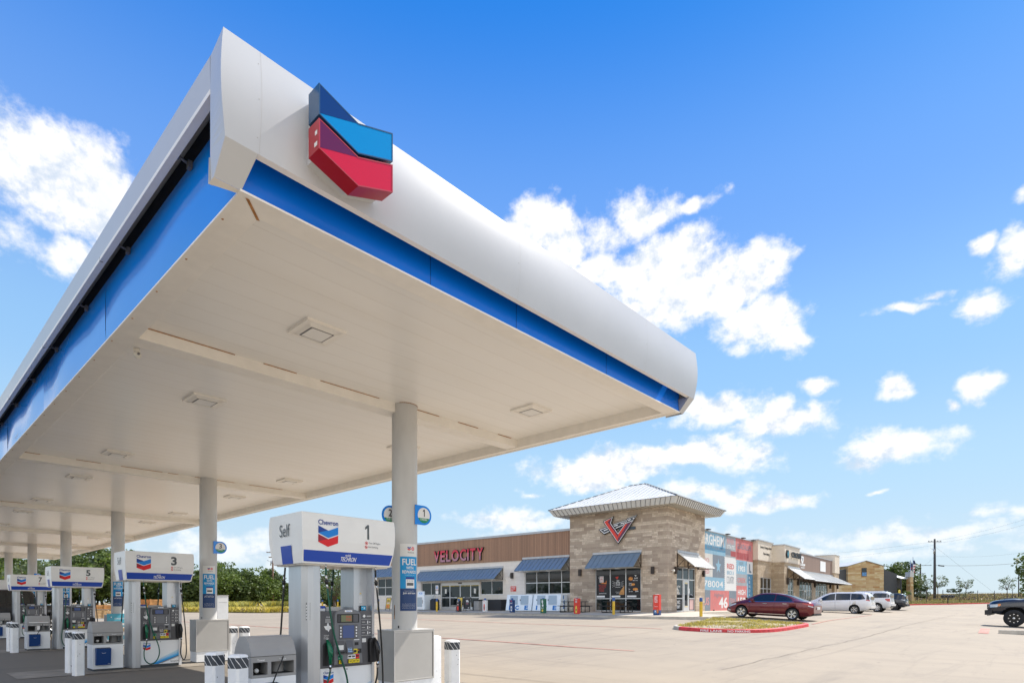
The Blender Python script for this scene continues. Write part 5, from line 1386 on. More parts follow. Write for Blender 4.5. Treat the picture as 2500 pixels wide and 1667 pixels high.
# posters inside the three tall panes
def poster_x(x, ya, yb, za, zb, mat): return MB().m(mat).box(x - .004, x, ya, yb, za, zb)
xg = .096
mb = poster_x(xg, 4.50, 5.52, 1.86, 3.45, 'ad_black'); mb.m('paper'); mb.box(xg - .006, xg - .004, 4.95, 5.28, 2.95, 3.38); mb.m('ad_red')
for q, (s_, w_) in enumerate((('VELOCITY', .28), ('SUMMER', .26), ('REWARDS', .28))): mb.text(s_, (xg - .008, 5.25, 3.26 - q * .12), -Y, Z, w_, .07, .02)
mb.m('pic_orange'); mb.poly([(xg - .006, 5.25, 2.85), (xg - .006, 5.05, 2.95), (xg - .006, 4.8, 2.9), (xg - .006, 4.72, 3.1), (xg - .006, 4.7, 2.82)]); mb.m('ad_red')
for q in range(6): mb.text(('SPEND YOUR SUMMER', 'WITH COLD DRINKS', 'AND HOT DEALS', 'EVERY DAY', 'ALL SEASON', 'LONG HERE')[q], (xg - .006, 5.35 - .03 * (q % 3), 2.72 - q * .085), -Y, Z, .62 - .05 * q, .05, .02)
mb.m('ink_white'); mb.text('LEARN MORE AT STORE', (xg - .006, 5.33, 2.12), -Y, Z, .6, .06, .02); mb.box(xg - .006, xg - .004, 4.85, 5.52, 1.87, 1.99)
mb.poly([(xg - .006, 5.42, 3.38), (xg - .006, 5.36, 3.25), (xg - .006, 5.28, 3.12), (xg - .006, 5.33, 3.24)])
mb.build('window_poster', wf, recalc=False)
mb = poster_x(xg, 3.25, 4.30, 1.86, 3.45, 'ad_black'); mb.m('ad_red'); mb.poly([(xg - .006, 4.0, 3.3), (xg - .006, 3.72, 3.34), (xg - .006, 3.85, 3.12)])
mb.m('ink_white')
for q, (s_, w_) in enumerate((('GREAT', .22), ('BETTER', .34), ('HUNGER', .34), ('OPEN EARLY', .42))): mb.text(s_, (xg - .006, 3.78 + w_ / 2, 2.98 - q * .14), -Y, Z, w_, .1 if q < 3 else .05, .02)
for s_ in (-1, 1):
    for q in range(4): mb.tube([(xg - .008, 3.78 + s_ * .22, 2.62 + q * .09), (xg - .008, 3.78 + s_ * .34, 2.66 + q * .1), (xg - .008, 3.78 + s_ * .46, 2.58 + q * .14)], .008, 4)
mb.text('FOR BEST RESULTS', (xg - .006, 3.98, 2.22), -Y, Z, .4, .04); mb.text('START HERE', (xg - .006, 3.9, 2.13), -Y, Z, .25, .04); mb.box(xg - .006, xg - .004, 3.6, 4.3, 1.87, 1.99)
mb.m('lumber'); mb.poly([(xg - .006, 3.28, 2.7), (xg - .006, 3.6, 2.3), (xg - .006, 3.7, 2.05), (xg - .006, 3.28, 2.05)])
mb.build('window_poster', wf, recalc=False)
mb = poster_x(xg, 2.03, 3.06, 1.86, 3.45, 'ad_black'); mb.m('pic_orange')
for cy, cz, ry, rz in ((2.78, 3.15, .17, .13), (2.6, 2.75, .15, .09), (2.42, 2.42, .2, .1)):
    mb.m('pic_orange'); mb.poly([(xg - .006, cy + ry * math.cos(k * math.pi / 8), cz + rz * math.sin(k * math.pi / 8)) for k in range(16)]); mb.m('pic_yellow'); mb.box(xg - .009, xg - .006, cy - ry * .9, cy + ry * .9, cz - .012, cz + .012)
mb.m('ink_white'); mb.text('$6.99', (xg - .006, 2.5, 3.12), -Y, Z, .25, .11, .02); mb.text('MEAL DEAL', (xg - .006, 2.62, 3.0), -Y, Z, .38, .05, .02); mb.text('$3.49', (xg - .006, 2.92, 2.76), -Y, Z, .2, .1, .02); mb.text('HOT DOG', (xg - .006, 2.92, 2.66), -Y, Z, .24, .05, .02); mb.text('2 for', (xg - .006, 2.95, 2.38), -Y, Z, .12, .1, .02)
mb.text('$4.99', (xg - .006, 2.42, 2.22), -Y, Z, .22, .1, .02); mb.text('BIG TACOS', (xg - .006, 2.92, 2.24), -Y, Z, .3, .05, .02); mb.box(xg - .006, xg - .004, 2.35, 3.06, 1.87, 1.99); mb.poly([(xg - .006, 2.5, 3.4), (xg - .006, 2.3, 3.36), (xg - .006, 2.42, 3.3)])
mb.build('window_poster', wf, recalc=False)
# side entrance
ws = window_y(tower, 0, 1.40, 4.62, .88, 3.95, [2.55, 3.56], [3.10], fw=.07, name='entrance_frame')
mb = MB().m('alu_frame'); dy0, dy1 = .045, .10
mb.box(2.60, 2.80, dy0, dy1, .9, 3.06); mb.box(3.32, 3.52, dy0, dy1, .9, 3.06); mb.box(2.80, 3.32, dy0, dy1, 2.80, 3.06); mb.box(2.80, 3.32, dy0, dy1, .9, 1.28); mb.box(1.47, 2.52, .062, .115, 1.75, 1.82); mb.box(3.6, 4.55, .062, .115, 1.75, 1.82)
mb.m('pic_yellow')
for k in range(4): mb.box(2.84 + k * .13, 2.90 + k * .13, dy0 - .003, dy0, 2.82, 2.9); mb.box(2.84 + k * .13, 2.90 + k * .13, dy0 - .003, dy0, 1.18, 1.26)
dr = mb.build('door', tower); MB().m('glass_dark').box(2.80, 3.32, dy0 + .02, dy0 + .03, 1.28, 2.80).build('glass', dr)
MB().m('metal').tube([(3.40, dy0, 1.7), (3.40, dy0 - .06, 1.72), (3.40, dy0 - .06, 2.1), (3.40, dy0, 2.12)], .015, 6).build('handle', dr)
mb = MB().m('paper'); yg = .094
for k in range(9): mb.tube([(1.55 + .05 * k, yg, 2.05 + .02 * math.sin(k)), (1.53 + .05 * k, yg, 2.35), (1.17 + .05 * k, yg, 2.62 + .03 * math.cos(k * 2))], .012, 4)
mb.text('LOTTERY', (1.6, yg, 2.52), X, Z, .6, .14, .03); mb.text('OPEN', (1.6, yg, 2.05), X, Z, .5, .16, .03); mb.text('WIC', (1.65, yg, 1.4), X, Z, .5, .25, .03); mb.text('EBT', (1.65, yg, 1.1), X, Z, .5, .2, .03)
mb.box(3.60, 3.74, yg - .002, yg, 2.15, 2.5)
mb.m('pic_pink'); mb.box(3.75, 4.45, yg - .002, yg, 1.0, 1.72)
mb.build('door_sticker', dr, recalc=False)
# awnings: sloping ribbed sheets on triangular brackets
def awning_x(parent, x, ya, yb, zt=4.95, zb=3.93, out=1.15, mat='seam_metal_sky_tint', ribs=.42, name='awning'):
    mb = MB().m(mat); th = .03
    mb.hexa([(x, ya, zt), (x, yb, zt), (x - out, yb, zb), (x - out, ya, zb)], [(x, ya, zt - th), (x, yb, zt - th), (x - out, yb, zb - th), (x - out, ya, zb - th)])
    n = max(2, round((yb - ya) / ribs)); N = Vector((-(zt - zb), 0, out)).normalized() * .04
    for k in range(n + 1):
        y = ya + (yb - ya) * k / n; y = min(max(y, ya + .01), yb - .01)
        mb.hexa([(x, y - .012, zt), (x, y + .012, zt), Vector((x, y + .012, zt)) + N, Vector((x, y - .012, zt)) + N], [(x - out, y - .012, zb), (x - out, y + .012, zb), Vector((x - out, y + .012, zb)) + N, Vector((x - out, y - .012, zb)) + N])
    mb.m('galv'); mb.box(x - .09, x, ya - .02, yb + .02, zt - .02, zt + .13); mb.m('soffit_metal'); mb.box(x - out, x, ya + .02, yb - .02, zb - .075, zb - .06)
    a = mb.build(name, parent)
    mb = MB().m('bronze_frame'); n = max(2, round((yb - ya) / 2.2))
    for k in range(n + 1):
        y = ya + .03 + (yb - ya - .06) * k / n
        mb.tube([(x - .03, y, zb - .05), (x - .03, y, zt - .04)], .03, 4); mb.tube([(x - .03, y, zb - .04), (x - out + .03, y, zb - .04)], .03, 4); mb.tube([(x - .03, y, zt - .06), (x - out + .03, y, zb - .02)], .03, 4); mb.tube([(x - .03, y, zb + .0), (x - out * .45, y, (zt + zb) / 2 + .02)], .022, 4)
    mb.build('awning_bracket', a)
    return a
def awning_y(parent, y, xa, xb, zt, zb, out, mat='seam_metal_sky_tint', ribs=.42, name='awning'):
    mb = MB().m(mat); th = .03
    mb.hexa([(xa, y, zt), (xb, y, zt), (xb, y - out, zb), (xa, y - out, zb)], [(xa, y, zt - th), (xb, y, zt - th), (xb, y - out, zb - th), (xa, y - out, zb - th)])
    n = max(2, round((xb - xa) / ribs)); N = Vector((0, -(zt - zb), out)).normalized() * .045
    for k in range(n + 1):
        x = min(max(xa + (xb - xa) * k / n, xa + .01), xb - .01)
        mb.hexa([(x - .014, y, zt), (x + .014, y, zt), Vector((x + .014, y, zt)) + N, Vector((x - .014, y, zt)) + N], [(x - .014, y - out, zb), (x + .014, y - out, zb), Vector((x + .014, y - out, zb)) + N, Vector((x - .014, y - out, zb)) + N])
    mb.m('galv'); mb.box(xa - .02, xb + .02, y - .09, y, zt - .02, zt + .13)
    a = mb.build(name, parent)
    mb = MB().m('bronze_frame'); n = max(2, round((xb - xa) / 2.0))
    for k in range(n + 1):
        x = xa + .03 + (xb - xa - .06) * k / n
        mb.tube([(x, y - .03, zb - .05), (x, y - .03, zt - .04)], .035, 4); mb.tube([(x, y - .03, zb - .02), (x, y - out + .03, zb - .02)], .03, 4); mb.tube([(x, y - .03, zt - .06), (x, y - out + .03, zb - .01)], .03, 4)
        mb.tube([(x, y - .03, zb), (x, y - out * .45, (zt + zb) / 2)], .025, 4); mb.tube([(x, y - out * .45, (zt + zb) / 2), (x, y - out * .45, zb)], .022, 4)
    mb.build('awning_bracket', a); return a
awning_x(tower, 0, 1.90, 5.74); awning_y(tower, 0, 1.42, 5.0, 4.94, 3.93, 1.25, 'roof_white', .40)  # same sheet metal, the side one coloured white as it looks in sun
awning_x(store, FX, 8.15, 12.68, 4.98, 4.0, 1.15); awning_x(store, FX, 14.80, 25.05, 4.40, 3.46, 1.15); awning_x(store, FX, 27.6, 35.4, 4.98, 4.0, 1.15)
# disc lights under awnings
mb = MB().m('lens')
for y in (9.5, 11.6): mb.lathe([(.22, 0), (.22, .04)], (-.35, y, 3.88), n=16)
for y in (15.2, 17.6, 18.9, 20.9, 22.2, 24.2): mb.lathe([(.20, 0), (.20, .04)], (-.35, y, 3.34), n=16)
mb.build('awning_light', store)
mb = MB().m('lens')
for y in (3.3, 4.7): mb.lathe([(.22, 0), (.22, .04)], (-.85, y, 3.8), n=16)
mb.build('awning_light', tower)
# wall lamps
for (x, y, z, p) in ((-.10, 6.84, 3.70, tower), (-.10, 1.03, 3.67, tower), (FX - .10, 13.77, 3.70, store)):
    mb = MB().m('lamp_brown'); mb.box(x - .09, x + .05, y - .11, y + .11, z - .24, z + .24); mb.box(x + .05, x + .10, y - .05, y + .05, z - .1, z + .1); mb.build('wall_lamp', p, bevel=.01)
for (x, y, z) in ((1.02, -.10, 3.67), (5.83, -.10, 3.63)):
    mb = MB().m('lamp_brown'); mb.box(x - .11, x + .11, y - .09, y + .05, z - .24, z + .24); mb.box(x - .05, x + .05, y + .05, y + .10, z - .1, z + .1); mb.build('wall_lamp', tower, bevel=.01)
mb = MB().m('camera_white'); mb.box(.55, .62, -.12, 0, 3.62, 3.68); mb.ball((.58, -.16, 3.62), .09, 6); mb.build('security_camera', tower)
mb = MB().m('camera_white'); mb.box(FX - .12, FX, 14.0, 14.14, 3.62, 3.86); mb.box(FX - .08, FX, 14.52, 14.64, 3.32, 3.42); mb.build('alarm_box', store)
# windows and sliding doors in the front
window_x(store, FX, 7.9, 12.51, 2.15, 3.97, [8.95, 10.14, 11.35], [3.05]); window_x(store, FX, 14.83, 17.39, 2.16, 3.34, [16.12], []); window_x(store, FX, 22.34, 24.95, 2.17, 3.34, [23.65], [])
window_x(store, FX, 28.0, 31.6, 2.15, 3.9, [29.2, 30.4], [3.0]); window_x(store, FX, 32.4, 35.2, 2.15, 3.9, [33.8], [3.0])
mb = MB().m('alu_frame'); x0, x1 = FX + .02, FX + .10
mb.box(x0, x1, 17.55, 22.25, 3.12, 3.30)
for y in (17.5, 18.52, 19.80, 21.1, 22.2): mb.box(x0 + .002, x1, y, y + .10, .87, 3.12)
mb.box(x0 + .01, x1 - .01, 17.6, 22.2, .87, 1.12); mb.box(x0 + .01, x1 - .01, 17.6, 22.2, 1.90, 1.98); mb.box(x0 + .01, x1 - .01, 17.6, 22.2, 3.02, 3.12)
mb.m('bin_dark'); mb.box(x0 - .06, x0, 19.65, 20.05, 3.16, 3.26); sd = mb.build('sliding_door', store)
MB().m('glass_dark').box(FX + .05, FX + .06, 17.6, 22.2, 1.1, 3.04).build('glass', sd)
mb = MB()
for zz, (a, b) in ((2.93, (17.62, 22.1)), (1.16, (18.66, 21.0))):
    k = a
    while k < b:
        mb.m('pic_yellow' if zz > 2 else 'paper'); mb.box(FX + .044, FX + .048, k, k + .09, zz, zz + .09); k += .17
mb.m('paper'); mb.box(FX + .044, FX + .048, 17.95, 18.2, 2.3, 2.72); mb.box(FX + .044, FX + .048, 21.6, 21.82, 2.3, 2.72)
mb.build('door_sticker', sd, recalc=False)
# dark screen in front of the wall between doors and ice boxes
tag(MB().m('dark_screen').box(-.35, FX - .004, 14.30, 17.45, .85, 1.75).m('ink_black').box(-.353, -.35, 15.2, 15.21, .86, 1.74).box(-.353, -.35, 16.5, 16.51, .86, 1.74).build('screen_wall', loc=(BO.x, BO.y, 0)), 'low dark screened enclosure between the doors and the ice boxes', 'enclosure').rotation_euler = (0, 0, BA)
# shop name letters
def letters(parent, txt, x, ya, yb, z0, z1):
    mb = MB().m('raceway'); mb.box(x + .02, x + .1, yb + .5, ya - 1.4, (z0 + z1) / 2 - .08, (z0 + z1) / 2 + .12); mb.build('sign_raceway', parent)
    wd = [.70, .60, .55, .86, .74, .20, .66, .74]; tot = sum(wd) + .09 * 7; k_ = (ya - yb) / tot; y = ya
    for ch, w_ in zip(txt, wd):
        vs, fs = glyphs(ch, .035, .10)
        mb = MB().m('ink_black'); x0_, y0_ = vs[:, 0].min(), vs[:, 1].min(); sx = w_ * k_ / (vs[:, 0].max() - x0_); sy = (z1 - z0) / (vs[:, 1].max() - y0_)
        base = len(mb.v)
        for a, b, c in vs: mb.P((x - .05 - c, y - (a - x0_) * sx, z0 + (b - y0_) * sy))
        for f in fs: mb.face([base + i for i in f])
        # red faces fade to mauve lower down
        v2, f2 = glyphs(ch, .02, 0)
        bands = [(0, .34, 'letter_mauve'), (.34, .66, 'letter_pink'), (.66, 1.01, 'letter_red')]
        for lo, hi, m_ in bands:
            bm = bmesh.new(); vv = [bm.verts.new(((a - x0_) * sx, (b - y0_) * sy, 0)) for a, b, c in v2]
            for f in f2:
                try: bm.faces.new([vv[i] for i in f])
                except ValueError: pass
            H = z1 - z0
            bmesh.ops.bisect_plane(bm, geom=bm.verts[:] + bm.edges[:] + bm.faces[:], plane_co=(0, lo * H, 0), plane_no=(0, -1, 0), clear_outer=True)
            bmesh.ops.bisect_plane(bm, geom=bm.verts[:] + bm.edges[:] + bm.faces[:], plane_co=(0, hi * H, 0), plane_no=(0, 1, 0), clear_outer=True)
            mb.m(m_); bm.verts.index_update(); b0 = len(mb.v)
            for q in bm.verts: mb.P((x - .153, y - q.co.x, z0 + q.co.y))
            for f in bm.faces: mb.face([b0 + q.index for q in f.verts])
            bm.free()
        mb.build('sign_letter', parent, recalc=False)
        y -= (w_ + .09) * k_
letters(store, 'VELOCITY', FX - .06, 23.03, 16.85, 5.13, 6.2)
# emblem on the tower: a V crossed by a strip of road
xs_ = -.18
def fl(pts, mat, d0, d1, nm='x'):
    mb.m(mat); mb.prism([(y, z) for y, z in pts], 'x', d0, d1)
road = [(5.138, 6.699), (3.015, 7.222), (3.242, 6.86), (4.768, 6.392)]
vee = [(4.768, 7.243), (4.023, 7.502), (4.192, 7.082), (3.595, 6.317), (3.085, 6.909), (2.859, 7.276), (2.157, 7.457), (3.595, 5.653)]
def grow(P, d_):
    c = (sum(p[0] for p in P) / len(P), sum(p[1] for p in P) / len(P)); n = len(P); out = []
    A = sum(P[k][0] * P[(k + 1) % n][1] - P[(k + 1) % n][0] * P[k][1] for k in range(n)); sg = 1 if A > 0 else -1
    for k in range(n):
        p0, p1, p2 = Vector(P[k - 1]), Vector(P[k]), Vector(P[(k + 1) % n]); e0, e1 = (p1 - p0).normalized(), (p2 - p1).normalized()
        n0, n1 = Vector((e0.y, -e0.x)) * sg, Vector((e1.y, -e1.x)) * sg; b = n0 + n1; b /= max(.45, b.dot(n0)); out.append(tuple(p1 + b * d_))
    return out
def dashes(mb, L, xx):
    mb.m('ink_white')
    for (a, b) in L:
        a, b = Vector(a), Vector(b); d_ = (b - a).normalized(); n_ = Vector((-d_.y, d_.x)) * .032; mb.prism([tuple(a - n_), tuple(b - n_), tuple(b + n_), tuple(a + n_)], 'x', xx - .006, xx)
mb = MB(); fl(grow(road, .055), 'ink_black', -.14, -.02); fl(grow(road, .0), 'ink_white', -.15, -.14); fl(grow(road, -.055), 'road_grey', -.16, -.15)
dashes(mb, [((4.786, 6.613), (4.457, 6.692)), ((3.951, 6.857), (3.648, 6.925)), ((3.42, 6.985), (3.2, 7.045))], -.16)
mb.build('road_emblem', tower)
mb = MB(); fl(grow(vee, .05), 'ink_black', -.22, -.165); fl(grow(vee, .0), 'ink_white', -.23, -.22)
fl(grow(vee, -.035), 'road_grey', -.235, -.23)
fl([(4.70, 7.22), (4.131, 7.424), (4.421, 7.181), (3.606, 6.092), (3.595, 5.72)], 'ad_red', -.245, -.235)
fl([(4.10, 7.41), (4.09, 7.44), (4.235, 7.08), (3.606, 6.265), (3.606, 6.11), (4.39, 7.17)], 'sign_maroon', -.242, -.235)
fl([(3.045, 6.88), (2.842, 6.95), (3.577, 5.965), (3.577, 6.255)], 'ad_red', -.245, -.235); fl([(2.83, 6.93), (2.52, 7.03), (3.577, 5.75), (3.577, 5.945)], 'sign_maroon', -.242, -.235)
fl([(3.07, 6.935), (2.455, 7.10), (2.47, 7.135), (3.04, 6.98)], 'ink_white', -.243, -.235)
dashes(mb, [((2.80, 7.155), (2.60, 7.216)), ((2.45, 7.255), (2.33, 7.289))], -.235)
mb.m('raceway'); mb.box(-.10, -.02, 2.344, 3.6, 6.54, 6.72)
mb.build('tower_emblem', tower)
# red and small signs on the wall
mb = MB().m('ad_red'); mb.box(FX - .02, FX - .003, 13.40, 13.99, 2.41, 2.83); mb.m('ink_white')
for q, s_ in enumerate(('WARNING', 'NO OPEN', 'ICE')): mb.text(s_, (FX - .022, 13.93, 2.70 - q * .13), -Y, Z, (.46, .42, .22)[q], .085, .02)
mb.build('wall_notice', store, recalc=False)
mb = MB().m('paper'); mb.box(FX - .05, FX - .003, 26.0, 27.3, 2.85, 3.35); mb.m('ink_grey'); mb.box(FX - .045, FX - .004, 25.97, 27.33, 2.82, 3.38); mb.m('ink_navy'); mb.text('Drive', (FX - .052, 26.9, 2.98), -Y, Z, .7, .25); mb.m('paper'); mb.box(FX - .05, FX - .003, 25.8, 27.0, 2.1, 2.6); mb.m('ad_red'); mb.box(FX - .052, FX - .05, 26.1, 26.8, 2.3, 2.5)
mb.build('wall_notice', store, recalc=False)

# ------------------------------------------------------------------ things in front of the shop
def at_b(x, y, z=None):
    u, v = bw(x, y)
    if z is None:
        zt = top_at(-4.9, y); t_ = min(1, max(0, (x + 4.9) / 5.4)); z = max(zt + (.86 - zt) * t_, g(u, v) + .03)
    return (u, v, z)
def ice_box(y0, label, side=False):
    t = thing('ice_merchandiser', label, 'ice freezer', at_b(-.5, y0 + 1.3), BA, 'ice merchandisers against the front wall')
    w_ = 1.28
    mb = MB().m('ice_white'); pr = [(-.32, .03), (-.10, 1.28), (.7, 1.28), (.7, .03)]
    A = [(p[0], -w_, p[1]) for p in pr]; B = [(p[0], w_, p[1]) for p in pr]; mb.hexa(A, B); mb.m('plinth'); mb.box(-.28, .68, -w_ + .03, w_ - .03, 0, .03); mb.build('body', t, bevel=.02)
    sl = lambda z: -.32 + (z - .03) * (.22 / 1.25)
    for c in (.52, -.55):
        mb = MB().m('ice_door'); za, zb = .52, 1.20; hw = .42
        mb.hexa([(sl(za), c - hw, za), (sl(za), c + hw * .8, za), (sl(zb), c + hw * .95, zb), (sl(zb), c - hw * .85, zb)], [(sl(za) - .03, c - hw, za), (sl(za) - .03, c + hw * .8, za), (sl(zb) - .03, c + hw * .95, zb), (sl(zb) - .03, c - hw * .85, zb)])
        mb.m('ink_black'); mb.box(sl(.85) - .06, sl(.85) - .03, c + hw * .88, c + hw * .98, .80, .92); mb.build('lid', t)
    mb = MB().m('ice_blue')
    for ch, y in (('I', .95), ('C', .30), ('E', -.62)):
        zz = .10; w2 = .13 if ch == 'I' else .36; vs, fs = glyphs(ch, .05, 0); mb.text(ch, (0, 0, 0), X, Z, w2, .34, .05, fn=lambda xx, yy, c, y=y: (sl(zz + yy) - .004, y - xx, zz + yy))
    for k, ch in enumerate('ICE'): mb.text(ch, (.15, -w_ - .003, .92 - k * .36), X, Z, .10 if ch == 'I' else .26, .28, .05)
    mb.build('lettering', t, recalc=False)
    return t
ice_box(10.85, 'white slanted ice box with blue lettering, left of its twin by the dark screen'); ice_box(8.15, 'white slanted ice box with blue lettering, next to the stone tower')
# yellow guard posts, some with advertising sleeves
def guard(x, y, label, ad=None, h=1.05):
    t = thing('guard_post', label, 'bollard', at_b(x, y), BA, 'yellow guard posts along the shop kerb')
    if ad != 'only':
        mb = MB().m('bollard_yellow'); mb.lathe([(.085, 0), (.085, h - .22)], n=16, caps=False); mb.m('bollard_blue'); mb.lathe([(.088, h - .22), (.088, h - .02), (.07, h), (.001, h + .005)], n=16, caps=False); mb.build('post', t)
    return t
def sleeve(t, w_, z0, z1, base, deco):
    mb = MB().m(base); mb.box(-.11, .11, -w_ / 2, w_ / 2, z0, z1); xf = -.112; deco(mb, xf, w_, z0, z1); mb.build('advert_sleeve', t, recalc=False)
def d_energy(mb, xf, w_, z0, z1):
    mb.m('ad_red'); mb.box(xf, xf + .001, -.10, .10, z0 + .1, z0 + .42); mb.m('pic_pink'); mb.box(xf, xf + .001, -.08, .06, z0 + .5, z0 + .6); mb.m('ink_white'); mb.text('COLD', (xf - .001, .09, z0 + .75), -Y, Z, .18, .08, .02)
def d_coffee(mb, xf, w_, z0, z1):
    mb.m('ad_red'); mb.poly([(xf, -.06, z0 + .1), (xf, .06, z0 + .1), (xf, .075, z0 + .45), (xf, .03, z0 + .62), (xf, -.03, z0 + .62), (xf, -.075, z0 + .45)]); mb.m('ink_black'); mb.box(xf - .001, xf, -.05, .05, z0 + .22, z0 + .36); mb.m('ink_red'); mb.text('NEW', (xf - .001, .07, z0 + .75), -Y, Z, .14, .07, .02)
def d_can(mb, xf, w_, z0, z1):
    mb.m('paper'); mb.box(xf, xf + .001, -.07, .06, z0 + .1, z0 + .45); mb.m('pic_blue'); mb.box(xf - .001, xf, -.04, .03, z0 + .2, z0 + .34); mb.m('ad_red'); mb.text('ICE', (xf - .001, .08, z0 + .78), -Y, Z, .15, .08, .03); mb.m('ink_white'); mb.text('COLD', (xf - .001, .1, z0 + .62), -Y, Z, .2, .09, .03)
def d_green(mb, xf, w_, z0, z1):
    mb.m('ink_white'); mb.poly([(xf, .04, z0 + .95), (xf, -.06, z0 + .8), (xf, -.02, z0 + .6), (xf, .07, z0 + .75)]); mb.poly([(xf, -.04, z0 + .62), (xf, -.1, z0 + .5), (xf, .02, z0 + .42), (xf, .06, z0 + .55)]); mb.m('pic_yellow'); mb.poly([(xf, .07 * math.cos(k), z0 + .18 + .09 * math.sin(k)) for k in [q * math.pi / 6 for q in range(12)]]); mb.m('ink_white'); mb.text('FRESH', (xf, .1, z0 + .32), -Y, Z, .2, .06, .02)
def d_juice(mb, xf, w_, z0, z1):
    mb.m('pic_yellow'); mb.poly([(xf, -.065, z0 + .06), (xf, .065, z0 + .06), (xf, .075, z0 + .38), (xf, .03, z0 + .52), (xf, -.03, z0 + .52), (xf, -.075, z0 + .38)]); mb.m('ink_black'); mb.box(xf - .001, xf, -.03, .03, z0 + .2, z0 + .32); mb.m('pic_pink'); mb.box(xf - .001, xf, -.07, .07, z0 + .72, z0 + .86); mb.m('ink_white'); mb.text('MANGO', (xf - .002, .09, z0 + .9), -Y, Z, .18, .06, .02)
BP = [(-3.41, 18.62, 'yellow guard post left of the pizza board, blue cap, bare'), (-3.17, 16.33, 'guard post in a black drink sleeve before the sliding doors'), (-2.84, 13.78, 'guard post in a white sleeve with a red bottle'), (-3.41, 10.56, 'guard post in a dark blue sleeve before the left ice box'),
      (-3.95, 7.31, 'guard post in a green sleeve before the right ice box'), (-4.23, 4.35, 'guard post in a red sleeve with a yellow bottle by the tower'), (-4.4, 1.53, 'bare yellow guard post with blue cap before the tower window'), (-4.64, -4.15, 'bare mustard guard post with blue cap at the island corner')]
for k, (x, y, l) in enumerate(BP):
    t = guard(x, y, l)
    if k == 1: sleeve(t, .30, .02, .86, 'ad_black', d_energy)
    if k == 2: sleeve(t, .34, .02, .90, 'paper', d_coffee)
    if k == 3: sleeve(t, .34, .02, .92, 'poster_navy', d_can)
    if k == 4: sleeve(t, .36, .02, 1.0, 'pic_green', d_green)
    if k == 5: sleeve(t, .36, .02, 1.02, 'ad_red', d_juice)
for k, (x, y, l) in enumerate([(-2.6, 27.4, 'far yellow guard post seen through the gap beside pump 1'), (-2.2, 34.5, 'yellow guard post with blue cap behind the nearest pump, right of its neighbour'), (-2.0, 37.6, 'leftmost yellow guard post beyond the shop end')]): guard(x, y, l)
# red totem advert on the apron
t = thing('advert_totem', 'tall red advertising totem standing on the apron by the stone tower', 'advertising sign', at_b(-4.0, -1.2), BA)
mb = MB().m('ad_red'); mb.box(-.13, .13, -.19, .19, .30, 1.22); mb.m('poster_navy'); mb.box(-.131, .131, -.191, .191, 0, .30); mb.m('paper'); mb.box(-.128, .128, -.07, .07, 1.22, 1.245); mb.build('body', t)
mb = MB().m('ink_white')
for q, s_ in enumerate(('YOUR', 'BEST', 'DAY', 'IS ON', 'THE WAY')): mb.text(s_, (-.133, .11, 1.08 - q * .085), -Y, Z, .2, .06, .03, slant=.15)
mb.poly([(-.133, .14, .56), (-.133, .06, .64), (-.133, .09, .60)]); mb.box(-.134, -.132, -.1, .12, .50, .515)
mb.m('pic_blue'); mb.poly([(-.134, .05 + .09 * math.cos(k), .2 + .13 * math.sin(k)) for k in [q * math.pi / 8 for q in range(16)]]); mb.m('pic_orange'); mb.poly([(-.135, -.09 + .07 * math.cos(k), .22 + .12 * math.sin(k)) for k in [q * math.pi / 8 for q in range(16)]]); mb.m('ink_white'); mb.poly([(-.136, .05 + .035 * math.cos(k), .22 + .05 * math.sin(k)) for k in [q * math.pi / 6 for q in range(12)]])
mb.build('advert_print', t, recalc=False)
# picnic tables
def picnic(label, x, y):
    t = thing('picnic_table', label, 'picnic table', at_b(x, y), BA, 'black metal picnic tables before the tower')
    MB().m('table_black').box(-.38, .38, -.92, .92, .72, .77).build('tabletop', t)
    for s_ in (-.72, .72): MB().m('table_black').box(s_ - .14, s_ + .14, -.92, .92, .43, .47).build('bench_seat', t)
    for s_ in (-.7, .7):
        mb = MB().m('table_black')
        for a, b in (((-.82, s_, .43), (-.82, s_, .02)), ((.82, s_, .43), (.82, s_, .02)), ((-.82, s_, .02), (.82, s_, .02)), ((-.25, s_, .72), (-.25, s_, .02)), ((.25, s_, .72), (.25, s_, .02)), ((-.82, s_, .42), (.82, s_, .42))): mb.tube([a, b], .03, 4)
        mb.build('leg_frame', t)
picnic('black picnic table partly before the stone wall, left of the tower window', -1.5, 6.35); picnic('black picnic table before the tower window', -1.3, 3.05)
# A-frame boards by the doors
def aframe(x, y, rz, label, base, deco, w_=.62, h=1.15):
    t = thing('sidewalk_board', label, 'a-frame sign', at_b(x, y), BA + rz)
    mb = MB().m('ink_black'); 
    for s_ in (-1, 1): mb.tube([(-.22, s_ * w_ / 2, 0), (-.05, s_ * w_ / 2, h)], .022, 4); mb.tube([(.28, s_ * w_ / 2, 0), (-.03, s_ * w_ / 2, h)], .022, 4)
    mb.tube([(-.05, -w_ / 2, h), (-.05, w_ / 2, h)], .025, 4); mb.tube([(-.2, -w_ / 2, .16), (-.2, w_ / 2, .16)], .02, 4); mb.build('frame', t)
    mb = MB(); P_ = lambda y_, s_: (-.20 + .15 * s_, y_, .16 + (h - .2) * s_)
    def q(ya, yb, sa, sb, e=0): a, b, c, d_ = P_(ya, sa), P_(yb, sa), P_(yb, sb), P_(ya, sb); mb.poly([Vector(p) - Vector((e, 0, 0)) for p in (a, b, c, d_)])
    mb.m(base); q(-w_ / 2 + .03, w_ / 2 - .03, 0, 1); deco(mb, q); mb.build('print', t, recalc=False)
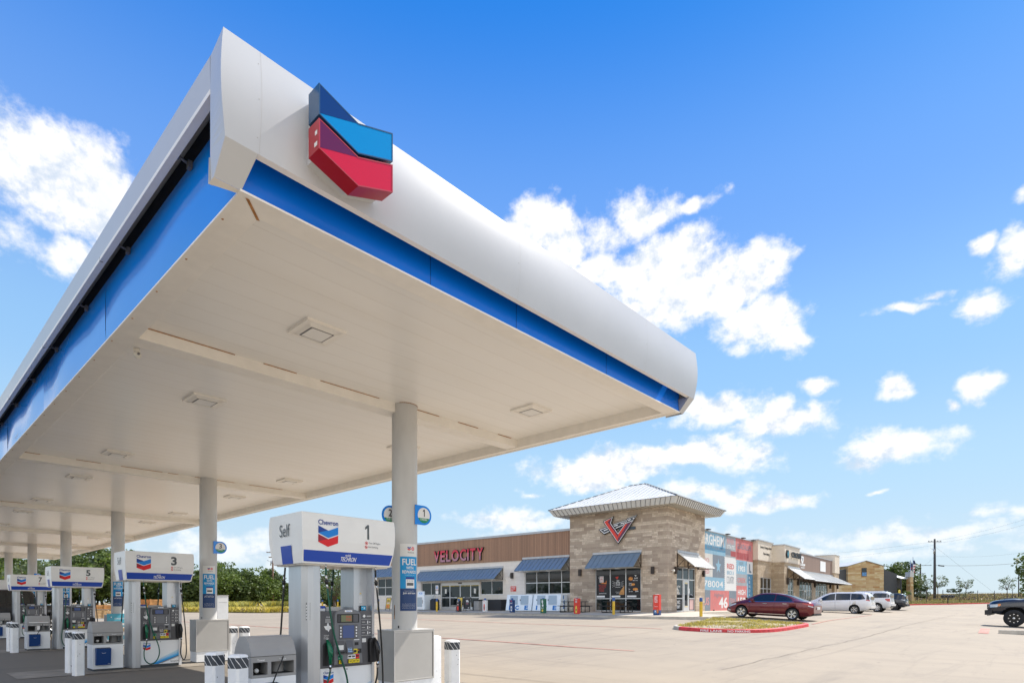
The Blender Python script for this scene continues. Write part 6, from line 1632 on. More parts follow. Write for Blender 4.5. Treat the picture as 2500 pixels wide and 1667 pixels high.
def dec_pizza(mb, q): mb.m('pic_orange'); q(-.22, .22, .05, .38, .004); mb.m('pic_tan'); q(-.24, .24, .44, .66, .004); mb.m('ink_black'); q(-.2, .2, .70, .76, .004); q(-.15, .2, .8, .84, .004); mb.m('paper'); q(-.18, .18, .5, .54, .006)
def dec_dark(mb, q): mb.m('ink_white'); q(-.12, .12, .62, .70, .004); q(-.06, .14, .74, .80, .004); mb.m('sign_maroon'); q(-.1, .1, .4, .56, .004); mb.m('paper'); q(-.2, -.1, .05, .12, .004)
aframe(-2.3, 17.0, 0, 'upright board with pizza pictures left of the sliding doors', 'pic_yellow', dec_pizza); aframe(-.9, 18.0 - .5, rad(14), 'black sandwich board right of the sliding doors', 'ad_black', dec_dark, h=1.1)
aframe(-2.2, 26.3, 0, 'framed food board beside the canopy column', 'pic_yellow', dec_pizza)
# white bagged-ice freezer, waste bin and parking sign by the left windows
t = thing('ice_freezer', 'upright white ice freezer with a grey door left of the shop entrance', 'ice freezer', at_b(-.9, 23.1), BA)
MB().m('ice_white').box(-.45, .75, -.62, .62, .04, 1.30).m('plinth').box(-.42, .72, -.58, .58, 0, .04).build('body', t, bevel=.02)
MB().m('panel_white').box(-.48, -.452, -.5, .5, .12, 1.24).m('ice_door').box(-.486, -.48, -.38, .38, .3, 1.15).m('ink_black').box(-.5, -.486, -.45, -.42, .6, .9).build('door', t)
mb = MB().m('ice_white'); mb.box(-.3, -.2, -.42, .42, 1.32, 1.68); mb.m('ice_blue'); mb.text('ICE', (-.302, .22, 1.42), -Y, Z, .44, .16, .03); mb.build('sign', t)
t = thing('litter_bin', 'dark lidded litter bin beside the white ice freezer', 'trash bin', at_b(-.9, 21.6), BA)
mb = MB().m('dark_screen'); mb.prism([(-.3, -.3), (.3, -.3), (.3, .3), (-.3, .3)], 'z', 0, .82); mb.build('body', t, bevel=.03); mb = MB().m('plastic_black'); mb.hexa([(-.33, -.33, .82), (.33, -.33, .82), (.33, .33, .82), (-.33, .33, .82)], [(-.2, -.2, 1.02), (.2, -.2, 1.02), (.2, .2, 1.02), (-.2, .2, 1.02)]); mb.build('lid', t, bevel=.02)
t = thing('litter_bin', 'grey litter bin between the sandwich board and the dark screen', 'trash bin', at_b(-.8, 16.9 - .5), BA)
mb = MB().m('bin_grey'); mb.prism([(-.28, -.28), (.28, -.28), (.28, .28), (-.28, .28)], 'z', 0, .8); mb.build('body', t, bevel=.03); MB().m('plastic_black').box(-.3, .3, -.3, .3, .8, .9).build('lid', t, bevel=.02)
t = thing('parking_sign', 'white and blue accessible parking sign on a thin post by the guard post', 'sign', at_b(-3.25, 18.75), BA)
MB().m('metal').tube([(0, 0, 0), (0, 0, 2.15)], .025, 6).build('post', t)
mb = MB().m('paper'); mb.box(-.034, -.026, -.16, .16, 1.75, 2.15); mb.box(-.034, -.026, -.16, .16, 1.45, 1.70); mb.m('ice_blue'); mb.box(-.036, -.034, -.09, .09, 1.85, 2.08); mb.m('ink_white'); mb.ball((-.037, .0, 2.03), .02, 4); mb.text('P', (-.038, .04, 1.88), -Y, Z, .08, .12, .04); mb.m('ink_red'); mb.text('RESERVED', (-.036, .13, 1.79), -Y, Z, .26, .04, .02); mb.build('panel', t, recalc=False)
# ------------------------------------------------------------------ neighbouring retail units
retail = bthing('retail_building', 'stone and stucco retail building with brown plank band and long white awning', 'retail building')
mb = MB().m('stone_warm')
def blk(x0, x1, y0, y1, z0, z1, mat): mb.m(mat); mb.box(x0, x1, y0, y1, z0, z1)
lux_win = [(18.67, 22.02, 1.2, 3.8)]
mb = MB().m('stone_warm'); wall_y(mb, -.2, 17.87, 22.3, .5, 5.3, lux_win); mb.poly([(17.87, -.2, .5), (17.87, .6, .5), (17.87, .6, 5.3), (17.87, -.2, 5.3)])
mb.build('stone_wall', retail)
mb = MB().m('stucco_cream'); mb.box(17.82, 22.3, -.26, .6, 5.30, 7.05); mb.m('galv'); mb.box(17.75, 22.3, -.33, .65, 7.05, 7.15); mb.m('stucco_tan'); mb.box(17.80, 22.3, -.28, .0, 5.27, 5.36); mb.build('stucco_panel', retail)
mb = MB().m('ink_black'); mb.text('Luxury Design-Build', (18.4, -.275, 6.35), X, Z, 3.3, .30, .03); mb.text('Remodeling', (19.3, -.275, 5.8), X, Z, 1.8, .28, .03); mb.build('wall_lettering', retail, recalc=False)
window_y(retail, -.2, 18.67, 22.02, 1.2, 3.8, [19.75, 20.88], [2.78], glass='glass_dark')
mb = MB().m('stone_warm'); wall_y(mb, -1.3, 22.05, 27.3, .5, 5.28, [(23.3, 25.4, .9, 3.85)]); mb.poly([(27.3, -1.3, .5), (27.3, -.3, .5), (27.3, -.3, 5.28), (27.3, -1.3, 5.28)]); mb.poly([(22.05, -1.3, .5), (22.05, .2, .5), (22.05, .2, 5.28), (22.05, -1.3, 5.28)]); mb.build('stone_wall', retail)
mb = MB().m('stucco_cream'); mb.box(22.0, 27.3, -1.36, .2, 5.28, 6.85); mb.m('galv'); mb.box(21.93, 27.35, -1.43, .25, 6.85, 6.95); mb.m('stucco_tan'); mb.box(21.98, 27.3, -1.38, -1.0, 5.25, 5.34); mb.build('stucco_panel', retail)
window_y(retail, -1.3, 23.3, 25.4, .9, 3.85, [24.4], [2.7], glass='glass_far')
mb = MB().m('ink_black'); mb.text('CROSS', (23.7, -1.52, 5.80), X, Z, 3.45, .55, .05, ext=.04)
for sg in (0, 1):
    x = 22.3 + sg * .72; d_ = 1 if sg == 0 else -1
    mb.m('ink_black'); mb.prism([(x, 6.05), (x + d_ * .12, 6.42), (x + d_ * .30, 6.42), (x + d_ * .14, 6.05), (x + d_ * .30, 5.68), (x + d_ * .12, 5.68)], 'y', -1.5, -1.4); mb.m('advert_teal'); mb.prism([(x + d_ * .19, 6.05), (x + d_ * .34, 6.38), (x + d_ * .34, 5.72)], 'y', -1.5, -1.42)
mb.build('shop_sign', retail, recalc=False)
mb = MB().m('cladding_brown_far'); mb.box(27.3, 45.6, -.75, -.3, 4.6, 6.62); mb.m('galv'); mb.box(27.3, 45.6, -.8, -.2, 6.62, 6.70); mb.build('plank_cladding', retail)
mb = MB().m('stucco_tan'); wall_y(mb, -.7, 27.3, 45.6, .6, 4.6, [(29.0, 35.2, .9, 3.85), (36.7, 42.7, .9, 3.85)]); mb.build('wall', retail)
window_y(retail, -.7, 29.0, 35.2, .9, 3.85, [30.2, 31.4, 32.6, 33.9], [2.8], glass='glass_far'); window_y(retail, -.7, 36.7, 42.7, .9, 3.85, [37.9, 39.2, 40.4, 41.6], [2.8], glass='glass_far')
for x in (31.5, 39.3):
    mb = MB().m('paper'); mb.m('alu_frame'); mb.box(x, x + .12, -.74, -.68, .9, 2.8); mb.box(x + .85, x + .97, -.74, -.68, .9, 2.8); mb.box(x + .12, x + .85, -.74, -.68, 2.6, 2.8); mb.box(x + .12, x + .85, -.74, -.68, .9, 1.2); mb.build('shop_door', retail)
mb = MB().m('stone_warm'); mb.box(44.9, 47.4, -1.0, 1.2, .6, 5.15); mb.m('stucco_cream'); mb.box(44.85, 47.45, -1.05, 1.2, 5.15, 7.35); mb.m('galv'); mb.box(44.8, 47.5, -1.1, 1.25, 7.35, 7.42); mb.box(38, 44.8, 1.5, 1.7, 6.4, 7.5); mb.build('end_pillar', retail)
mb = MB().m('paper'); mb.poly([(30.75 + a * .55, -.765, 6.0 + b * .34) for a, b in ((-1, 1), (0, 1.15), (1, 1), (1, 0), (.5, -.9), (0, -1.2), (-.5, -.9), (-1, 0))]); mb.m('ink_grey'); mb.poly([(30.75, -.768, 6.25), (31.05, -.768, 6.2), (31.0, -.768, 5.95), (30.75, -.768, 5.8)])
mb.build('wall_sign', retail, recalc=False); mb = MB(); mb.m('paper'); mb.text('DESP', (30.0, -.765, 5.35), X, Z, 1.9, .25, .05); mb.text('MARKET', (30.2, -.765, 5.1), X, Z, 1.5, .14, .03)
mb.build('wall_sign', retail, recalc=False); MB().m('paper').box(38.6, 41.2, -.78, -.76, 5.12, 6.3).build('blank_sign_panel', retail)
a = awning_y(retail, -1.3, 23.15, 27.3, 4.84, 3.75, 1.5, 'roof_white', .8); a = awning_y(retail, -.75, 27.3, 45.5, 4.72, 3.68, 2.05, 'roof_white', .8)
for x, y in ((22.9, -1.42), (26.6, -1.42), (36.0, -.82), (43.6, -.82), (46.2, -1.1)):
    MB().m('lamp_brown').box(x - .14, x + .14, y - .08, y + .08, 3.2, 3.85).build('wall_lamp', retail, bevel=.01)
mb = MB().m('stucco_tan'); mb.box(18.0, 45.2, .3, 20, .5, 6.4); mb.box(17.85, 18.1, .25, 34, .5, 6.6); mb.build('rear_mass', retail)
# ------------------------------------------------------------------ vehicles
def sm(pts, x):                        # smooth interpolation through a table
    if x <= pts[0][0]: return pts[0][1]
    for k in range(len(pts) - 1):
        a, b = pts[k], pts[k + 1]
        if x <= b[0]:
            t_ = (x - a[0]) / (b[0] - a[0]); p0 = pts[max(k - 1, 0)]; p3 = pts[min(k + 2, len(pts) - 1)]
            m1 = (b[1] - p0[1]) / max(1e-6, b[0] - p0[0]) * (b[0] - a[0]); m2 = (p3[1] - a[1]) / max(1e-6, p3[0] - a[0]) * (b[0] - a[0])
            return (2 * t_ ** 3 - 3 * t_ ** 2 + 1) * a[1] + (t_ ** 3 - 2 * t_ ** 2 + t_) * m1 + (-2 * t_ ** 3 + 3 * t_ ** 2) * b[1] + (t_ ** 3 - t_ ** 2) * m2
    return pts[-1][1]
class Car:
    """nose towards +x, wheels on z = 0"""
    def __init__(s, sp): s.sp = sp
    def sect(s, x):
        sp = s.sp; top = sm(sp['top'], x); sh = min(sm(sp['belt'], x), top - .03); hw = sm(sp['hw'], x); tw = min(sm(sp['tw'], x), hw * .97); bo = lerp(sp['bot'], x)
        mid = bo + (sh - bo) * .55
        return [(0, bo), (hw * .80, bo), (hw * .955, bo + .07), (hw * .995, mid - .1), (hw, mid + .02), (hw * .985, sh - .06), (hw * .955, sh), (hw * .955 + (tw - hw * .955) * .5, sh + (top - .075 - sh) * .5 if top - sh > .2 else sh + (top - sh) * .35),
                (tw, top - (.075 if top - sh > .2 else (top - sh) * .35)), (tw * .93, top - .028), (tw * .72, top - .008), (0, top)]
    def y(s, x, z):
        S_ = s.sect(x)[1:10]
        for (a, b), (c, d_) in zip(S_, S_[1:]):
            if z <= d_: return a + (c - a) * (z - b) / max(1e-6, d_ - b)
        return S_[-1][0]
def wheel(parent, x, y, r, w_, rim, style, name='wheel', side=1):
    t = bpy.data.objects.new(name, None); COL.objects.link(t); t.parent = parent; t.location = (x, y, r)
    mb = MB().m('tyre'); rr = r * sp_rim
    mb.lathe([(rr, -w_ / 2 + .01), (r * .93, -w_ / 2), (r * .985, -w_ / 2 + .02), (r, -w_ / 4), (r, w_ / 4), (r * .985, w_ / 2 - .02), (r * .93, w_ / 2), (rr, w_ / 2 - .01)], (0, 0, 0), 'y', 36, False); mb.build('tyre', t)
    mb = MB(); yo = side * w_ / 2
    mb.m(rim if style != 'off' else 'rim_black'); mb.lathe([(rr * 1.01, yo - side * .01), (rr * .95, yo - side * .012), (rr * .93, yo - side * .05)], (0, 0, 0), 'y', 32, False)
    mb.m('rim_black'); mb.lathe([(rr * .95, yo - side * .06), (.001, yo - side * .06)], (0, 0, 0), 'y', 24, False)
    n = {'five': 5, 'ten': 10, 'y': 5, 'off': 8}[style]
    for k in range(n):
        a = 2 * math.pi * k / n; da = {'five': .34, 'ten': .13, 'y': .13, 'off': .15}[style]; outs = [(a, da)] if style != 'y' else [(a - .22, .11), (a + .22, .11)]
        for oa, ow in outs:
            mb.m(rim)
            P_ = [(rr * .16 * math.cos(a - .5), rr * .16 * math.sin(a - .5)), (rr * .16 * math.cos(a + .5), rr * .16 * math.sin(a + .5)), (rr * .96 * math.cos(oa + ow), rr * .96 * math.sin(oa + ow)), (rr * .96 * math.cos(oa - ow), rr * .96 * math.sin(oa - ow))]
            if style == 'off': P_ = [(rr * .70 * math.cos(oa - .1), rr * .70 * math.sin(oa - .1)), (rr * .70 * math.cos(oa + .1), rr * .70 * math.sin(oa + .1)), (rr * .88 * math.cos(oa + ow), rr * .88 * math.sin(oa + ow)), (rr * .88 * math.cos(oa - ow), rr * .88 * math.sin(oa - ow))]
            mb.poly([(p, yo - side * .022, q) for p, q in P_])
            if style == 'off':
                mb.m('rim_black'); mb.poly([(p, yo - side * .03, q) for p, q in ((rr * .16 * math.cos(a - .5), rr * .16 * math.sin(a - .5)), (rr * .16 * math.cos(a + .5), rr * .16 * math.sin(a + .5)), (rr * .96 * math.cos(oa + ow), rr * .96 * math.sin(oa + ow)), (rr * .96 * math.cos(oa - ow), rr * .96 * math.sin(oa - ow)))])
    mb.m(rim); mb.lathe([(rr * .2, yo - side * .018), (rr * .12, yo - side * .008), (.001, yo - side * .008)], (0, 0, 0), 'y', 16, False)
    mb.build('rim', t, recalc=False)
sp_rim = .68
def make_car(name, label, loc, heading, sp, cat='car'):
    global sp_rim
    sp_rim = sp.get('rimk', .68)
    c = Car(sp); t = thing(name, label, cat, loc, heading)
    x0, x1 = sp['top'][0][0], sp['top'][-1][0]; N = 56
    xs = [x0 + (x1 - x0) * k / N for k in range(N + 1)]
    verts, faces, mi, = [], [], []
    rings = []
    for x in xs:
        S_ = c.sect(x); pts = [(y, z) for y, z in S_] + [(-y, z) for y, z in S_[-2:0:-1]]
        rings.append([len(verts) + k for k in range(len(pts))]); verts += [(x, y, z) for y, z in pts]
    n = len(rings[0]); ws = sp.get('screens', [])
    for ri, (A, B) in enumerate(zip(rings, rings[1:])):
        xm = (xs[ri] + xs[ri + 1]) / 2
        for k in range(n):
            q = (k + 1) % n; faces.append((A[k], A[q], B[q], B[k]))
            topband = 8 <= k <= n - 9
            mi.append(1 if topband and any(a < xm < b for a, b in ws) and (9 <= k <= n - 10) else 0)
    faces.append(tuple(rings[0])); mi.append(0); faces.append(tuple(rings[-1][::-1])); mi.append(0)
    me = bpy.data.meshes.new('body'); me.from_pydata(verts, [], faces)
    for m_ in (sp['paint'], 'car_glass', 'arch_black'): me.materials.append(MATS[m_])
    me.polygons.foreach_set('material_index', mi); me.polygons.foreach_set('use_smooth', [True] * (len(faces) - 2) + [False] * 2)
    bm = bmesh.new(); bm.from_mesh(me); bmesh.ops.recalc_face_normals(bm, faces=bm.faces); bm.to_mesh(me); bm.free()
    body = bpy.data.objects.new('body', me); COL.objects.link(body)
    # wheel arches cut out of the solid body
    ar = sp['arch']; cb = MB().m('arch_black')
    for wx in sp['wheels']:
        for s_ in (-1, 1): cb.lathe([(ar, -.18), (ar, .5)] if s_ > 0 else [(ar, -.5), (ar, .18)], (wx, s_ * (sp['track'] / 2), sp['r'] + sp.get('lift', .02)), 'y', 32)
    cut = cb.build('cutter'); cut.data.materials.clear()
    for m_ in (sp['paint'], 'car_glass', 'arch_black'): cut.data.materials.append(MATS[m_])
    cut.data.polygons.foreach_set('material_index', [2] * len(cut.data.polygons))
    md = body.modifiers.new('arch', 'BOOLEAN'); md.operation = 'DIFFERENCE'; md.object = cut; md.solver = 'EXACT'
    bpy.context.view_layer.update(); dg = bpy.context.evaluated_depsgraph_get()
    nm = bpy.data.meshes.new_from_object(body.evaluated_get(dg)); body.modifiers.clear(); body.data = nm; body.parent = t; bpy.data.objects.remove(cut)
    for wx in sp['wheels']:
        for s_ in (-1, 1): wheel(t, wx, s_ * (sp['track'] / 2), sp['r'], sp['ww'], sp['rim'], sp['style'], side=s_)
    # side glass
    def patch(nm_, mat, xa, xb, lo, hi, e, nx=14, nz=5, sides=(-1, 1), parent=t):
        for s_ in sides:
            mb = MB().m(mat); last = None
            for k in range(nx + 1):
                x = xa + (xb - xa) * k / nx; a, b = lo(x), hi(x); b = max(a + .002, b)
                row = [mb.P((x, s_ * (c.y(x, a + (b - a) * q / nz) + e), a + (b - a) * q / nz)) for q in range(nz + 1)]
                if last:
                    for q in range(nz): mb.face((last[q], last[q + 1], row[q + 1], row[q]), True)
                last = row
            o = mb.build(nm_, parent, recalc=False)
    for (xa, xb, lo, hi) in sp['glass']: patch('side_window', 'car_glass', xa, xb, (lambda x, P=lo: lerp(P, x)), (lambda x, P=hi: lerp(P, x)), .004)
    for (nm_, mat, xa, xb, lo, hi) in sp.get('patches', []): patch(nm_, mat, xa, xb, (lambda x, P=lo: lerp(P, x)), (lambda x, P=hi: lerp(P, x)), .006)
    # door gaps
    mb = MB().m('arch_black')
    for dx, za, zb in sp['gaps']:
        for s_ in (-1, 1):
            P_ = [(dx, s_ * (c.y(dx, za + (zb - za) * q / 8) + .002), za + (zb - za) * q / 8) for q in range(9)]
            for a, b in zip(P_, P_[1:]): mb.poly([(a[0] - .006, a[1], a[2]), (a[0] + .006, a[1], a[2]), (b[0] + .006, b[1], b[2]), (b[0] - .006, b[1], b[2])])
    mb.build('door_gap', t, recalc=False)
    for hx, hz in sp['handles']:
        mb = MB().m(sp.get('handle_mat', sp['paint']))
        for s_ in (-1, 1):
            yy = s_ * (c.y(hx, hz) + .012); mb.box(hx - .11, hx + .11, min(yy, yy + s_ * .02), max(yy, yy + s_ * .02), hz - .018, hz + .018)
        mb.build('door_handle', t, bevel=.006)
    mx, mz = sp['mirror']
    for s_ in (-1, 1):
        mb = MB().m(sp.get('mirror_mat', sp['paint'])); yy = c.y(mx, mz); mb.box(mx - .07, mx + .09, min(s_ * (yy + .02), s_ * (yy + .23)), max(s_ * (yy + .02), s_ * (yy + .23)), mz - .06, mz + .09); mb.build('wing_mirror', t, bevel=.03)
    # bumpers, lamps and plates built from boxes that follow the ends
    for (nm_, mat, a) in sp.get('boxes', []):
        mb = MB().m(mat)
        if a[2] > 0 and a[6:] == ('m',): mb.box(a[0], a[1], a[2], a[3], a[4], a[5]); mb.box(a[0], a[1], -a[3], -a[2], a[4], a[5])
        else: mb.box(*a[:6])
        mb.build(nm_, t, bevel=.012)
    return t, c
HD_V = rad(90)
# maroon saloon, nose towards the shop
L = 2.41
sedan = dict(paint='paint_maroon', top=[(-L, .86), (-2.36, .97), (-2.2, 1.04), (-1.9, 1.08), (-1.55, 1.17), (-1.0, 1.36), (-.4, 1.455), (.1, 1.465), (.5, 1.42), (.95, 1.24), (1.3, 1.06), (1.6, .99), (2.0, .87), (2.28, .73), (L, .55)],
    belt=[(-L, .80), (-2.2, .98), (-1.6, 1.02), (-.5, .98), (.6, .93), (1.2, .89), (1.9, .76), (L, .5)], hw=[(-L, .72), (-2.25, .83), (-1.8, .90), (-1, .915), (.8, .915), (1.6, .90), (2.1, .82), (L, .62)],
    tw=[(-L, .6), (-1.9, .70), (-1.3, .62), (-.5, .60), (.3, .60), (.9, .66), (1.3, .74), (2.0, .7), (L, .5)], bot=[(-L, .42), (-2.2, .26), (-1.9, .2), (1.9, .2), (2.3, .24), (L, .32)],
    wheels=(-1.36, 1.44), track=1.60, r=.325, ww=.215, rim='rim', style='five', arch=.375, screens=[(-1.85, -.78), (.42, 1.25)], rimk=.7,
    glass=[(-1.30, -.42, [(-1.35, 1.03), (-.42, 1.0)], [(-1.32, 1.10), (-1.05, 1.25), (-.7, 1.33), (-.42, 1.37)]), (-.36, .98, [(-.36, .99), (.98, .95)], [(-.36, 1.375), (.1, 1.385), (.45, 1.33), (.75, 1.2), (.98, 1.05), (1.0, .96)])],
    patches=[('window_trim', 'chrome', -1.42, 1.05, [(-1.42, 1.005), (1.05, .925)], [(-1.42, 1.02), (1.05, .94)]), ('sill_trim', 'chrome', -1.0, 1.0, [(-1, .27), (1, .27)], [(-1, .295), (1, .295)]), ('headlight', 'headlamp', 1.78, 2.26, [(1.78, .74), (2.26, .56)], [(1.78, .80), (2.26, .70)]),
        ('fog_light', 'headlamp', 2.1, 2.3, [(2.1, .36), (2.3, .40)], [(2.1, .40), (2.3, .48)]), ('tail_light', 'tail_red', -2.36, -1.86, [(-2.36, .78), (-1.86, .93)], [(-2.36, .92), (-1.86, .97)]), ('tail_light', 'headlamp', -2.38, -2.15, [(-2.38, .74), (-2.15, .80)], [(-2.38, .79), (-2.15, .85)])],
    gaps=[(-.39, .32, .99), (.98, .34, .93), (-1.18, .62, 1.0)], handles=[(-.95, .885), (.12, .86)], handle_mat='chrome', mirror=(.82, 1.0),
    boxes=[('number_plate', 'plate', (-2.45, -2.42, -.26, .26, .62, .76)), ('bumper_trim', 'plastic_black', (-2.42, -2.2, -.66, .66, .30, .40)), ('grille', 'plastic_black', (2.30, 2.38, -.4, .4, .42, .56)), ('wheel_liner', 'arch_black', (-1.2, 1.2, -.7, .7, .16, .22))])
def gz(u, v): return g(u, v) + .03 - .03
make_car('sedan', 'dark red sedan parked beside the kerb island, nose to the painted wall', (35.05, 11.98, (g(35.1, 13.5) + g(35.1, 10.8)) / 2), HD_V - .01, sedan)
bpy.data.objects['sedan'].rotation_euler.y = -math.atan((g(35.1, 13.5) - g(35.1, 10.8)) / 2.8)
# white people carrier
L = 2.59
van = dict(paint='paint_white', top=[(-L, .92), (-2.56, 1.2), (-2.48, 1.45), (-2.32, 1.66), (-2.0, 1.735), (-1.2, 1.765), (-.2, 1.77), (.5, 1.70), (1.0, 1.50), (1.45, 1.24), (1.75, 1.12), (2.1, 1.04), (2.4, .90), (L, .66)],
    belt=[(-L, .88), (-2.4, 1.14), (-1, 1.12), (.6, 1.06), (1.6, .99), (2.1, .9), (L, .6)], hw=[(-L, .86), (-2.35, .98), (-1.5, 1.01), (1.2, 1.01), (1.9, .97), (2.3, .85), (L, .64)], tw=[(-L, .78), (-2.3, .74), (-1, .76), (.4, .76), (1.0, .78), (1.6, .84), (L, .5)],
    bot=[(-L, .42), (-2.3, .28), (-1.8, .2), (2.1, .2), (L, .3)], wheels=(-1.45, 1.64), track=1.74, r=.345, ww=.225, rim='rim', style='y', arch=.40, screens=[(.45, 1.55)],
    glass=[(-2.22, -1.2, [(-2.22, 1.20), (-1.9, 1.14), (-1.2, 1.13)], [(-2.22, 1.24), (-1.98, 1.60), (-1.2, 1.65)]), (-1.16, -.08, [(-1.16, 1.13), (-.08, 1.11)], [(-1.16, 1.65), (-.08, 1.66)]), (-.02, 1.22, [(-.02, 1.11), (1.22, 1.07)], [(-.02, 1.655), (.35, 1.61), (.8, 1.42), (1.22, 1.12)])],
    patches=[('tail_light', 'tail_red', -2.54, -2.28, [(-2.54, 1.02), (-2.28, 1.08)], [(-2.54, 1.10), (-2.28, 1.14)]), ('rear_window', 'car_glass', -2.50, -2.30, [(-2.5, 1.12), (-2.3, 1.16)], [(-2.5, 1.3), (-2.42, 1.48), (-2.3, 1.58)]), ('headlight', 'headlamp', 2.0, 2.45, [(2.0, .80), (2.45, .68)], [(2.0, .88), (2.45, .8)])],
    gaps=[(-.05, .34, 1.1), (-1.15, .34, 1.12), (1.2, .4, 1.05)], handles=[(-.3, .98), (.2, .97)], mirror=(1.0, 1.12),
    boxes=[('rear_bumper', 'paint_white', (-2.64, -2.45, -.8, .8, .5, .66)), ('bumper_trim', 'plastic_black', (-2.6, -2.3, -.78, .78, .3, .42)), ('number_plate', 'plate', (-2.62, -2.59, -.26, .26, .86, .99)), ('rear_window', 'car_glass', (-2.57, -2.54, -.6, .6, 1.14, 1.40))])
make_car('minivan', 'white minivan parked between the red sedan and the white suv', (54.9, 13.45, .585), HD_V, van)
L = 2.62
suv = dict(paint='paint_white', top=[(-L, .95), (-2.6, 1.25), (-2.5, 1.6), (-2.38, 1.84), (-2.1, 1.90), (-1, 1.94), (.2, 1.93), (.65, 1.85), (1.1, 1.52), (1.4, 1.30), (1.7, 1.25), (2.3, 1.16), (2.5, 1.0), (L, .8)],
    belt=[(-L, .9), (-2.4, 1.28), (0, 1.26), (1.3, 1.2), (2.3, 1.1), (L, .74)], hw=[(-L, .9), (-2.45, 1.0), (0, 1.02), (2.1, 1.0), (2.45, .93), (L, .8)], tw=[(-L, .82), (-2.4, .80), (0, .80), (.8, .82), (1.4, .9), (L, .7)], bot=[(-L, .45), (-2.4, .34), (2.2, .32), (L, .4)],
    wheels=(-1.50, 1.58), track=1.74, r=.41, ww=.26, rim='rim', style='ten', arch=.47, screens=[(.62, 1.4)],
    glass=[(-2.30, -1.18, [(-2.3, 1.34), (-1.18, 1.32)], [(-2.3, 1.72), (-1.95, 1.76), (-1.3, 1.77), (-1.18, 1.6)]), (-1.08, .0, [(-1.08, 1.32), (0, 1.31)], [(-1.08, 1.78), (0, 1.79)]), (.06, 1.12, [(.06, 1.31), (1.12, 1.28)], [(.06, 1.79), (.4, 1.76), (.8, 1.58), (1.12, 1.34)])],
    patches=[('tail_light', 'tail_red', -2.56, -2.18, [(-2.56, .98), (-2.35, 1.0), (-2.18, 1.16)], [(-2.56, 1.26), (-2.18, 1.24)]), ('rear_window', 'car_glass', -2.5, -2.34, [(-2.5, 1.34), (-2.34, 1.36)], [(-2.5, 1.56), (-2.34, 1.7)]), ('headlight', 'headlamp', 2.2, 2.5, [(2.2, .9), (2.5, .9)], [(2.2, 1.08), (2.5, 1.02)])],
    gaps=[(-1.1, .5, 1.3), (.02, .5, 1.3), (1.12, .5, 1.25)], handles=[(-.85, 1.15), (.25, 1.14)], mirror=(1.0, 1.32),
    boxes=[('rear_bumper', 'paint_white', (-2.72, -2.5, -.9, .9, .56, .76)), ('roof_rail', 'chrome', (-2.1, .3, .70, .74, 1.93, 1.98, 'm')), ('bumper_trim', 'plastic_black', (-2.68, -2.4, -.85, .85, .42, .56)), ('rear_window', 'car_glass', (-2.60, -2.56, -.7, .7, 1.36, 1.72))])
make_car('suv', 'large white suv with silver roof rails parked behind the minivan', (64.9, 13.85, .615), HD_V, suv)
L = 2.42
s3 = dict(suv); s3 = dict(paint='paint_navy', top=[(-L, .9), (-2.38, 1.2), (-2.28, 1.5), (-2.1, 1.68), (-1.4, 1.74), (0, 1.74), (.5, 1.68), (1.0, 1.36), (1.3, 1.14), (1.7, 1.08), (2.2, .98), (L, .7)],
    belt=[(-L, .85), (-2.2, 1.14), (0, 1.08), (1.3, 1.04), (2.2, .9), (L, .64)], hw=[(-L, .84), (-2.2, .95), (0, .97), (2.0, .94), (L, .7)], tw=[(-L, .76), (-2.2, .74), (0, .74), (.8, .76), (1.3, .84), (L, .6)], bot=[(-L, .42), (-2.2, .3), (2.1, .28), (L, .36)],
    wheels=(-1.40, 1.45), track=1.66, r=.37, ww=.235, rim='rim_black', style='five', arch=.425, screens=[(.55, 1.3)],
    glass=[(-2.1, -1.1, [(-2.1, 1.2), (-1.1, 1.15)], [(-2.1, 1.5), (-1.7, 1.62), (-1.1, 1.63)]), (-1.04, .0, [(-1.04, 1.14), (0, 1.13)], [(-1.04, 1.63), (0, 1.63)]), (.06, 1.05, [(.06, 1.13), (1.05, 1.1)], [(.06, 1.63), (.4, 1.58), (1.05, 1.14)])],
    patches=[('tail_light', 'headlamp', -2.36, -2.0, [(-2.36, .98), (-2.0, 1.08)], [(-2.36, 1.08), (-2.0, 1.12)]), ('rear_window', 'car_glass', -2.3, -2.14, [(-2.3, 1.2), (-2.14, 1.24)], [(-2.3, 1.42), (-2.14, 1.56)])],
    gaps=[(-1.06, .45, 1.12), (.02, .45, 1.1), (1.02, .45, 1.06)], handles=[(-.8, 1.0), (.25, .98)], mirror=(.95, 1.14),
    boxes=[('rear_bumper', 'plastic_black', (-2.52, -2.35, -.8, .8, .42, .62)), ('number_plate', 'plate', (-2.45, -2.42, -.26, .26, .8, .93)), ('rear_window', 'car_glass', (-2.41, -2.37, -.6, .6, 1.2, 1.5)), ('roof_rail', 'rim_black', (-1.8, .2, .62, .66, 1.74, 1.79, 'm'))])
make_car('suv', 'dark navy suv at the far end of the parked row', (72.6, 13.7, .70), HD_V, s3)
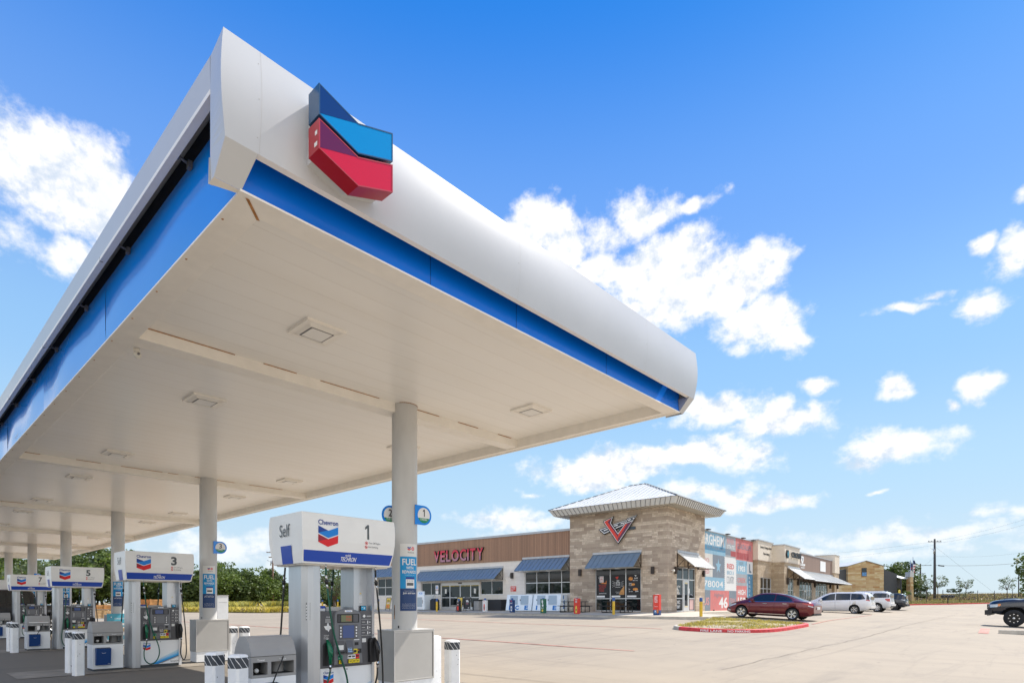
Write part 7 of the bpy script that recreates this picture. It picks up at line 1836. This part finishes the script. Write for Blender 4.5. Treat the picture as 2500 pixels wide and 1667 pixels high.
# lifted black pickup, cut by the right edge
pk = dict(paint='paint_navy', top=[(-3.0, 1.38), (-2.95, 1.42), (-1.2, 1.42), (-1.15, 1.5), (-1.05, 1.95), (-.8, 2.08), (.2, 2.10), (.75, 2.04), (1.15, 1.72), (1.5, 1.50), (1.9, 1.50), (2.5, 1.44), (2.86, 1.34), (2.98, 1.22), (3.0, 1.1)],
    belt=[(-3, 1.3), (1.4, 1.38), (2.6, 1.3), (2.9, 1.14), (3.0, 1.0)], hw=[(-3, .98), (1.5, 1.0), (2.5, .99), (2.85, .93), (3.0, .84)], tw=[(-3, .9), (-1.2, .9), (-1.0, .78), (.8, .78), (1.4, .86), (2.6, .84), (3.0, .74)], bot=[(-3, .7), (2.4, .62), (3.0, .74)],
    wheels=(-1.75, 1.90), track=1.82, r=.445, ww=.32, rim='rim', style='off', arch=.53, lift=.06, screens=[(.8, 1.45), (-1.15, -1.0)], rimk=.62,
    glass=[(-.85, -.05, [(-.85, 1.5), (-.05, 1.48)], [(-.85, 1.95), (-.05, 1.97)]), (.02, 1.12, [(.02, 1.48), (1.12, 1.46)], [(.02, 1.97), (.6, 1.92), (1.12, 1.5)])],
    patches=[('headlight', 'headlamp', 2.50, 2.90, [(2.5, 1.08), (2.9, 1.06)], [(2.5, 1.20), (2.9, 1.18)]), ('marker_light', 'amber', 2.44, 2.56, [(2.44, 1.12), (2.56, 1.08)], [(2.44, 1.21), (2.56, 1.2)]), ('chrome_trim', 'chrome', 2.58, 2.92, [(2.58, 1.05), (2.92, 1.03)], [(2.58, 1.075), (2.92, 1.055)])],
    gaps=[(-.02, .8, 1.45), (1.2, .8, 1.42), (-.95, .8, 1.46)], handles=[(-.7, 1.3), (.25, 1.3)], mirror=(1.0, 1.55), mirror_mat='plastic_black',
    boxes=[('front_bumper', 'plastic_black', (2.80, 3.12, -.96, .96, .62, .88)), ('grille', 'plastic_black', (2.96, 3.04, -.62, .62, .92, 1.2)), ('fog_light', 'headlamp', (2.88, 3.13, .62, .84, .76, .81, 'm')), ('tow_hook', 'metal', (2.95, 3.06, .34, .46, .56, .62, 'm')), ('hood_scoop', 'paint_navy', (1.75, 2.35, -.3, .3, 1.46, 1.52))])
make_car('pickup_truck', 'lifted dark pickup truck with chunky tyres, nose only, at the right edge', (42.0, -.28, .215), HD_V, pk, 'truck')
# pickup and trailer seen between the far pumps
pk2 = dict(pk); pk2.update(paint='paint_black', style='five', rim='rim'); pk2['patches'] = [p for p in pk['patches']]
make_car('pickup_truck', 'black pickup truck parked under the canopy behind the far pumps', (4.1, 36.2, 0), rad(180), pk2, 'truck')
t = thing('flatbed_trailer', 'flatbed trailer loaded with stacked timber crates behind pump 5', 'trailer', (9.1, 36.2, 0), rad(180))
mb = MB().m('metal'); mb.box(-1.9, 1.9, -1.0, 1.0, .62, .70); mb.tube([(1.9, 0, .62), (2.9, 0, .55)], .05, 6)
for x in (-1.85, -.6, .6, 1.85):
    for s_ in (-.98, .98): mb.tube([(x, s_, .66), (x, s_, 1.15)], .025, 4)
for s_ in (-.98, .98): mb.tube([(-1.85, s_, 1.14), (1.85, s_, 1.14)], .025, 4)
mb.build('bed', t)
for x in (-.45, .45):
    for s_ in (-1, 1): wheel(t, x, s_ * .95, .34, .2, 'rim', 'five', side=s_)
def crate(label, x, y, z, sx, sy, sz, mat):
    u, v = 9.1 - x, 36.2 - y
    tt = thing('timber_crate', label, 'crate', (u, v, z), 0, 'timber crates on the trailer'); mb = MB().m(mat); n = max(2, round(sz / .12))
    for k in range(n): mb.box(-sx / 2, sx / 2, -sy / 2, -sy / 2 + .03, sz * k / n, sz * (k + 1) / n - .02); mb.box(-sx / 2, sx / 2, sy / 2 - .03, sy / 2, sz * k / n, sz * (k + 1) / n - .02)
    mb.box(-sx / 2 + .01, sx / 2 - .01, -sy / 2 + .03, sy / 2 - .03, .0, sz - .03)
    for a in (-1, 0, 1): mb.box(a * sx * .45 - .04, a * sx * .45 + .04, -sy / 2 - .02, -sy / 2, 0, sz)
    mb.build('slats', tt); return tt
crate('long low timber crate at the front of the trailer, underneath', 1.2, 0, .705, 1.3, 1.7, .40, 'lumber_light'); crate('orange timber crate on the middle of the trailer', -.15, 0, .705, 1.2, 1.7, .62, 'lumber')
crate('flat timber crate lying on top of the low one', 1.15, 0, 1.11, 1.15, 1.5, .28, 'lumber'); crate('tall orange timber crate at the rear of the trailer', -1.3, 0, .705, .9, 1.6, .98, 'lumber')
# concrete kerb end in the right foreground
t = thing('wheel_stop', 'low concrete kerb block in front of the dark pickup truck', 'parking block', (32.75, 1.80, g(32.75, 1.8)), rad(-86))
mb = MB().m('kerb_mat'); mb.prism([(-.13, -.02), (-.10, .14), (-.07, .16), (.07, .16), (.10, .14), (.13, -.02)], 'x', 0, 3.6); mb.build('block', t)
# ------------------------------------------------------------------ trees, fences, far things
def leaf_mesh(seed, h, rx, ry, n_blob, per, size, mat, base=.25, gappy=.0, flat=.75):
    R = np.random.RandomState(seed); V = []; cz = h * (1 + base) / 2; rz = h * (1 - base) / 2
    for _ in range(n_blob):
        d_ = R.normal(size=3); d_ /= np.linalg.norm(d_); rr = R.uniform(.35, 1.0) ** .6
        c = np.array([d_[0] * rx * rr, d_[1] * ry * rr, cz + d_[2] * rz * rr * (1 if d_[2] > 0 else .8)]); br = R.uniform(.16, .34) * min(rx, rz) * 1.15
        n = int(per * R.uniform(.6, 1.4)); q = R.normal(size=(n, 3)); q /= np.linalg.norm(q, axis=1)[:, None]; q *= (R.uniform(.45, 1.0, size=(n, 1)) ** .5) * br * np.array([1.15, 1.15, flat]); P_ = c + q
        a = R.normal(size=(n, 3)); a /= np.linalg.norm(a, axis=1)[:, None]; a[:, 2] *= .6; b = np.cross(a, R.normal(size=(n, 3))); b /= np.linalg.norm(b, axis=1)[:, None]; s_ = size * R.uniform(.55, 1.3, size=(n, 1))
        V.append(np.stack([P_ - a * s_ * .5, P_ + b * s_ * .32, P_ + a * s_ * .5, P_ - b * s_ * .32], 1).reshape(-1, 3))
    V = np.concatenate(V); n = len(V) // 4; me = bpy.data.meshes.new('crown'); me.vertices.add(len(V)); me.vertices.foreach_set('co', V.ravel())
    me.loops.add(n * 4); me.polygons.add(n); me.loops.foreach_set('vertex_index', np.arange(n * 4)); me.polygons.foreach_set('loop_start', np.arange(0, n * 4, 4)); me.polygons.foreach_set('loop_total', np.full(n, 4))
    me.update(calc_edges=True); me.materials.append(MATS[mat]); return me
def trunk_mesh(seed, h, r, spread, n_limb, base=.25):
    R = random.Random(seed); mb = MB().m('bark'); top = h * base + .3; lean = R.uniform(-.3, .3)
    mb.tube([(0, 0, -.2), (lean * .3, .05, top * .5), (lean, .1, top)], [r * 1.3, r, r * .8], 8)
    for k in range(n_limb):
        a = 6.28 * k / n_limb + R.uniform(-.4, .4); l = spread * R.uniform(.5, .85); zz = h * R.uniform(.55, .9)
        mb.tube([(lean, .1, top * .9), (lean + math.cos(a) * l * .4, math.sin(a) * l * .4, top + (zz - top) * .4), (lean + math.cos(a) * l * .8, math.sin(a) * l * .8, top + (zz - top) * .8), (lean + math.cos(a) * l, math.sin(a) * l, zz)], [r * .6, r * .4, r * .22, r * .06], 6)
    me = mb.build('trunk'); m_ = me.data; bpy.data.objects.remove(me); return m_
OAK = []
for k, (h, rx, ry, nb, per, mat) in enumerate([(7.2, 4.2, 3.8, 70, 95, 'leaf_oak'), (8.0, 3.8, 3.8, 66, 95, 'leaf_bright'), (6.0, 4.4, 3.6, 60, 95, 'leaf_oak'), (9.0, 4.0, 4.0, 74, 90, 'leaf_oak'), (5.0, 3.4, 3.2, 46, 100, 'leaf_bright')]):
    OAK.append((leaf_mesh(10 + k, h, rx, ry, nb, per, .46, mat, .10), trunk_mesh(20 + k, h, .22, rx * .8, 6, .14)))
SPARSE = [(leaf_mesh(40, 6.4, 3.4, 3.0, 44, 40, .34, 'leaf_dusty', .18), trunk_mesh(41, 6.4, .18, 3.0, 8, .2))]
def tree(me, u, v, s_, rz, label, cat='tree', group='trees', name='oak_tree', z=None):
    t = thing(name, label, cat, (u, v, (g(u, v) if z is None else z) - .05), rz, group); t.scale = (s_, s_, s_)
    for nm, m_ in (('crown', me[0]), ('trunk', me[1])):
        o = bpy.data.objects.new(nm, m_); COL.objects.link(o); o.parent = t
    return t
F_ = (math.cos(FA), math.sin(FA)); Rr_ = (math.sin(FA), -math.cos(FA))
def uv(px, Yd):                        # plan position from a bearing (given as offset) and distance
    a = (px - 1250) / 1438; return (Yd * (F_[0] + Rr_[0] * a), Yd * (F_[1] + Rr_[1] * a))
RT = random.Random(77)
line = []
#  bearing, distance, mesh, scale
specs = [(690, 112, 4, .95), (664, 106, 0, .98), (632, 101, 1, .86), (598, 98, 0, .92), (566, 102, 3, .78), (536, 96, 1, .92), (498, 98, 0, 1.0), (462, 101, 2, 1.05), (428, 97, 0, .95), (392, 100, 1, .90), (352, 103, 3, .86), (316, 98, 0, 1.05), (286, 104, 3, 1.15),
         (252, 99, 1, 1.12), (222, 105, 3, 1.28), (188, 100, 0, 1.30), (158, 106, 3, 1.05), (128, 101, 2, 1.25), (96, 98, 1, .98), (66, 103, 0, 1.15), (36, 100, 3, 1.08), (8, 98, 1, 1.2), (-24, 102, 0, 1.2), (-60, 100, 3, 1.1)]
spots = ['right of the brown pole by pump 1', 'behind the brown wooden pole', 'just left of the brown pole', 'two crowns left of the brown pole', 'midway between the second column and the brown pole', 'right of the white service cabinet', 'just right of the second canopy column', 'behind the right end of the pump 3 header', 'behind the right leg of pump 3', 'between the legs of pump 3, right half', 'between the legs of pump 3, left half',
         'behind the left leg of pump 3', 'behind the third canopy column', 'just left of the third canopy column', 'above the right end of the pump 5 header', 'tallest, above the numeral of pump 5', 'right of the fourth canopy column', 'behind the chevron mark of pump 5', 'between the fourth and fifth canopy columns', 'behind the fifth canopy column', 'between the fifth and sixth canopy columns', 'at the far left edge of the view', 'just outside the left edge', 'well outside the left edge']
for k, (px, Yd, mi_, s_) in enumerate(specs):
    u, v = uv(px, Yd)
    tree(OAK[mi_], u, v, s_, RT.uniform(0, 6.3), 'green oak in the treeline, ' + spots[k], group='oaks in the treeline behind the pumps')
for k, px in enumerate(range(-20, 700, 62)):      # second rank fills the gaps
    u, v = uv(px + RT.uniform(-10, 10), 116 + RT.uniform(-4, 5)); tree(OAK[RT.choice([0, 1, 3, 2])], u, v, RT.uniform(.82, 1.1), RT.uniform(0, 6.3), 'oak of the second rank, mostly hidden behind the treeline', group='second rank of oaks mostly hidden by the first')
for k, (px, Yd, s_) in enumerate([(745, 84, .72), (772, 80, .60), (802, 86, .85), (828, 82, .74), (852, 84, .7), (880, 86, .8), (720, 92, .62)]):
    u, v = uv(px, Yd); tree(OAK[[4, 2, 1, 4, 0, 2, 4][k]], u, v, s_ * .86, RT.uniform(0, 6.3), ['leafy tree between the legs of pump 1, leftmost', 'bush between the legs of pump 1, left of the guard post', 'bright tree above the left guard post', 'low leafy tree between the two guard posts', 'tree at the shop end wall', 'tree hidden by the right leg of pump 1', 'tree hidden by the left leg of pump 1'][k], group='trees seen through the nearest pump')
u, v = uv(818, 76); tree(SPARSE[0], u, v, .98, .4, 'thin airy tree rising above the bushes between the legs of pump 1')
u, v = uv(80, 92); tree(SPARSE[0], u, v, 1.25, 1.4, 'sparse pale branching tree between the far canopy columns')
# wood across the road behind the viewer, mirrored in the shop glass
me_ = leaf_mesh(99, 9.5, 5, 95, 420, 34, 1.1, 'leaf_oak', .0); o = bpy.data.objects.new('far_wood', me_); COL.objects.link(o); o.location = (-78, 40, 0)
tag(o, 'wooded strip across the road behind the viewer, seen only in the shop glass', 'wood', kind='stuff')
# dry grass verge in front of the treeline
def verge(R):
    px = R.uniform(-80, 720); d0 = 66 if px > 560 else lerp([(0, 96), (250, 86), (560, 70)], px); Yd = d0 + R.random() ** 1.5 * 26; return uv(px, Yd)
rows = [[uv(px, Yd) for px in range(-120, 740, 20)] for Yd in np.linspace(66, 108, 12)]
mb = MB().m('lawn_mat'); idx = []
for j in range(10):
    row = []
    for px in range(-120, 900, 20):
        d0 = lerp([(0, 100), (250, 85), (520, 76), (650, 68), (740, 74), (900, 78)], px) + RT.uniform(-.5, .5); u, v = uv(px, d0 + j * 4.2); row.append(mb.P((u, v, g(u, v) + .05 + (.06 if j else -.02))))
    idx.append(row)
for A, B in zip(idx, idx[1:]):
    for q in range(len(A) - 1): mb.face((A[q], A[q + 1], B[q + 1], B[q]))
tag(mb.build('grass_verge', recalc=False), kind='structure')
def verge2(R):
    px = R.uniform(-100, 880); d0 = lerp([(0, 100), (250, 85), (520, 76), (650, 68), (740, 74), (900, 78)], px); return uv(px, d0 + .6 + R.random() ** 1.7 * 26)
tufts('tall_grass', 26000, verge2, .55, ['blade_dry', 'blade_dry', 'blade_dry', 'blade_yellow'], .05, 9, zo=.08, label='tall dry grass and weeds below the treeline', cat='grass')
def weeds(R):
    c = [560, 600, 668, 690, 480, 440][R.randrange(6)]; px = c + R.gauss(0, 9); d0 = lerp([(0, 100), (250, 85), (520, 76), (650, 68), (740, 74), (900, 78)], px); return uv(px, d0 + 9 + R.uniform(0, 9))
tufts('tall_weeds', 5000, weeds, 1.1, ['blade_yellow', 'blade_yellow', 'blade_green'], .06, 19, zo=.1, label='yellow flowering weeds at the foot of the treeline', cat='weeds')
# lawn strip and fence at the right
mb = MB().m('lawn_mat'); idx = []
def curb_d(px): return lerp([(2150, 74.5), (2220, 77.6), (2300, 83), (2400, 92), (2500, 104), (2600, 118)], px)
for j in range(8):
    row = []
    for px in range(2130, 2640, 10):
        u, v = uv(px, curb_d(px) + .4 + j * 2.6); row.append(mb.P((u, v, g(u, v) + .14)))
    idx.append(row)
for A, B in zip(idx, idx[1:]):
    for q in range(len(A) - 1): mb.face((A[q], A[q + 1], B[q + 1], B[q]))
tag(mb.build('lawn', recalc=False), kind='structure')
tag(make_kerb('red_kerb', [uv(px, curb_d(px)) for px in range(2130, 2640, 6)], 'kerb_red', side=1, h=.16), kind='structure')
def rlawn(R):
    px = R.uniform(2190, 2620); return uv(px, curb_d(px) + .8 + R.random() * 17)
tufts('lawn_grass', 9000, rlawn, .16, ['blade_dry', 'blade_green', 'blade_dry'], .03, 29, zo=.12, label='mown dry grass strip beside the red far kerb', cat='grass')
def far_field(R):
    px = R.uniform(2180, 2620); return uv(px, R.uniform(104, 240))
tufts('field_grass', 9000, far_field, .35, ['blade_dry', 'blade_dry', 'blade_green', 'bark'], .06, 31, zo=.0, label='dry brush and stubble on the field behind the fence', cat='grass')
fence = thing('wire_fence', 'thin wire fence on steel posts along the field edge', 'fence', (*uv(2343, 84), 0))
FO = Vector(fence.location)
pp = []
for px in (2224, 2262, 2302, 2343, 2387, 2428, 2472, 2520):
    Yd = lerp([(2224, 82), (2428, 97), (2520, 106)], px); u, v = uv(px, Yd); z = g(u, v); pp.append(Vector((u, v, z)) - FO)
    mb = MB().m('fence_metal'); mb.tube([(0, 0, -.1), (0, 0, 2.05)], .045, 5); mb.build('fence_post', fence, loc=Vector((u, v, z)) - FO)
mb = MB().m('wire')
for hh in (.3, .8, 1.3, 1.75):
    for a, b in zip(pp, pp[1:]): mb.tube([a + Z * hh, b + Z * hh], .010, 3)
mb.build('fence_wire', fence)
# mailbox cluster
u, v = uv(2314, 84.5); t = thing('mailbox_cluster', 'four black mailboxes in a row on one post by the red kerb', 'mailbox', (u, v, g(u, v) + .1), FA - rad(90))
mb = MB().m('table_black'); mb.tube([(0, 0, 0), (0, 0, .9)], .07, 4); mb.box(-.85, .85, -.2, .2, .86, .92); mb.build('post', t)
for k in range(4):
    x = -.66 + k * .44; mb = MB().m('table_black'); mb.prism([(x - .16, .93), (x + .16, .93), (x + .16, 1.12)] + [(x + .16 * math.cos(a), 1.12 + .13 * math.sin(a)) for a in (.6, 1.2, 1.57, 1.94, 2.5)] + [(x - .16, 1.12)], 'y', -.26, .26); mb.m('metal'); mb.box(x - .02, x + .02, -.28, -.26, 1.1, 1.14); mb.build('mailbox', t)
# utility poles and wires
def pole(label, px, Yd, top, mat='pole_dark', r=.16, arms=((.92, 1.1),), extra=False, z=None):
    u, v = uv(px, Yd); z = g(u, v) if z is None else z
    t = thing('utility_pole', label, 'utility pole', (u, v, z), FA - rad(90)); H = top - z
    mb = MB().m(mat); mb.tube([(0, 0, -.2), (0, 0, H)], [r * 1.25, r * .75], 8); mb.build('pole', t)
    for fr, w_ in arms:
        mb = MB().m(mat); mb.box(-w_, w_, -.06, .06, H * fr - .06, H * fr + .06); mb.build('crossarm', t)
        mb = MB().m('galv')
        for a in (-.9, -.45, .45, .9): mb.lathe([(.05, 0), (.07, .1), (.04, .18)], (a * w_, 0, H * fr + .06), n=8)
        mb.build('insulator', t)
    if extra:
        mb = MB().m('galv'); mb.tube([(-.05, -.1, H * .80), (-.35, -.15, H * .82)], .12, 8); mb.tube([(-.3, -.15, H * .76), (-.25, -.15, H * .84)], .1, 8); mb.tube([(-.5, -.15, H * .83), (-.9, -.15, H * .85)], .05, 6); mb.tube([(.0, 0, H * .73), (.2, 0, H * .73)], .05, 6); mb.build('cutout_switch', t)
    return Vector((u, v, z)), H
# foreground utility pole
b1, h1 = pole('tall dark utility pole behind the wire fence', 2282, 116, 14.0, r=.22, arms=((.955, 1.3),), extra=True)
b2, h2 = pole('distant double pole between the flagpoles and the tall pole', 2247, 178, 13.2, r=.25, arms=((.95, 3.4), (.7, 1.5)))
b3, h3 = pole('brown wooden utility pole at the treeline edge left of pump 1', 666, 103, 10.4, 'pole_wood', .17, arms=((.985, 1.1), (.90, .7)), extra=True)
u, v = uv(2487, 150); b4, h4 = pole('thin grey pole by the trees at the right edge', 2487, 150, 10.0, r=.12, arms=())
def wire(label, pts, sag, r=.011):
    mb = MB().m('wire')
    for a, b in zip(pts, pts[1:]):
        P_ = [Vector(a).lerp(Vector(b), k / 12) - Z * (sag * 4 * (k / 12) * (1 - k / 12)) for k in range(13)]; mb.tube(P_, r, 3)
    tag(mb.build('overhead_wire'), label, 'power line', 'overhead wires')
def P3_(px, Yd, z): return Vector((*uv(px, Yd), z))
top1 = b1 + Z * h1
wire('upper wire from the tall dark pole rising to the right', [top1 + Z * -.4, P3_(2700, 82, 17)], .8); wire('second wire from the tall dark pole rising right', [top1 + Z * -.9, P3_(2700, 80, 15.6)], .8)
wire('upper wire from the tall dark pole sagging left over the stone hall', [top1 + Z * -.5, P3_(1650, 150, 12.5)], 1.2); wire('lower wire from the tall dark pole sagging left over the stone hall', [top1 + Z * -1.2, P3_(1650, 150, 11)], 1.4)
wire('middle wire running right from the tall dark pole', [b1 + Z * h1 * .72, P3_(2700, 100, 13.0)], 1.4); wire('low cable with a splice case right of the tall dark pole', [b1 + Z * h1 * .57, P3_(2700, 100, 10.2)], .9, .03)
wire('low cable running left from the tall dark pole', [b1 + Z * h1 * .72, P3_(2247, 178, 12.6), P3_(1900, 200, 13)], .6); wire('guy wire slanting down right of the tall dark pole', [b1 + Z * h1 * .88, P3_(2430, 116, 3.2)], 0, .015)
wire('wire along the treeline left of the brown pole', [b3 + Z * h3 * .6, P3_(480, 110, 5.3), P3_(-60, 112, 8.2)], .3, .02); wire('thin wire from the brown pole behind the pump', [b3 + Z * h3 * .55, P3_(960, 95, 4.0)], .5, .014)
mb = MB().m('pole_dark'); a = P3_(2291, 115.5, 0); mb.tube([(0, 0, 0), (1.1 * Rr_[0], 1.1 * Rr_[1], -.12)], .12, 8); o = mb.build('splice_case', loc=(*uv(2291, 115.5), b1.z + h1 * .563)); tag(o, 'dark cable splice case hanging right of the tall pole', 'splice case')
# stone gabled hall with dark metal wings
HU, HV = uv(2114, 98); hall = thing('stone_hall', 'yellow limestone gabled hall with charcoal metal wings', 'building', (HU, HV, 1.5), FA - rad(90))
mb = MB().m('stone_yellow'); w2 = 2.98
mb.prism([(-w2, -.3), (w2, -.3), (w2, 6.0), (0, 6.9), (-w2, 6.0)], 'y', 0, 9); mb.box(-6.5, -w2 - .002, -.9, 1.5, -.3, 2.9); mb.build('gable_wall', hall)
mb = MB().m('galv'); 
for s_ in (-1, 1): mb.hexa([(0, -.15, 6.93), (s_ * (w2 + .2), -.15, 6.0), (s_ * (w2 + .2), 9, 6.0), (0, 9, 6.93)], [(0, -.15, 7.01), (s_ * (w2 + .2), -.15, 6.08), (s_ * (w2 + .2), 9, 6.08), (0, 9, 7.01)])
mb.build('roof', hall)
mb = MB().m('bronze_frame'); mb.box(-.72, .12, -.05, .0, 4.35, 5.75); mb.m('car_glass'); mb.box(-.66, .06, -.06, -.05, 5.05, 5.68); mb.m('pic_blue'); mb.box(-.66, .06, -.06, -.05, 4.42, 5.02); mb.build('window', hall)
mb = MB().m('wall_charcoal'); mb.prism([(w2 + .005, -.3), (5.5, -.3), (5.5, 4.75), (w2 + .005, 5.7)], 'y', .5, 9); mb.prism([(-w2 - .005, 2.905), (-6.5, 2.905), (-6.5, 4.9), (-w2 - .005, 5.55)], 'y', .5, 9); mb.build('wing_wall', hall)
mb = MB().m('roof_metal_far'); mb.hexa([(5.55, -.5, 4.0), (6.75, -.5, 4.0), (6.75, 3, 4.75), (5.55, 3, 4.75)], [(5.55, -.5, 3.9), (6.75, -.5, 3.9), (6.75, 3, 4.65), (5.55, 3, 4.65)]); mb.m('wall_charcoal'); mb.box(5.55, 6.7, 1.2, 1.4, 2.4, 3.88); mb.box(5.6, 5.75, -.3, -.15, -.2, 3.88); mb.build('porch', hall)
mb = MB().m('stone_yellow'); mb.prism([(6.72, -.3), (7.55, -.3), (7.35, .8), (7.25, 4.2), (6.8, 4.2)], 'y', -.9, .1); mb.m('roof_metal_far'); mb.prism([(6.65, 4.2), (7.35, 4.2), (7.3, 5.05), (6.7, 5.05)], 'y', -1.0, .2); mb.build('chimney', hall)
# flags
def flag(label, px, Yd, top, mats):
    u, v = uv(px, Yd); z = g(u, v); t = thing('flagpole', label, 'flagpole', (u, v, z), FA - rad(90)); H = top - z
    mb = MB().m('metal'); mb.tube([(0, 0, 0), (0, 0, H)], [.07, .04], 8); mb.ball((0, 0, H + .06), .07, 4); mb.build('pole', t)
    mb = MB()
    n = 9
    for q in range(n):
        mb.m(mats[q % len(mats)] if q > 2 else 'flag_navy'); z1_ = H - .5 - q * .26; z2_ = z1_ - .26
        wv = lambda zz: .28 + .12 * math.sin(zz * 3) + .05 * (H - zz)
        for k in range(3):
            f = k / 3; f2 = (k + 1) / 3; mb.poly([(.05 + wv(z1_) * f, .08 * math.sin(f * 9 + z1_), z1_), (.05 + wv(z1_) * f2, .08 * math.sin(f2 * 9 + z1_), z1_), (.05 + wv(z2_) * f2, .08 * math.sin(f2 * 9 + z2_), z2_), (.05 + wv(z2_) * f, .08 * math.sin(f * 9 + z2_), z2_)])
    mb.build('flag', t, recalc=False)
flag('shorter flagpole with a dark limp flag', 2223, 112, 9.4, ['flag_red', 'flag_navy', 'paper']); flag('taller flagpole with a red and white striped flag', 2229, 112, 10.0, ['flag_red', 'paper'])
# trees on the right
tree(OAK[0], *uv(2178, 122), 1.02, 2.0, 'large dark oak rising behind the stone hall', group=None).location.z -= .3
u, v = uv(2205, 126); tree(OAK[3], u, v, .92, 1.0, 'second dark oak behind the right wing of the stone hall', group=None).location.z -= .4
u, v = uv(2240, 120); tree((leaf_mesh(61, 3.2, 2.4, 2.2, 30, 70, .3, 'leaf_dark', .05), trunk_mesh(62, 3.2, .1, 1.6, 5, .1)), u, v, 1.0, 0, 'dark shrubby tree right of the flagpoles', group=None, name='shrub')
u, v = uv(2208, 96); tree((leaf_mesh(63, 2.3, 1.1, 1.1, 18, 80, .2, 'leaf_bright', .1), trunk_mesh(64, 2.3, .06, .8, 4, .1)), u, v, 1.0, 0, 'bright green bush before the porch', group=None, name='shrub')
YT = [(leaf_mesh(70 + k, 5.0, 1.65, 1.5, 26, 22, .26, 'leaf_dusty', .38), trunk_mesh(80 + k, 5.0, .07, 1.3, 9, .40)) for k in range(3)]
for k, (px, Yd, s_, l) in enumerate([(2264, 118, .92, 'young tree just left of the tall dark pole'), (2290, 126, 1.10, 'slim young tree just right of the tall dark pole'), (2356, 120, 1.0, 'young tree alone in the middle of the field edge'), (2459, 116, 1.0, 'young tree above the hood of the dark pickup')]):
    u, v = uv(px, Yd); tree(YT[k % 3], u, v, s_, k * 1.3, l, group='young trees along the field edge', name='young_tree')
u, v = uv(2580, 92); tree(OAK[3], u, v, 1.1, 2.5, 'oak leaning in at the right edge above the truck', group=None)
u, v = uv(2535, 110); tree(OAK[4], u, v, .8, 2.5, 'bushy tree at the right edge behind the truck', group=None)
DI = (leaf_mesh(90, 3.0, 3.2, 2.4, 26, 60, .42, 'leaf_dark', .05), trunk_mesh(91, 3.0, .1, 1.6, 4, .1))
for k, (px, Yd) in enumerate([(2322, 300), (2336, 310), (2363, 330), (2372, 320), (2190, 300)]):
    u, v = uv(px, Yd); tree(DI, u, v, [.8, .95, .4, .45, 1.0][k], k, 'tiny dark tree on the skyline, ' + ['left of a pair near the lone young tree', 'right of a pair near the lone young tree', 'first right of the lone young tree', 'second right of the lone young tree', 'behind the stone hall'][k], group='tiny trees on the skyline', name='distant_tree')
for k, (px, Yd) in enumerate([(2250, 112), (2265, 108), (2338, 112), (2352, 110)]):
    u, v = uv(px, Yd); tree((YT[k % 3][0], YT[k % 3][1]), u, v, .34, k, 'leafless brush pile on the dry field, ' + ['left of the tall pole', 'just left of the tall pole base', 'right of the mailboxes', 'farther right of the mailboxes'][k], 'brush', 'brush piles on the dry field', 'brush_pile')
# yellow post by the parked row
t = thing('marker_post', 'short yellow marker post behind the dark suv', 'post', (*uv(2195.5, 84), 1.0)); MB().m('pic_yellow').lathe([(.14, 0), (.14, 2.2), (.09, 2.3)], n=10).build('post', t)
